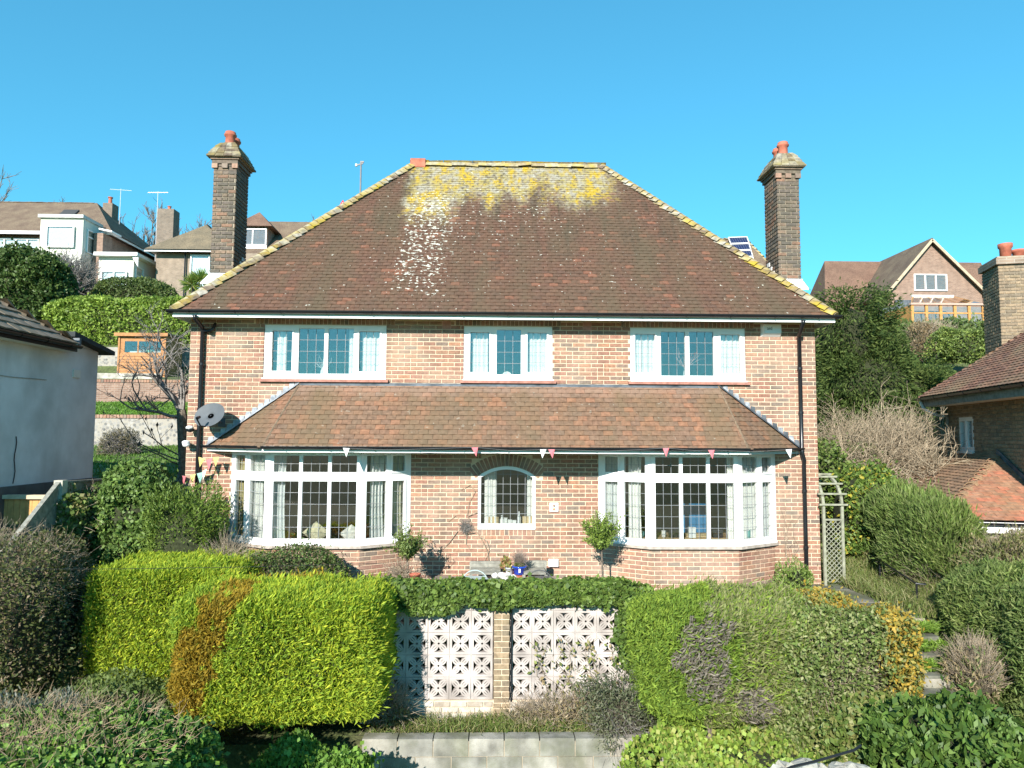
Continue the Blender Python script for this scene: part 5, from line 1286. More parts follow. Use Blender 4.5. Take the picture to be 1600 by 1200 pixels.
def goldedge(P, nr, C):
    g = np.random.RandomState(6); y_ = np.array([(.44,.29,.04),(.38,.27,.05),(.32,.27,.06)])[g.randint(0, 3, len(P))]
    mk = ((P[:, 0] > 4.62+(vnoise(P, 3)-.5)*.35) & (P[:, 2] > -.75+(vnoise(P, 3)-.5)*.7)) | ((P[:, 2] > .38) & (P[:, 0] > 4.0) & (P[:, 1] > -3.6))
    return np.where((mk & (g.rand(len(P)) < .7))[:, None], y_*(1+g.uniform(-.25, .25, (len(P), 1))), C)
vh = bush('variegated_hedge', 'mixed leafy hedge with golden leaves along its top and edge', 'hedge', (4.2, -3.22, -.42), (.90, .90, .95), 62000, [(.15,.21,.05),(.22,.26,.08),(.29,.30,.13),(.12,.17,.04)], .055, 5, .12, 2.2, .2, 'leaf', .5, .4, .2, .8, colfn=goldedge, seed=4, coremat='core_brown')
twigs('dry_twigs', (4.0, -3.75, -.2), (.75, .4, .7), 1500, .28, .004, M['twig'], vh, 7)
# --- ground cover below the hedges
bush('ground_cover', 'bright lime green leafy ground cover beneath the patchy conifer', 'ground cover', (3.15, -4.0, -1.42), (1.6, .75, .46), 34000, [(.20,.30,.045),(.26,.36,.06),(.15,.24,.04),(.32,.34,.09)], .06, 3, .16, 2.5, .15, 'leaf', .85, .35, .5, .6, seed=5, coremat='core', cs=.6)
bush('leafy_mound', 'rounded mound of ivy and laurel between the lime ground cover and the glossy laurel', 'shrub', (4.25, -4.25, -1.05), (.65, .6, .6), 16000, [(.10,.15,.03),(.16,.21,.05),(.24,.24,.08)], .07, 3, .14, 2.5, .15, 'leaf_gloss', .6, .35, .3, .8, seed=55, cs=.62)
bush('ground_cover', 'small bright green clump at the foot of the golden conifer', 'ground cover', (-2.05, -4.35, -1.28), (.62, .42, .42), 14000, [(.14,.26,.04),(.19,.32,.05),(.10,.20,.03)], .06, 3, .12, 3, .12, 'leaf', .8, .3, .5, .6, seed=6)
# --- hedge in the lower left corner: ivy below, clipped twigs above
lh = bush('ivy_hedge', 'low clipped hedge of ivy with bare twigs along its top', 'hedge', (-4.15, -6.5, -1.05), (1.55, .95, 1.2), 60000, [(.09,.17,.03),(.13,.24,.04),(.18,.30,.05),(.07,.12,.03)], .06, 6, .10, 2.0, .14, 'leaf_gloss', .75, .25, .1, .7, .25, seed=8)
twigs('bare_twigs', (-4.15, -6.45, .06), (1.55, 1.0, .22), 2000, .16, .0028, pm('clipped_twig', (.38,.27,.17), .45, 9), lh, 9, .35)
wb_ = bush('grey_shrub', 'small grey lavender like shrub behind the low ivy hedge', 'shrub', (-5.3, -5.1, -.55), (1.0, .5, .5), 12000, [(.15,.17,.13),(.20,.21,.17),(.10,.12,.07)], .07, 3, .18, 3, .2, 'leaf', .25, .5, .5, .6, seed=10)
bush('low_shrub', 'low green shrub between the tall golden conifer and the ivy hedge', 'shrub', (-4.6, -3.5, -1.0), (1.1, .7, .55), 20000, [(.12,.17,.04),(.16,.21,.06),(.10,.14,.04)], .055, 3, .16, 2.5, .2, 'leaf', .5, .4, .3, .8, seed=110, cs=.65)
# --- dark twiggy hedge on the left boundary
th_ = bush('twiggy_hedge', 'dark overgrown twiggy hedge below the concrete boundary fence', 'hedge', (-7.15, -2.5, -.02), (1.15, 1.35, 1.22), 42000, [(.10,.12,.035),(.14,.15,.05),(.08,.10,.03),(.24,.18,.11)], .05, 4, .18, 1.6, .3, 'leaf', .5, .4, .2, .8, seed=11, coremat='core_brown')
twigs('bare_twigs', (-7.1, -2.6, .58), (1.2, 1.4, .75), 4200, .30, .0035, M['twig'], th_, 12, .35)
o = bush('fence_ivy', 'straggling ivy creeping over the concrete boundary fence', 'ivy', (-7.0, -.2, 1.2), (.32, 1.0, .45), 9000, [(.08,.12,.03),(.12,.16,.04),(.17,.16,.07)], .07, 3, .2, 2.5, .2, 'leaf', .8, .3, .1, .8, seed=13, cs=.7)
twigs('bare_twigs', (-7.0, -.2, 1.2), (.4, 1.0, .5), 700, .3, .004, M['twig'], o, 14)
# --- shrubs at the left corner of the house
bush('ivy_bush', 'rounded ivy covered bush at the left corner of the house', 'bush', (-6.25, -.35, .95), (.62, .55, 1.12), 26000, [(.08,.13,.03),(.11,.17,.04),(.06,.10,.025)], .065, 3, .16, 2.5, .15, 'leaf_gloss', .85, .2, 0, .6, .4, seed=15)
bush('hebe_shrub', 'fresh green feathery shrub below the satellite dish', 'shrub', (-5.25, -.75, .82), (.62, .5, .95), 24000, [(.15,.22,.035),(.20,.28,.05),(.11,.17,.03)], .06, 2.6, .22, 2.6, .25, 'leaf', .32, .6, .4, .7, seed=16, cs=.75)
o = bush('cotoneaster', 'low spreading dark shrub under the left bay window', 'shrub', (-3.65, -1.05, .30), (1.32, .42, .52), 30000, [(.07,.11,.03),(.10,.14,.035),(.05,.08,.02),(.13,.10,.06)], .04, 2.4, .14, 2.5, .15, 'leaf', .6, .4, .2, .8, seed=17)
twigs('bare_twigs', (-4.4, -1.15, .55), (.5, .3, .5), 350, .5, .004, M['twig'], o, 18, .8)
# --- ivy along the screen wall
iv = thing('wall_ivy', 'thick glossy ivy trailing along the top of the pierced wall', 'ivy', (0, -2.67, .4))
IVC = [(.09,.15,.03),(.12,.19,.035),(.17,.24,.05),(.07,.11,.025)]
P1_, n1_ = shell((-.08, -2.66, .48), (2.15, .22, .15), 22000, 4, .05, 3, .1, 19)
drop = rs.rand(9000); xx = rs.uniform(-2.2, 2.05, 9000); lim = .40+(vnoise(np.stack([xx, xx*0, xx*0], 1), 2.5)-.5)*.40-np.maximum(0, np.abs(xx+.05)-1.35)*.85
zz = .44-drop**1.3*(.44-lim)
P2_ = np.stack([xx, -2.76-rs.rand(9000)*.10, zz], 1); n2_ = np.tile(np.array([[0, -1, .2]]), (9000, 1))
PP, nn_ = np.concatenate([P1_, P2_]), np.concatenate([n1_, n2_])
leaves('foliage', PP, nn_, palette(len(PP), IVC, 19), .07, .85, .12, .05, .55, M['leaf_gloss'], iv, 19, .35)
core('inner_growth', (-.08, -2.64, .46), (2.05, .15, .11), 5, .05, 3, M['core'], iv)
o = bush('wall_ivy', 'ivy spilling down where the pierced wall meets the patchy conifer', 'ivy', (1.82, -2.85, -.05), (.22, .22, .55), 9000, IVC, .07, 2.5, .12, 3, .12, 'leaf_gloss', .85, .15, 0, .6, .35, seed=20, cs=.7)
# climbers on the pierced blocks
cl = thing('wall_climber', 'straggly climber with yellowing leaves on the pierced blocks', 'climber', (.9, -2.75, -1.2))
g = np.random.RandomState(23); segs = []
for i in range(9):
    x0 = g.uniform(.3, 1.7); pts = [np.array([x0, -2.72, -1.25])]
    for k in range(9): pts.append(pts[-1]+np.array([g.normal()*.07, g.normal()*.008, .10+g.rand()*.05]))
    for q in pts: q[1] = -2.72+g.uniform(-.02, .01)
    segs.append((pts, .006, .003))
twig_mesh('stems', segs, M['twig'], cl)
Pq = np.concatenate([np.array(s_[0])[g.randint(2, 9, 34)]+g.normal(size=(34, 3))*np.array([.05, .02, .05]) for s_ in segs]); Pq[:, 1] = np.minimum(Pq[:, 1], -2.71)-.01
leaves('foliage', Pq, np.tile([[0, -1., .2]], (len(Pq), 1)), palette(len(Pq), [(.20,.24,.06),(.30,.28,.10),(.14,.18,.05),(.34,.26,.14)], 3), .06, .6, .2, .1, .7, M['leaf'], cl, 24)
# grass and weeds on the ledge
def blades(name, x0, x1, y0, y1, zf, n, ln, cols, label, seed, kind='stuff', wd=.006, lean=.35):
    g = np.random.RandomState(seed); xy = np.stack([g.uniform(x0, x1, n), g.uniform(y0, y1, n)], 1)
    cl_ = vnoise(np.concatenate([xy, np.zeros((n, 1))], 1), 3.5); kp = cl_ > g.rand(n)*.8; xy = xy[kp]; n = len(xy)
    z = np.array([zf(a, b) for a, b in xy]); p = np.concatenate([xy, z[:, None]], 1)
    d = unit(np.concatenate([g.normal(size=(n, 2))*lean, np.ones((n, 1))], 1)); l = (ln*g.uniform(.4, 1.2, n))[:, None]
    s = unit(np.cross(d, unit(g.normal(size=(n, 3)))))*wd
    b2 = p+d*l*.6; tip = p+d*l+np.concatenate([d[:, :2]*l*.5, -np.abs(l)*.12], 1)
    V = np.stack([p-s, p+s, b2+s*.7, tip, b2-s*.7], 1).reshape(-1, 3); i = np.arange(n)*5
    Fq = np.concatenate([np.stack([i, i+1, i+2, i+4], 1), np.stack([i+4, i+2, i+3, i+3], 1)[:0]]) if False else None
    T = np.concatenate([np.stack([i, i+1, i+2], 1), np.stack([i, i+2, i+4], 1), np.stack([i+4, i+2, i+3], 1)])
    o = npmesh(name, V, T, np.repeat(palette(n, cols, seed), 5, 0), M['leaf']); tag(o, label, 'grass', kind=kind); return o
blades('ledge_grass', -1.7, 1.9, -3.24, -2.75, lambda x, y: -1.3, 9000, .26, [(.14,.20,.04),(.22,.24,.08),(.30,.26,.12),(.10,.16,.03)], 'rough grass and weeds along the foot of the pierced wall', 25)
blades('lawn_grass', -17, -6.6, 4.2, 12.1, lambda x, y: gz(x, y), 30000, .10, [(.10,.20,.03),(.14,.26,.035),(.08,.16,.025)], 'short grass of the shaded lower lawn', 26, wd=.012)
blades('lawn_grass', -18.5, -6.6, 12.5, 16.4, lambda x, y: gz(x, y), 32000, .10, [(.12,.25,.03),(.16,.30,.035),(.09,.19,.025)], 'short bright grass of the upper lawn', 27, wd=.014)
o = bush('dark_weed', 'dark straggling weed hanging over the block retaining wall', 'weed', (1.55, -3.2, -1.0), (.45, .32, .45), 12000, [(.07,.085,.04),(.10,.11,.06),(.14,.14,.09)], .05, 2.4, .25, 3, .3, 'leaf', .3, .5, .1, .8, seed=28, cs=.6, coremat='core_brown')
twigs('bare_twigs', (1.5, -3.3, -1.1), (.42, .3, .42), 350, .3, .003, M['twig_grey'], o, 29, 0)
o = bush('dry_weeds', 'dry brown weeds at the foot of the pierced wall', 'weed', (.75, -2.95, -1.12), (.75, .2, .24), 3500, [(.26,.20,.11),(.34,.27,.16),(.18,.17,.06)], .06, 2.5, .25, 3, .25, 'leaf', .3, .5, .5, .8, seed=30, cs=0)
twigs('bare_twigs', (.75, -2.95, -1.1), (.8, .2, .3), 900, .28, .003, M['twig'], o, 31, .7)
o = bush('dry_weeds', 'dry yellowing weeds in the corner beside the golden conifer', 'weed', (-1.45, -2.98, -1.1), (.38, .22, .3), 2500, [(.26,.22,.10),(.34,.30,.14),(.20,.20,.06)], .06, 2.5, .25, 3, .25, 'leaf', .4, .5, .4, .8, seed=32, cs=0)
twigs('bare_twigs', (-1.5, -2.98, -1.0), (.4, .22, .4), 600, .35, .0035, M['twig'], o, 33, .5)
# --- potted shrubs on the terrace
def standard(name, label, x, y, z0, zc, r_, cols, n, seed, tr=.02):
    """bare stem carrying an upward fan of shoots with leaves along them"""
    o = thing(name, label, 'shrub', (x, y, z0)); g = np.random.RandomState(seed); segs = []; P = []; D = []
    zb = zc-r_*.75
    MB().tube([(x, y, z0), (x+.015, y, (z0+zb)/2), (x, y, zb)], [tr, tr*.9, tr*.75], 7).build('trunk', M['bark'], o)
    for i in range(60):
        a = g.uniform(0, 2*math.pi); tilt = g.rand()**.7*.75; d = np.array([math.cos(a)*math.sin(tilt), math.sin(a)*math.sin(tilt), math.cos(tilt)]); l = r_*2.0*g.uniform(.6, 1.1)*(1-.28*tilt)
        pts = [np.array([x, y, zb+g.uniform(-.05, .18)*r_])]
        for k in range(4): d = d+g.normal(size=3)*.13; d /= np.linalg.norm(d); pts.append(pts[-1]+d*l/4)
        segs.append((pts, .005, .002))
        m_ = n//60; t_ = g.uniform(.25, 1.03, m_)*3.99
        for q in t_:
            k = min(3, int(q)); P.append(pts[k]+(pts[k+1]-pts[k])*(q-k)+g.normal(size=3)*.028); D.append(d)
    twig_mesh('branches', segs, M['bark'], o)
    P, D = np.array(P), np.array(D)
    leaves('crown', P, D, palette(len(P), cols, seed), .055, .36, .5, .15, .8, M['leaf'], o, seed)
    return o
sx = at(940, 850, -.85); standard('standard_bay_tree', 'green shrub with upswept crown on a bare stem beside the right bay', sx.x, -.85, .03, 1.0, .34, [(.17,.25,.04),(.24,.33,.055),(.13,.19,.035)], 3900, 40)
sy = at(637, 850, -.95); ob = standard('potted_shrub', 'small bushy shrub above a tangle of dead stems by the left bay', sy.x, -.95, .03, .82, .29, [(.15,.21,.05),(.21,.27,.07),(.12,.16,.035)], 2400, 41)
twigs('dead_stems', (sy.x-.08, -.95, .33), (.24, .2, .30), 700, .35, .005, M['twig'], ob, 42, -.3)
# climber twigs on the brick wall
wc = thing('bare_wall_climber', 'bare brown climber stems with a round twig nest on the brick wall', 'climber', (-.6, -.03, 0)); segs = []; g = np.random.RandomState(44)
base = at(765, 890, -.03)
path_px = [[(765,890),(762,862),(750,838),(740,825),(730,805),(733,785),(742,768)], [(742,832),(728,835),(722,815),(712,806),(700,815)], [(732,806),(745,800),(752,806)], [(730,830),(728,850),(735,860)], [(750,838),(760,845),(765,860),(755,880)], [(742,768),(735,758),(720,765)], [(715,830),(702,848),(690,858)]]
for pl_ in path_px: segs.append(([np.array(at(a, b_, -.03+g.uniform(-.02, .012))) for a, b_ in pl_], .009, .004))
twig_mesh('stems', segs, M['twig'], wc)
c0 = at(727, 823, -.07); twigs('twig_nest', c0, (.13, .06, .10), 260, .12, .003, M['twig_grey'], wc, 45, 0)
# thin bare climber beside the right downpipe
w2 = thing('bare_wall_climber', 'thin pale dead stems on the brick beside the right downpipe', 'climber', (5.2, -.05, 0)); segs = []
for i in range(10):
    a = 1222+g.rand()*26; segs.append(([np.array(at(a+g.normal()*3, 905-k*14*(.5+.1*i), -.05+g.uniform(-.02, .01))) for k in range(7)], .004, .002))
twig_mesh('stems', segs, M['twig'], w2)
bush('path_plant', 'small fresh green plant at the foot of the right downpipe', 'plant', (5.0, -.6, .22), (.34, .25, .28), 3500, [(.16,.24,.05),(.22,.30,.07)], .06, 2.4, .2, 3, .2, 'leaf', .3, .5, .5, .7, seed=46, cs=.5)
# --- right-hand side
def yew():
    o = thing('yew_tree', 'large dark evergreen yew tree between the brick houses', 'tree', (12.6, 10.5, 2))
    MB().tube([(12.6, 10.5, 1.8), (12.5, 10.4, 4), (12.2, 10.5, 6.5)], [.28, .2, .08], 10).build('trunk', M['bark'], o)
    g = np.random.RandomState(50); Ps, Ns = [], []; i = 0
    for (c, h, n) in (((11.5,10.4,6.0),(1.15,1.1,1.75),15000), ((12.7,10.6,5.5),(.85,.9,1.75),11000), ((12.0,10.2,4.3),(2.0,1.5,1.5),24000), ((13.7,10.2,4.0),(1.4,1.2,1.1),15000), ((15.0,10.4,3.3),(1.2,1.1,1.0),10000), ((11.1,10.2,3.0),(1.5,1.3,1.4),14000), ((13.4,9.8,3.0),(2.2,1.3,1.3),18000)):
        P, nr = shell(c, h, int(n*.8), 2.0, .42, 1.9, .6, 51+i); k_ = (nr[:, 1] < .45) | (g.rand(len(P)) < .3); P, nr = P[k_], nr[k_]; Ps.append(P); Ns.append(nr); i += 1
        core('inner_growth', c, [q*.62 for q in h], 2.2, .2, 1.7, M['core'], o, 12)
    P, nr = np.concatenate(Ps), np.concatenate(Ns)
    leaves('crown', P, nr, palette(len(P), [(.055,.085,.02),(.08,.115,.03),(.04,.065,.018),(.10,.13,.035)], 50), .15, .28, .7, -.05, .5, M['needle'], o, 50, .2)
yew()
bush('small_yew', 'round dark green shrub below the right hillside gable', 'shrub', (20.6, 24, 6.2), (1.3, 1.2, 1.0), 9000, [(.06,.10,.025),(.09,.13,.03)], .2, 2.2, .25, 1, .4, 'leaf', .4, seed=52)
bs_ = thing('bare_thicket', 'large pale leafless thicket of arching twigs beside the house', 'thicket', (9.6, 5, 1))
g = np.random.RandomState(60); segs = []
for i in range(80):
    x, y = g.uniform(6.9, 11.2), g.uniform(2.6, 6.2); dx = (x-9.2)*.12
    branch(segs, (x, y, gz(x, y)-.1), (dx+g.normal()*.15, -.15+g.normal()*.15, 1), g.uniform(.8, 1.45), .022, 3, g, .75, .04, (3, 4), .24, .68, .6)
twig_mesh('branches', segs, pm('pale_twig', (.37,.30,.21), .4, 9, .95, .1), bs_)
twigs('fine_twigs', (9.2, 4.0, 2.0), (2.1, 1.3, 1.25), 4200, .7, .006, bpy.data.materials['pale_twig'], bs_, 66, .35, out=.5)
bush('thicket_ivy', 'dark ivy and bramble growing through the bare thicket', 'ivy', (8.0, 4.4, 1.7), (1.3, .9, 1.0), 16000, [(.08,.13,.03),(.11,.17,.04),(.06,.10,.025),(.17,.18,.07)], .09, 2.4, .35, 1.5, .5, 'leaf', .7, .3, .1, .8, seed=61)
bush('thicket_ivy', 'ivy covered stump at the house corner behind the trellis arch', 'ivy', (7.0, 3.0, 1.2), (.75, .9, 1.5), 14000, [(.10,.15,.03),(.14,.18,.05),(.08,.12,.03)], .08, 2.6, .3, 1.8, .4, 'leaf', .6, .3, .1, .8, seed=62)
bush('laurel_shrub', 'glossy shrub with yellow leaves behind the handrail', 'shrub', (7.15, 1.3, 1.2), (.62, .8, 1.0), 15000, [(.12,.19,.035),(.16,.24,.045),(.09,.15,.03),(.42,.36,.05)], .08, 2.6, .25, 2, .3, 'leaf_gloss', .5, .35, .3, .8, seed=63, w_=[.36,.3,.22,.12])
o = bush('feathery_hedge', 'soft feathery green hedge leaning over the handrail', 'hedge', (7.3, -.45, .92), (.6, 1.2, .82), 52000, [(.18,.25,.06),(.22,.30,.08),(.14,.20,.05),(.26,.30,.11)], .11, 2.8, .22, 1.7, .3, 'needle', .14, .6, .6, .5, seed=64)
twigs('dry_stems', (7.15, -.7, .35), (.35, 1.0, .6), 900, .45, .004, M['twig'], o, 65, .6)
MB().tube([(7.35, -1.75, .0), (7.3, -1.7, .45), (7.42, -1.5, 1.0)], [.035, .03, .02], 6).build('stem', M['twig'], o)
o = bush('dry_hedge', 'straw coloured clipped hedge in front of the red tiled porch', 'hedge', (8.0, -1.9, .72), (.9, .5, .52), 24000, [(.26,.23,.11),(.20,.20,.07),(.32,.25,.14),(.16,.18,.05)], .07, 3.2, .2, 2.2, .25, 'leaf', .25, .5, .5, .7, seed=66, coremat='core_brown')
twigs('bare_twigs', (8.0, -2.0, .72), (.9, .5, .5), 2200, .35, .004, M['twig'], o, 67, .4)
bush('cypress_hedge', 'tall clipped dull green cypress hedge beside the garden steps', 'hedge', (7.4, -3.35, -.15), (1.2, 1.25, .95), 95000, [(.16,.22,.055),(.20,.27,.08),(.13,.18,.05),(.24,.28,.10)], .09, 3.6, .14, 2.0, .2, 'needle', .2, .5, .2, .65, seed=68)
bush('cypress_hedge', 'lower slope of cypress foliage falling towards the dead brushwood', 'hedge', (6.55, -4.55, -.95), (.75, .8, .62), 34000, [(.16,.22,.055),(.20,.27,.08),(.13,.18,.05),(.28,.32,.10)], .09, 2.6, .16, 2.0, .2, 'needle', .2, .5, .2, .65, seed=69)
LAUREL = [(.07,.13,.025),(.10,.17,.03),(.055,.10,.02),(.13,.20,.045)]
bush('laurel', 'large glossy leaved laurel at the bottom of the steps', 'laurel', (4.55, -5.25, -.82), (.78, .85, .72), 13000, LAUREL, .10, 3.2, .14, 2.2, .2, 'leaf_gloss', .45, .35, .35, .75, seed=70)
bush('laurel', 'lower laurel mound in front of the dead brushwood', 'laurel', (4.05, -6.3, -1.15), (.68, .62, .62), 11000, LAUREL, .095, 3, .16, 2.2, .2, 'leaf_gloss', .45, .35, .35, .75, seed=71)
o = thing('dead_brushwood', 'heap of dead brown brushwood beside the laurel', 'brushwood', (5.6, -5.6, -1.6)); twigs('branches', (5.55, -5.5, -1.05), (.62, .7, .42), 900, .55, .009, M['twig'], o, 72, .1)
bush('blue_conifer', 'blue green juniper at the end of the dead brushwood', 'conifer', (5.12, -7.2, -1.0), (.72, .8, .75), 30000, [(.12,.20,.07),(.16,.26,.09),(.20,.28,.07),(.09,.15,.06)], .075, 2.6, .16, 2.5, .2, 'needle', .22, .6, .35, .6, seed=73)
o = bush('dead_grass_clump', 'clump of dead straw coloured stems beside the steps', 'plant', (6.1, -3.45, -.42), (.36, .42, .42), 3500, [(.30,.24,.13),(.36,.29,.17),(.13,.18,.05)], .08, 2.5, .2, 3, .3, 'leaf', .25, .4, .6, .7, seed=74, coremat='core_brown', cs=.6)
twigs('stems', (6.1, -3.5, -.45), (.38, .42, .40), 2200, .45, .0035, M['twig'], o, 75, 1.6, out=.25)
o = thing('heather', 'pale lilac dead heather stems beside the golden hedge edge', 'plant', (4.98, -3.1, -.9)); twigs('stems', (5.0, -3.0, -.5), (.14, .4, .42), 900, .22, .003, pm('heather_twig', (.36,.28,.27), .3, 9), o, 76, .7)
for k, (y_, z_) in enumerate(((-2.45, -.10), (-2.78, -.27), (-3.1, -.43))):
    blades('step_weeds', 5.15, 6.2, y_-.12, y_+.10, lambda x, y: z_, 1900, .17, [(.18,.30,.04),(.24,.36,.06),(.13,.22,.03)], ['green weeds growing on the top garden step', 'green weeds growing on the second garden step', 'green weeds growing on the third garden step'][k], 77+k, wd=.012, lean=.7)
blades('bank_grass', 6.0, 7.3, -2.3, 1.2, lambda x, y: max(gz(x, y), .03), 13000, .28, [(.18,.22,.06),(.28,.26,.12),(.13,.18,.04)], 'long rough grass on the bank beside the path', 81)
blades('path_edge_weeds', 5.75, 6.5, .2, 1.6, lambda x, y: .03, 2500, .3, [(.14,.22,.05),(.18,.26,.08),(.24,.28,.14)], 'grey green weeds where the path meets the trellis arch', 82, wd=.01)
# --- left background
bush('dark_holly', 'dense dark evergreen bush behind the white house roof', 'bush', (-25.3, 25.5, 10.0), (2.0, 1.7, 2.65), 26000, [(.05,.085,.02),(.075,.115,.03),(.04,.065,.015)], .20, 2.6, .3, .9, .5, 'leaf_gloss', .5, seed=90)
bush('dark_holly', 'low dark shrubs at the foot of the dense evergreen bush', 'bush', (-25.2, 24.5, 7.4), (1.9, 1.2, 1.4), 14000, [(.05,.085,.02),(.075,.115,.03)], .18, 2.6, .3, .9, .5, 'leaf', .5, seed=91)
bush('laurel_hedge', 'long bright yellow green laurel hedge above the orange shed', 'hedge', (-18.0, 24.5, 8.2), (5.6, 1.0, 1.55), 42000, [(.24,.34,.05),(.30,.40,.07),(.18,.26,.04),(.13,.20,.03)], .17, 5, .16, 1.1, .3, 'leaf', .5, .4, .3, .8, seed=92, w_=[.35,.3,.2,.15])
bush('laurel_hedge', 'dull green end of the long laurel hedge near the bare tree', 'hedge', (-13.2, 23.4, 7.4), (1.9, 1.0, 1.7), 12000, [(.14,.18,.05),(.18,.22,.06),(.10,.14,.04)], .17, 3, .3, 1.1, .4, 'leaf', .4, seed=93)
o = thing('bare_shrub', 'brown leafless shrub beneath the white bay of the hilltop house', 'shrub', (-26, 30, 10)); twigs('branches', (-26.3, 30, 11.7), (2.6, 1.2, 1.7), 1200, 1.3, .024, M['twig_grey'], o, 94, .9)
bush('hill_shrub', 'olive green shrub under the bare shrub on the hillside', 'shrub', (-26.6, 31, 10.3), (2.6, 1.2, 1.5), 14000, [(.11,.13,.05),(.15,.16,.07),(.08,.10,.04)], .22, 2.6, .35, .8, .5, 'leaf', .4, seed=95)
bush('clipped_hedge', 'dark clipped hedge below the dark outbuilding', 'hedge', (-21.9, 30, 10.6), (2.6, 1.0, 1.4), 14000, [(.06,.09,.025),(.09,.12,.03)], .17, 2.6, .15, 1, .3, 'leaf', .5, seed=96)
bush('hill_hedge', 'mid green hedge running behind the hillside houses', 'hedge', (-35, 36, 11.6), (8, 1.5, 1.9), 15000, [(.09,.13,.035),(.12,.16,.05)], .3, 4, .35, .7, .6, 'leaf', .5, seed=97)
pmt = at(300, 445, 37); pl_ = thing('cabbage_palm', 'spiky green cabbage palm in front of the tan brick house', 'palm', (pmt.x, 37, 10))
MB().tube([(pmt.x, 37, 9.5), (pmt.x+.1, 37, pmt.z)], [.16, .13], 8).build('trunk', M['bark'], pl_)
g = np.random.RandomState(98); n = 420; d = unit(g.normal(size=(n, 3))+np.array([0, 0, .35])); hd = np.array([(pmt.x, 37, pmt.z), (pmt.x+.55, 37, pmt.z+.35)])[g.randint(0, 2, n)]
leaves('fronds', hd+d*.45, d, palette(n, [(.13,.22,.04),(.20,.30,.06),(.30,.34,.08)], 98), .9, .075, 1, 0, .05, M['leaf'], pl_, 98, fold=.1)
# bare magnolia by the left corner
mg = thing('magnolia_tree', 'bare grey branched tree by the left corner of the house', 'tree', (-6.9, 3.4, 1.4)); segs = []; g = np.random.RandomState(101)
b0 = at(287, 742, 3.4); b1 = at(285, 655, 3.4)
MB().tube([(b0.x, 3.4, 1.2), (b0.x+.01, 3.4, 2.0), (b1.x, 3.4, b1.z), (b1.x-.03, 3.4, b1.z+.2)], [.15, .13, .12, .10], 10).build('trunk', M['bark'], mg)
for (q_, l_, r_) in (((-1, -.2, .45), 1.1, .06), ((-.75, .3, .8), 1.1, .05), ((-.2, .2, 1), 1.2, .05), ((.25, -.1, 1), 1.1, .05), ((-.95, -.3, .25), 1.0, .045), ((-.4, -.3, .9), 1.2, .045), ((.1, .4, .9), 1.1, .045)):
    q_ = np.array(q_)/np.linalg.norm(q_); branch(segs, np.array([b1.x, 3.4, b1.z+.05]), q_, l_, r_, 4, g, .62, .10, (2, 4), .2, .68)
twig_mesh('branches', segs, M['twig_grey'], mg)
segs = []
for i in range(3): branch(segs, np.array([b0.x-.05, 3.38, 1.95+.1*i]), np.array([-.95, -.2, .25]), 1.0, .02, 2, g, .4, .1, (1, 2), .15)
twig_mesh('low_branches', segs, M['bark'], mg)
tp = np.array([s_[0][-1] for s_ in segs]); leaves('buds', tp, np.tile([[0, 0, 1.]], (len(tp), 1)), palette(len(tp), [(.06,.045,.04),(.09,.06,.05)], 3), .11, .5, 0, 1, .3, M['leaf'], mg, 102, kind='stuff')
rsb = at(188, 700, 9.5); o = bush('round_shrub', 'round clipped leafless shrub on the shaded lawn', 'shrub', (rsb.x, 9.5, rsb.z), (.62, .6, .62), 3000, [(.10,.09,.05),(.14,.12,.07)], .07, 2.2, .1, 2, .2, 'leaf', .4, seed=103, cs=0)
twigs('branches', (rsb.x, 9.5, rsb.z), (.64, .6, .62), 1500, .3, .007, M['twig_grey'], o, 104, .2)
MB().tube([(rsb.x+.1, 9.5, gz(rsb.x, 9.5)-.1), (rsb.x+.05, 9.5, rsb.z)], [.04, .03], 6).build('stem', M['bark'], o)
# bare trees on the skyline
def bare_tree(label, px_, py_top, Y, zb, seed, spread=.55, lv=5):
    p_ = at(px_, py_top, Y); segs = []; g = np.random.RandomState(seed); H = p_.z-zb
    branch(segs, (p_.x, Y, zb), (0, 0, 1), H*.44, H*.014, lv, g, spread, .22, (3, 4), .10, .66, .68)
    o = thing('bare_tree', label, 'tree', (p_.x, Y, zb), 'leafless trees on the skyline')
    twig_mesh('trunk', segs[:1], M['twig_grey'], o, n=6); twig_mesh('crown', segs[1:], M['twig_grey'], o)
    return o
bare_tree('leafless tree rising behind the far end of the hilltop house roof', 8, 275, 58, 15, 110)
bare_tree('leafless tree peeping over the ridge of the hilltop house', 105, 290, 62, 15, 111)
bare_tree('leafless tree between the slim chimney and the broad dark chimney', 213, 318, 56, 14, 112)
bare_tree('leafless tree standing just right of the broad dark chimney', 292, 312, 60, 15, 113)
bare_tree('thin leafless tree between the hilltop houses beside the aerial', 238, 345, 54, 13, 114)
bare_tree('leafless tree peeping over the dormer house roof near the warning sign', 500, 320, 66, 16, 115)
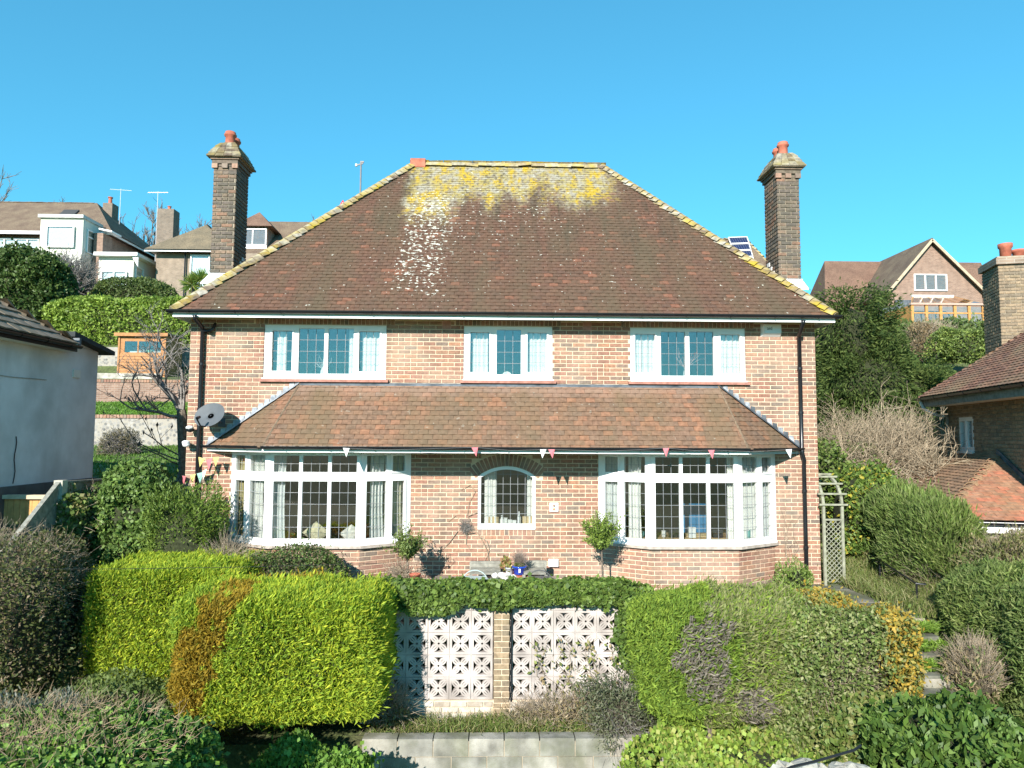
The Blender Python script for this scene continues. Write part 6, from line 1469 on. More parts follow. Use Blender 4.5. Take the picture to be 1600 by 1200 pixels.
# right hillside
o = bush('russet_shrub', 'russet leafless shrub in front of the conservatory', 'shrub', (25.0, 27.5, 8.2), (1.5, 1.0, 1.3), 7000, [(.26,.18,.10),(.20,.16,.08),(.30,.22,.13)], .14, 2.4, .3, 1, .5, 'leaf', .3, .5, .5, .7, seed=120, cs=0)
twigs('branches', (25.0, 27.5, 8.2), (1.6, 1.0, 1.4), 1100, .9, .014, M['twig'], o, 121, .9)
bush('hill_shrub', 'yellow green shrub under the white terrace wall', 'shrub', (24.6, 24.5, 7.6), (1.5, 1.0, 1.1), 9000, [(.16,.22,.05),(.24,.30,.07),(.10,.14,.035)], .16, 2.4, .3, 1, .4, 'leaf', .45, seed=122)
bush('hill_shrub', 'dark green shrub beside the broad chimney of the tan brick house', 'shrub', (19.6, 19.5, 4.7), (2.2, 1.0, 1.4), 12000, [(.08,.12,.03),(.12,.16,.04)], .16, 2.4, .3, 1, .4, 'leaf', .45, seed=123)
bush('hill_hedge', 'dark hedge across the slope below the gabled house', 'hedge', (25, 30, 8.3), (7, 1.2, 1.5), 12000, [(.08,.12,.03),(.12,.15,.05)], .28, 3.5, .35, .7, .6, 'leaf', .45, seed=124)
# ================================================================== SMALL THINGS
def flat(name, c, rough=.7): return pm(name, c, .08, 9, rough, 0)
PK, YL, WH, GN = flat('flag_pink', (.62,.16,.18)), flat('flag_yellow', (.62,.50,.16)), flat('flag_white', (.68,.68,.66)), flat('flag_green', (.25,.45,.36))
cord = flat('cord_grey', (.22,.22,.22))
def bunting(label, pts, flags, loc):
    """pts: cord points; flags: (position 0..1 along cord, size, material, lean)"""
    o = thing('bunting', label, 'bunting', loc); pts = [Vector(p) for p in pts]
    MB().tube(pts, .0022, 4).build('cord', cord, o)
    seg = [(pts[i+1]-pts[i]).length for i in range(len(pts)-1)]; tot = sum(seg)
    for (t, s, m_, ln_) in flags:
        d = t*tot; i = 0
        while i < len(seg)-1 and d > seg[i]: d -= seg[i]; i += 1
        a = pts[i].lerp(pts[i+1], d/seg[i]); u_ = (pts[i+1]-pts[i]).normalized()*s*.42
        tip = a+Vector((ln_*s*.4, -.03, -s*1.15)); k = Vector((0, -.012, 0))
        MB().add([a-u_, a+u_, tip, (a-u_+a+u_+tip)/3+k], [(0,3,1), (1,3,2), (2,3,0), (0,1,2)]).build('flag', m_, o)
def A(px_, py_, Y): return at(px_, py_, Y)
Yg = -1.0
fl = [(541,700),(600,703),(742,699),(800,704),(849,702),(862,702),(950,705),(1041,700),(1085,704),(1112,703),(1180,706),(1233,702)]
pts = [A(x, y, Yg) for x, y in fl]
tot = [0]
for a, b_ in zip(pts, pts[1:]): tot.append(tot[-1]+(b_-a).length)
bunting('string of small pink and white bunting flags along the bay roof gutter', pts,
        [(tot[i]/tot[-1]*.999+.0001, .13, m_, l_) for i, m_, l_ in ((0, WH, .2), (2, PK, .5), (4, WH, -.3), (5, PK, .3), (7, PK, -.1), (9, PK, .2), (11, WH, .3))], (0, Yg, 2.4))
lp = [A(350,713,-.3), A(336,714,-.25), A(325,718,-.2), A(314,715,-.2)]
bunting('upper cluster of yellow and pink bunting flags by the left downpipe', lp, [(.35, .15, YL, .2), (.66, .17, PK, .1), (.97, .14, YL, -.3)], tuple(A(330, 716, -.2)))
lp = [A(326,730,-.2), A(315,738,-.15), A(303,741,-.15), A(290,744,-.1), A(284,743,.0)]
bunting('lower string of green, yellow and pink bunting below the satellite dish', lp, [(.15, .14, WH, -.2), (.30, .16, GN, .1), (.52, .14, YL, .1), (.86, .16, PK, .1)], tuple(A(300, 742, -.15)))
# satellite dish
dp_ = A(327, 648, -.42); ds = thing('satellite_dish', 'grey oval satellite dish mounted by the left downpipe', 'satellite dish', (dp_.x, -.2, dp_.z-.3))
dm_ = flat('dish_grey', (.10,.11,.12), .6)
nrm = Vector((-.25, -.85, .45)).normalized(); sx_ = nrm.cross(Vector((0, 0, 1))).normalized(); sz_ = sx_.cross(nrm)
b = MB(); rings = 5; n_ = 28; vs = []
for k in range(rings+1):
    for i in range(n_):
        a = 2*math.pi*i/n_; q = k/rings; vs.append(dp_+sx_*(.295*q*math.cos(a))+sz_*(.235*q*math.sin(a))-nrm*(.05*(1-q*q)))
fs = [(k*n_+i, k*n_+(i+1) % n_, (k+1)*n_+(i+1) % n_, (k+1)*n_+i) for k in range(1, rings) for i in range(n_)]+[tuple(n_+i for i in range(n_))]
b.add([v for v in vs], fs); b.build('dish', dm_, ds, smooth=True)
arm_e = dp_+nrm*.26-sz_*.20
MB().tube([dp_-sz_*.22-nrm*.02, dp_-sz_*.27+nrm*.1, arm_e], .013, 6).build('feed_arm', M['black'], ds)
MB().tube([arm_e-nrm*.02, arm_e+(dp_-arm_e).normalized()*.09], [.03, .022], 8).build('receiver_head', M['black'], ds)
MB().tube([dp_-nrm*.05, Vector((dp_.x+.06, -.08, dp_.z-.12)), Vector((dp_.x+.06, -.005, dp_.z-.12))], .02, 8).build('wall_bracket', dm_, ds)
MB().box(dp_.x, dp_.x+.12, -.02, -.005, dp_.z-.2, dp_.z-.05).build('base_plate', dm_, ds)
# security lights at the corner
for k, (px_, py_, nm, lb) in enumerate(((297, 671, 'security_camera', 'small dome security camera on the house corner'), (291, 694, 'flood_light', 'white spot lamp below the dome camera'))):
    p_ = A(px_, py_, -.16); o = thing(nm, lb, 'security camera' if k == 0 else 'lamp', tuple(p_))
    MB().lathe([(.02, -.05), (.055, -.035), (.065, 0), (.055, .035), (.03, .05)], p_, 12).build('dome' if k == 0 else 'lamp_head', M['black'] if k == 0 else M['white'], o, smooth=True)
    MB().lathe([(.03, 0), (.068, .008), (.06, .04), (.03, .055)], p_+Vector((-.005, -.005, .01)), 12).build('hood', M['white'], o, smooth=True)
    MB().tube([p_+Vector((.04, .05, 0)), Vector((-5.52, -.005, p_.z))], .02, 6).build('wall_arm', M['black'], o)
# alarm box with small lettering
a0, a1 = A(1190, 505, -.07), A(1221.5, 526, -.07); al = thing('alarm_box', 'white burglar alarm box with small grey lettering under the eaves', 'alarm box', ((a0.x+a1.x)/2, -.04, a1.z))
zt_, zb_ = a0.z, a1.z
MB().add([(a0.x, 0, zt_), (a1.x, 0, zt_), (a1.x, 0, zb_), (a0.x, 0, zb_), (a0.x+.03, -.08, zt_-.02), (a1.x-.01, -.08, zt_-.02), (a1.x-.01, -.08, zb_+.06), (a0.x+.05, -.08, zb_+.06)],
         [(4,7,6,5), (0,4,5,1), (1,5,6,2), (2,6,7,3), (3,7,4,0)]).build('cover', M['white'], al)
fc = bpy.data.curves.new('lettering', 'FONT'); fc.body = 'aid'; fc.size = .085; fc.extrude = .001; fc.align_x = 'CENTER'
fo = bpy.data.objects.new('lettering_source', fc); col.objects.link(fo); bpy.context.view_layer.update()
me = bpy.data.meshes.new_from_object(fo.evaluated_get(bpy.context.evaluated_depsgraph_get())); bpy.data.objects.remove(fo)
lo = bpy.data.objects.new('lettering', me); col.objects.link(lo); me.materials.clear(); me.materials.append(flat('letter_grey', (.12,.13,.14)))
lo.parent = al; lo.matrix_parent_inverse = Matrix.Translation(-wloc(al)); lo.matrix_basis = Matrix.Translation(((a0.x+a1.x)/2-.04, -.0825, (zt_+zb_)/2+.0)) @ Matrix.Rotation(math.pi/2, 4, 'X'); lo['kind'] = 'stuff'
# plaque and socket box on the wall
p_ = A(865.5, 792.5, -.02); pq = thing('wall_plaque', 'small white picture plaque beside the arched window', 'plaque', (p_.x, -.02, p_.z-.08))
MB().box(p_.x-.077, p_.x+.077, -.03, -.005, p_.z-.077, p_.z+.077).build('tile', M['white'], pq)
MB().lathe([(.0, 0), (.02, .005), (.024, .02), (.015, .04), (.0, .045)], (p_.x, -.032, p_.z+.008), 10).build('painted_head', flat('plaque_brown', (.30,.20,.14)), pq)
MB().prism([(p_.x-.03, -.032, p_.z-.06), (p_.x+.035, -.032, p_.z-.06), (p_.x+.02, -.032, p_.z-.01), (p_.x-.015, -.032, p_.z-.01)], (0, .001, 0)).build('painted_body', flat('plaque_red', (.50,.20,.14)), pq)
MB().prism([(p_.x-.012, -.0335, p_.z-.022), (p_.x+.025, -.0335, p_.z-.022), (p_.x+.02, -.0335, p_.z-.005), (p_.x-.01, -.0335, p_.z-.005)], (0, .001, 0)).build('painted_scarf', flat('plaque_yellow', (.65,.52,.18)), pq)
p_ = A(864.5, 879, -.03); o = thing('meter_box', 'small white electrical box low on the brick wall', 'electrical box', (p_.x, -.03, p_.z-.07))
MB().box(p_.x-.08, p_.x+.08, -.06, -.005, p_.z-.06, p_.z+.06).build('case', M['offwhite'], o); MB().box(p_.x-.086, p_.x+.086, -.066, -.061, p_.z-.066, p_.z+.066).build('cover', M['white'], o)
# ---------------- terrace furniture
wg = M['wood_grey']
def garden_chair(label, cx, cy, w_, zt, tilt):
    o = thing('garden_chair', label, 'chair', (cx, cy, .03), 'weathered wooden terrace chairs')
    h = w_/2
    for s in (-1, 1):
        MB().bar((cx+s*h, cy+.25, .03), (cx+s*h+tilt, cy+.32, zt), .05, .05).build('back_leg', wg, o)
        MB().bar((cx+s*h, cy-.25, .03), (cx+s*h, cy-.25, .40), .05, .05).build('front_leg', wg, o)
    MB().bar((cx-h+tilt, cy+.315, zt-.03), (cx+h+tilt, cy+.315, zt-.03), .04, .07).build('top_rail', wg, o)
    MB().bar((cx-h, cy+.28, .46), (cx+h, cy+.28, .46), .04, .06).build('lower_rail', wg, o)
    n_ = 7
    for i in range(n_):
        x = cx-h+.06+(w_-.12)*i/(n_-1); MB().bar((x, cy+.29, .48), (x+tilt, cy+.315, zt-.06), .04, .012).build('back_slat', wg, o)
    for i in range(5):
        y = cy-.25+.12*i; MB().bar((cx-h, y, .42), (cx+h, y, .42), .09, .02).build('seat_slat', wg, o)
q = A(759, 880, -.45); garden_chair('weathered grey wooden garden chair under the climber', q.x, -.75, .50, A(759, 877, -.43).z, .0)
q = A(833, 880, -.45); garden_chair('weathered wooden garden chair beside the blue pot', q.x, -.75, .36, A(833, 876, -.43).z, .03)
bw = MB().box(-1.15, .95, -.44, -.20, .03, .22).build('low_planter_wall', M['bt_dark']); tag(bw, 'low dark brick kerb along the foot of the house wall', 'kerb')
def pot(name, label, px_, py_t, py_b, Y, w_px, m_, plant=None, square=False):
    a, b_ = A(px_, py_t, Y), A(px_, py_b, Y); r_ = w_px/2*(Y+12.75)/FPX; h = a.z-b_.z
    o = thing(name, label, 'pot', (a.x, Y, b_.z), 'terrace plant pots')
    MB().lathe([(r_*.7, 0), (r_*.75, .01), (r_*.95, h*.8), (r_*1.05, h*.82), (r_*1.05, h), (r_*.9, h), (r_*.85, h*.85)], (a.x, Y, b_.z), 18).build('pot_body', m_, o, smooth=True)
    MB().lathe([(r_*.84, h*.80), (.01, h*.84)], (a.x, Y, b_.z), 14).build('soil', M['core_brown'], o)
    return a, r_
blue = pm('blue_glaze', (.012,.06,.42), .15, 6, .12, 0, .6)
st_ = thing('plant_stand', 'low timber plant stand carrying the blue pot on the terrace', 'stand', (.3, -.8, .03))
zs_ = A(811, 897, -.8).z
MB().box(-.12, .62, -.95, -.62, zs_-.06, zs_-.004).build('top', M['terracotta'], st_)
for x in (-.08, .56):
    for y in (-.92, -.66): MB().box(x-.02, x+.02, y-.02, y+.02, .03, zs_-.06).build('leg', wg, st_)
a_, r_ = pot('blue_pot', 'glossy blue glazed pot of dry lavender on the terrace', 811.5, 884, 897, -.8, 22, blue)
MB().box(a_.x-.015, a_.x+.015, -.8-r_*1.08, -.8-r_*.96, a_.z-.09, a_.z-.03).build('white_label', M['white'], bpy.data.objects['blue_pot'])
o = thing('lavender', 'dry lavender growing in the blue pot', 'plant', tuple(a_)); twigs('stems', (a_.x, -.8, a_.z+.06), (.12, .1, .14), 420, .18, .003, pm('lavender_stem', (.30,.24,.2), .3, 9), o, 201, .9)
Pl, nl = shell((a_.x, -.8, a_.z+.02), (.12, .1, .08), 500, 2, .05, 3, .05, 202); leaves('foliage', Pl, nl, palette(500, [(.16,.20,.06),(.22,.22,.10)], 2), .05, .3, .5, .5, .7, M['leaf'], o, 203)
a_, r_ = pot('grey_pot', 'small pale grey pot between the chair and the blue pot', 796, 886, 897, -.78, 14, flat('grey_glaze', (.40,.43,.45), .3))
o = thing('pot_plant', 'small yellow green plant in the pale grey pot', 'plant', tuple(a_)); Pl, nl = shell((a_.x-.05, -.78, a_.z+.08), (.12, .1, .12), 240, 2, .08, 3, .1, 204); leaves('foliage', Pl, nl, palette(240, [(.30,.28,.07),(.22,.24,.07),(.40,.22,.12)], 2), .07, .5, .5, .5, .7, M['leaf'], o, 205)
pot('terracotta_pot', 'terracotta pot at the foot of the bushy shrub', 648.5, 896, 908, -1.15, 17, M['terracotta'])
a_, r_ = pot('blue_bowl', 'small blue bowl at the foot of the right downpipe', 1225.5, 917, 925, -1.0, 18, blue)
for k, px_ in enumerate((742, 843)):
    c_ = A(px_, 905, -1.35); o = thing('wire_chair', ['pale wire scroll backed chair behind the ivy beneath the climber', 'dark wire scroll backed chair behind the ivy near the meter box'][k], 'chair', (c_.x, -1.5, .03), 'wire terrace chairs')
    wm = flat('wire_%d' % k, ((.40,.47,.45), (.10,.10,.10))[k], .5); zt_ = A(px_, 891, -1.35).z
    pts = [(c_.x+.21*math.cos(math.pi*i/14), -1.35, zt_-.21+.21*math.sin(math.pi*i/14)) for i in range(15)]
    MB().tube([(c_.x+.21, -1.35, .03)]+pts+[(c_.x-.21, -1.35, .03)], .009, 6).build('back_hoop', wm, o)
    for s in (-1, 1):
        MB().tube([(c_.x+s*(.02+.09*(1-math.cos(t_))), -1.35, zt_-.24+.10*math.sin(t_)+.03*t_) for t_ in [i*.5 for i in range(9)]], .006, 5).build('scroll', wm, o)
        MB().tube([(c_.x+s*.2, -1.72, .03), (c_.x+s*.2, -1.72, .44)], .009, 6).build('front_leg', wm, o)
    MB().lathe([(.0, 0), (.2, 0), (.22, .01), (.2, .02), (0, .02)], (c_.x, -1.54, .43), 18).build('seat', wm, o)
g = random.Random(9)
for k, (px_, py_) in enumerate(((774, 900), (784, 899), (793, 898), (788, 903), (802, 902))):
    p_ = A(px_, py_, -1.3); b = MB(); r_ = g.uniform(.05, .075)
    b.lathe([(r_*.3, -r_*.7), (r_*.9, -r_*.3), (r_, r_*.1), (r_*.6, r_*.55), (r_*.15, r_*.7)], p_, 7)
    b.v = [(x+g.uniform(-.012, .012), y+g.uniform(-.012, .012), z+g.uniform(-.012, .012)) for x, y, z in b.v]
    tag(b.build('white_stone', pm('white_stone_%d' % k, (.66,.64,.60), .15, 12)), 'pale stone in a small heap on the table behind the ivy', 'stone', 'pale stones on the terrace table')
tb = thing('terrace_table', 'small round terrace table hidden behind the ivy', 'table', (.1, -1.3, .03)); zt_ = A(788, 906, -1.3).z
MB().lathe([(.33, 0), (.35, .012), (.33, .025)], (A(788, 903, -1.3).x, -1.3, zt_-.04), 24).build('top', wg, tb); MB().tube([(A(788, 903, -1.3).x, -1.3, .03), (A(788, 903, -1.3).x, -1.3, zt_-.04)], .03, 8).build('pedestal', wg, tb)
# ---------------- trellis arch, handrail
ta = thing('trellis_arch', 'weathered wooden garden arch with diamond trellis beside the house', 'arch', (5.9, .3, .03))
x0, x1 = A(1288, 850, -.1).x, A(1317, 850, -.1).x; zsp = A(1290, 790, -.1).z; ztop = A(1290, 745, -.1).z
gw = pm('green_grey_wood', (.27,.27,.20), .25, 12, .9, .3)
def archpts(x): return [(x, -.1, .03), (x, -.1, zsp)]+[(x, .5-.6*math.cos(t_), zsp+(ztop-zsp)*math.sin(t_)) for t_ in [math.pi*i/10 for i in range(1, 10)]]+[(x, 1.1, zsp), (x, 1.1, .03)]
for x in (x0, x1):
    P_ = archpts(x)
    for a, b_ in zip(P_, P_[1:]): MB().bar(a, b_, .045, .045, (1, 0, 0)).build('post', gw, ta)
for t_ in [0, .12, .25, .38, .5, .62, .75, .88, 1.0]:
    y = .5-.6*math.cos(math.pi*t_); z = zsp+(ztop-zsp)*math.sin(math.pi*t_); MB().bar((x0-.09, y-.03, z+.02), (x1+.09, y-.03, z+.02), .05, .03).build('rung', gw, ta)
for yy in (-.1, 1.1):
    zl0, zl1 = .1, A(1300, 812, -.1).z; st = .085; wd = x1-x0
    MB().bar((x0, yy, zl1), (x1, yy, zl1), .05, .03).build('rung', gw, ta)
    n_ = int((zl1-zl0)/st)
    for s in (0, 1):
        for i in range(-3, n_):
            z0 = zl0+i*st; za, zb = (z0, z0+wd) if s == 0 else (z0+wd, z0)
            xa, xb = x0, x1
            def cl(xa, za, xb, zb):
                # clip to the panel height
                for lim, hi in ((zl0, False), (zl1, True)):
                    for k in (0, 1):
                        zz = (za, zb)[k]
                        if (zz > lim) == hi and abs(zz-lim) > 1e-6:
                            o_ = (za, zb)[1-k]
                            if (o_ > lim) == hi and abs(o_-lim) > 1e-6: return None
                            t_ = (lim-o_)/(zz-o_); xo = (xa, xb)[1-k]; xn = xo+((xa, xb)[k]-xo)*t_
                            if k == 0: xa, za = xn, lim
                            else: xb, zb = xn, lim
                return xa, za, xb, zb
            r_ = cl(xa, za, xb, zb)
            if r_: MB().bar((r_[0], yy-.006+.012*s, r_[1]), (r_[2], yy-.006+.012*s, r_[3]), .010, .016, (0, 1, 0)).build('lattice_slat', gw, ta)
hr = thing('handrail', 'thin black metal handrail along the path bank', 'handrail', (6.7, -1.4, 0))
h0, h1 = A(1362, 868, .2), A(1432, 912, -1.7)
MB().tube([h0, h0.lerp(h1, .5), h1, h1+Vector((.12, -.05, .0))], .016, 7).build('rail', M['black'], hr)
for t_ in (.2, 1.0):
    p_ = h0.lerp(h1, t_); MB().tube([p_, (p_.x, p_.y, gz(p_.x, p_.y)-.05)], .016, 7).build('post', M['black'], hr)
# pale rubble and hose at the bottom edge
c_ = A(1265, 1200, -6.2); g = random.Random(4)
for k in range(7):
    b = MB(); r_ = g.uniform(.11, .17); q = Vector((c_.x-.42+k*.14, c_.y+g.uniform(-.1, .15), c_.z-.12+g.uniform(-.04, .04)+.015*k))
    b.lathe([(r_*.5, -r_*.6), (r_, -r_*.3), (r_*.95, r_*.3), (r_*.5, r_*.55), (r_*.1, r_*.6)], q, 8); b.v = [(x+g.uniform(-.03, .03), y+g.uniform(-.03, .03), z+g.uniform(-.025, .025)) for x, y, z in b.v]
    tag(b.build('rubble_stone', pm('rubble_%d' % k, (.36,.34,.29), .3, 8, .95, .6)), 'rough pale rubble stone under the black hose', 'stone', 'pale rubble stones by the ground cover')
rb_ = MB().box(c_.x-.9, c_.x+.7, c_.y-.3, c_.y+.3, c_.z-.9, c_.z-.2).build('rubble_bed', pm('rubble_bed', (.42,.39,.33), .4, 6, .95, .8)); tag(rb_, 'pale stone bed under the rubble stones', 'stone bed')
ho = MB().tube([A(1238, 1198, -6.3)+Vector((-.3, 0, -.12)), A(1238, 1198, -6.3), A(1280, 1188, -6.3), A(1335, 1172, -6.3), A(1345, 1165, -6.25)], .012, 7).build('garden_hose', M['black']); tag(ho, 'black hose lying across the pale rubble', 'hose')
# overhead wire in front of the garden
wr = MB().tube([A(-60, 890, -4.6)+Vector((-2, 0, .1)), A(0, 889, -4.6), A(180, 889, -4.4), A(380, 886, -4.2), A(600, 880, -2.9)], .0035, 4).build('telephone_wire', M['black']); tag(wr, 'thin dark telephone wire crossing above the golden conifers', 'wire')
# ---------------- curtains
def curtain(label, xa, xb, yt, yb, Y, Y2=None, m_=None, flare=0, folds=None):
    a, b_ = A(xa, (yt+yb)/2, Y), A(xb, (yt+yb)/2, Y if Y2 is None else Y2); zt_, zb_ = A((xa+xb)/2, yt, Y).z, A((xa+xb)/2, yb, Y).z
    a.z = b_.z = 0; ln = (b_-a).length; nf = folds or max(2, int(ln/.07)); n_ = nf*6; d = (b_-a).normalized(); s = Vector((-d.y, d.x, 0)); vs = []; rows_ = 6
    for j in range(rows_+1):
        t_ = j/rows_
        for i in range(n_+1):
            u_ = i/n_; p_ = a+d*(ln*u_*(1-flare*(1-t_)))+s*(.022*math.sin(u_*nf*2*math.pi+.4*math.sin(3*t_))*(.6+.4*t_)); vs.append((p_.x, p_.y, zt_+(zb_-zt_)*t_))
    fs = [(j*(n_+1)+i, j*(n_+1)+i+1, (j+1)*(n_+1)+i+1, (j+1)*(n_+1)+i) for j in range(rows_) for i in range(n_)]
    o = MB().add(vs, fs).build('curtain', m_ or M['curtain'], smooth=True); tag(o, label, 'curtain', 'curtains in the house windows')
cy_ = pm('yellow_curtain', (.52,.44,.22), .1, 6, .95, .1); nt_ = pm('net_curtain', (.66,.68,.68), .08, 6, .95, .1)
curtain('slim white curtain in the first casement of the window above the satellite dish', 433, 448, 516, 582, .14)
curtain('white curtain edge at the third light of the window above the satellite dish', 545, 557, 512, 586, .16)
curtain('white curtain filling the last casement of the window above the satellite dish', 566, 595, 514, 582, .14)
curtain('white curtain in the left casement of the window above the arched window', 738, 763, 516, 584, .14)
curtain('white curtain in the right casement of the window above the arched window', 826, 857, 516, 584, .14)
curtain('white curtain in the first casement of the window beside the alarm box', 991, 1026, 518, 585, .14)
curtain('white curtain in the last casement of the window beside the alarm box', 1117, 1158, 518, 586, .14, flare=-.0)
curtain('cream curtain on the dish side of the arched window', 757, 776, 733, 822, .14)
curtain('cream curtain on the plaque side of the arched window', 823, 836, 733, 822, .14)
def bay_curtain(label, P, Q, u0, u1, m_=None, off=.11):
    T, ln = facet(P, Q); a, b_ = T @ Vector((u0*ln, off, 0)), T @ Vector((u1*ln, off, 0))
    n_ = max(3, int((b_-a).length/.055))*6; d = (b_-a).normalized(); s = Vector((-d.y, d.x, 0)); vs = []; rows_ = 6; g = random.Random(len(label)); ph = g.uniform(0, 6)
    for j in range(rows_+1):
        t_ = j/rows_
        for i in range(n_+1):
            u_ = i/n_; p_ = a+d*((b_-a).length*u_*(1-.10*math.sin(math.pi*t_)))+s*(.024*math.sin(u_*n_/6*2*math.pi+ph+.5*math.sin(3*t_))); vs.append((p_.x, p_.y, 2.36-(2.36-.84)*t_))
    fs = [(j*(n_+1)+i, j*(n_+1)+i+1, (j+1)*(n_+1)+i+1, (j+1)*(n_+1)+i) for j in range(rows_) for i in range(n_)]
    tag(MB().add(vs, fs).build('curtain', m_ or M['curtain'], smooth=True), label, 'curtain', 'curtains in the house windows')
LB = ((-4.79,0),(-3.97,-.5),(-2.41,-.5),(-1.62,0)); RB = ((1.72,0),(2.56,-.5),(4.07,-.5),(4.92,0))
bay_curtain('yellowish curtain against the outer casement of the bay with cushions', LB[0], LB[1], .0, .28, cy_)
bay_curtain('white curtain in the angled pane of the bay with cushions, dish side', LB[0], LB[1], .36, .80)
bay_curtain('pale net curtain behind the first front pane of the bay with cushions', LB[1], LB[2], .0, .17, nt_, .14)
bay_curtain('white curtain in the angled pane of the bay with cushions, arched window side', LB[2], LB[3], .22, .50)
bay_curtain('cream curtain against the casement of the bay with cushions, arched window side', LB[2], LB[3], .62, .90, pm('cream_curtain', (.62,.58,.46), .08, 6))
bay_curtain('pale curtain in the casement of the desk bay, arched window side', RB[0], RB[1], .12, .36, nt_)
bay_curtain('white curtain in the angled pane of the desk bay, arched window side', RB[0], RB[1], .55, .80)
bay_curtain('white curtain edge behind the last front pane of the desk bay', RB[1], RB[2], .90, 1.0, None, .14)
bay_curtain('white curtain in the angled pane of the desk bay, downpipe side', RB[2], RB[3], .22, .66)
bay_curtain('pale curtain against the outer casement of the desk bay, downpipe side', RB[2], RB[3], .78, 1.0, nt_)
# ---------------- things behind the glass
def cushion(label, px_, py_t, py_b, Y, wpx, c_):
    a, b_ = A(px_, py_t, Y), A(px_, py_b, Y); h = a.z-b_.z; r_ = wpx/2*(Y+12.75)/FPX
    b = MB(); n_ = 8; vs = []
    for sgn in (-1, 1):
        for j in range(n_+1):
            for i in range(n_+1):
                u_, v_ = -1+2*i/n_, -1+2*j/n_; th = .07*(1-u_**4)*(1-v_**4)
                x, z = (u_-v_)*.5, (u_+v_)*.5
                vs.append((a.x+x*r_*1.25, Y+sgn*th, b_.z+h*.5+z*h*.62))
    m_ = n_+1; q = m_*m_
    fs = [(j*m_+i, j*m_+i+1, (j+1)*m_+i+1, (j+1)*m_+i) for j in range(n_) for i in range(n_)]; fs += [tuple(q+k for k in reversed(f)) for f in fs]
    tag(b.add(vs, fs).build('cushion', pm('cushion_'+label[:12], c_, .3, 18), smooth=True), label, 'cushion', 'cushions on the bay window seat')
cushion('orange cushion half hidden by the net curtain in the bay', 445, 822, 846, -.12, 26, (.50,.18,.08))
cushion('cream patterned cushion in the middle pane of the bay', 494, 818, 846, -.16, 34, (.60,.54,.38))
cushion('white cushion leaning at the third front pane of the bay', 549, 822, 846, -.16, 30, (.66,.64,.6))
cushion('orange cushion leaning against the angled pane of the bay', 576, 820, 844, -.1, 26, (.52,.20,.09))
st_ = MB().box(-4.6, -1.8, -.1, .5, .3, .78).build('window_seat', M['carpet']); tag(st_, 'dark window seat inside the bay with cushions', 'seat')
# desk in the other bay
dk_ = thing('desk', 'wooden desk inside the bay beside the standard shrub', 'desk', (3.3, .3, .12)); zt_ = .86
MB().box(2.2, 4.5, -.25, .45, zt_, zt_+.03).build('top', pm('desk_wood', (.42,.30,.18), .2, 9), dk_)
for x in (2.3, 4.4):
    for y in (-.15, .4): MB().box(x-.03, x+.03, y-.03, y+.03, .12, zt_).build('leg', wg, dk_)
bp = A(1084, 808, .9); bl = thing('blue_screen', 'bright blue display board on a stand inside the desk bay', 'screen', (bp.x, .9, .12))
MB().box(bp.x-.24, bp.x+.24, .9, .94, A(1084, 832, .9).z, A(1084, 787, .9).z).build('panel', flat('board_blue', (.03,.20,.42)), bl)
MB().box(bp.x-.03, bp.x+.03, .942, .97, .12, A(1084, 830, .9).z).build('stand', M['black'], bl)
ze = zt_+.031
def item(name, label, cat, px_, Y, w_, h, c_, kind='box', z=None):
    p_ = A(px_, 830, Y); z = ze if z is None else z; m_ = flat('item_%s_%d' % (name, px_), c_, .5); o = thing(name, label, cat, (p_.x, Y, z))
    if kind == 'box':
        MB().box(p_.x-w_/2, p_.x+w_/2, Y-.04, Y+.04, z, z+h).build('body', m_, o); MB().box(p_.x-w_/2-.004, p_.x+w_/2+.004, Y-.044, Y+.044, z+h*.86, z+h*.9).build('lid_edge', m_, o)
    else:
        MB().lathe([(w_*.4, 0), (w_*.5, h*.1), (w_*.5, h*.65), (w_*.25 if kind == 'bottle' else w_*.48, h*.78), (w_*.2 if kind == 'bottle' else w_*.5, h), (w_*.15, h)], (p_.x, Y, z), 14).build('body', m_, o, smooth=True)
        MB().lathe([(w_*.22 if kind == 'bottle' else w_*.52, 0), (w_*.22 if kind == 'bottle' else w_*.52, .015)], (p_.x, Y, z+h), 12).build('rim', m_, o)
    return p_
item('mug', 'white mug on the desk behind the first front pane', 'mug', 1037, -.15, .08, .10, (.7,.7,.68), 'cup')
item('laptop', 'dark laptop standing open on the bay desk', 'laptop', 1054, -.18, .20, .15, (.02,.02,.025))
item('card', 'white greeting card in front of the blue board', 'card', 1081, -.2, .12, .18, (.75,.75,.75))
item('wooden_tray', 'pale wooden tray on the desk below the blue board', 'tray', 1090, -.12, .42, .06, (.5,.38,.22))
item('tablet', 'dark framed tablet on the desk near the green pot', 'tablet', 1121, -.2, .17, .14, (.03,.03,.04))
item('white_tub', 'white tub with green top at the end of the desk', 'tub', 1142, -.1, .16, .15, (.66,.66,.62), 'cup')
item('green_pot', 'bright green pot standing on the desk behind the white tub', 'pot', 1144, .05, .12, .24, (.04,.38,.08), 'cup')
item('teal_bowl', 'teal bowl on the bay sill, arched window side', 'bowl', 1000, -.12, .16, .08, (.18,.42,.40), 'cup')
item('teal_jar', 'teal jar on the bay sill, downpipe side', 'jar', 1168, -.2, .10, .11, (.20,.44,.42), 'cup')
item('cardboard_box', 'cardboard box inside the outer casement of the desk bay', 'box', 1197, .15, .14, .12, (.42,.30,.17))
zi = ARB+.031
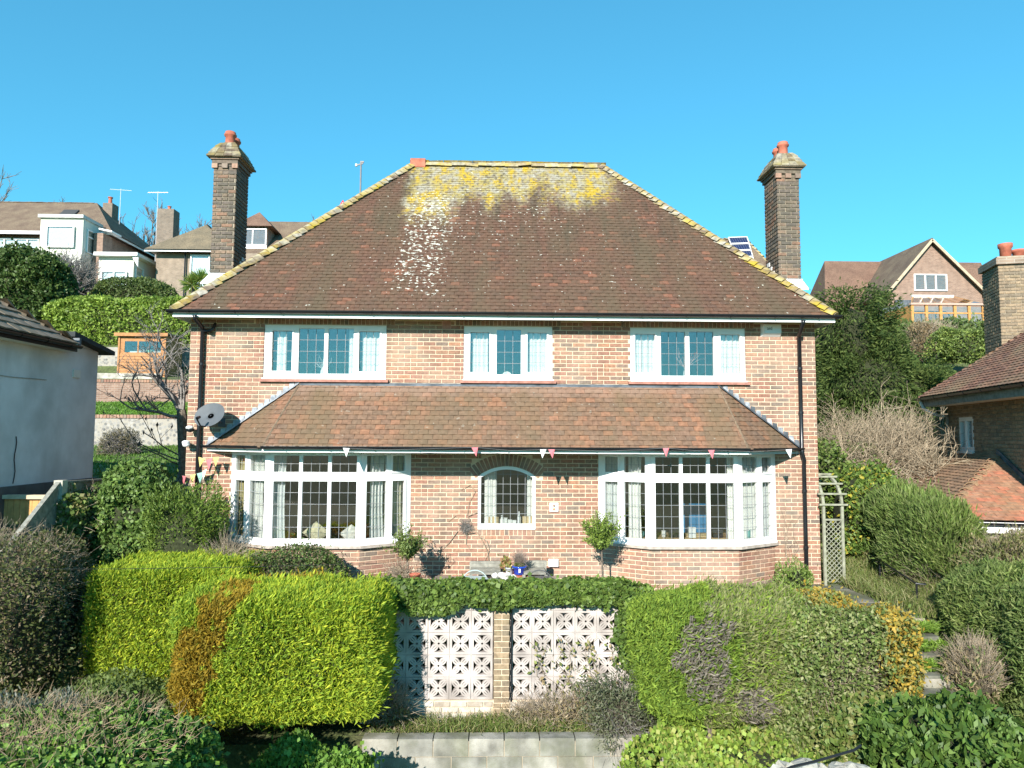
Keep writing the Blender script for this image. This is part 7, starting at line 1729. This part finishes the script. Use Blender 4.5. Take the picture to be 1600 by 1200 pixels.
for k, (px_, w_, h, c_, kd) in enumerate(((769, .22, .16, (.55,.40,.22), 'box'), (784, .07, .17, (.7,.7,.68), 'bottle'), (790, .07, .13, (.72,.72,.7), 'cup'), (797, .08, .11, (.68,.68,.66), 'box'), (803, .08, .10, (.7,.7,.7), 'box'), (811, .065, .24, (.7,.71,.72), 'bottle'), (825, .2, .17, (.6,.45,.26), 'box'))):
    item(['basket', 'bottle', 'jar', 'carton', 'carton', 'bottle', 'basket'][k], ['wicker basket on the arched window sill, climber side', 'short white bottle on the arched window sill', 'white jar on the arched window sill', 'larger white carton on the arched window sill', 'smaller white carton on the arched window sill', 'tall white bottle on the arched window sill', 'wicker basket on the arched window sill, plaque side'][k], ['basket', 'bottle', 'jar', 'carton', 'carton', 'bottle', 'basket'][k], px_, .18, w_, h, c_, kd, zi)
# upstairs window ornaments
def vase(label, px_, Y, zb, c_, tip, seed, hgt=.5):
    p_ = A(px_, 580, Y); o = thing('vase', label, 'vase', (p_.x, Y, zb))
    MB().lathe([(.04, 0), (.06, .03), (.05, .12), (.03, .15), (.04, .18)], (p_.x, Y, zb), 14).build('vase_body', flat('vase_%d' % seed, c_), o, smooth=True)
    g = np.random.RandomState(seed); segs = []
    for i in range(9): branch(segs, (p_.x, Y, zb+.15), (g.normal()*.7, g.normal()*.15, .8), hgt*.5, .007, 1, g, .4, .2, (2, 3), .15)
    twig_mesh('stems', segs, tip, o)
vase('vase of pink coral like branches in the window beside the alarm box', 1072, .22, 3.74, (.5,.5,.5), flat('coral_pink', (.62,.36,.32)), 301)
vase('vase of white flower stems in the window above the satellite dish', 505, .22, 3.70, (.6,.6,.6), flat('orchid_white', (.7,.68,.68)), 302, .4)
p_ = A(792, 584, .12); o = MB().prism([(p_.x+.09*math.cos(math.pi*i/10), .12, 3.735+.09*math.sin(math.pi*i/10)) for i in range(11)], (0, .04, 0)).build('mirror_back', M['offwhite']); tag(o, 'white rounded mirror back on the sill above the arched window', 'mirror')
for x in (-3.2, 0.1, 3.4):
    o = MB().box(x-1.05 if abs(x) > 1 else x-.75, x+1.05 if abs(x) > 1 else x+.75, .262, .36, 3.55, 3.70).build('window_board', M['white'], house)
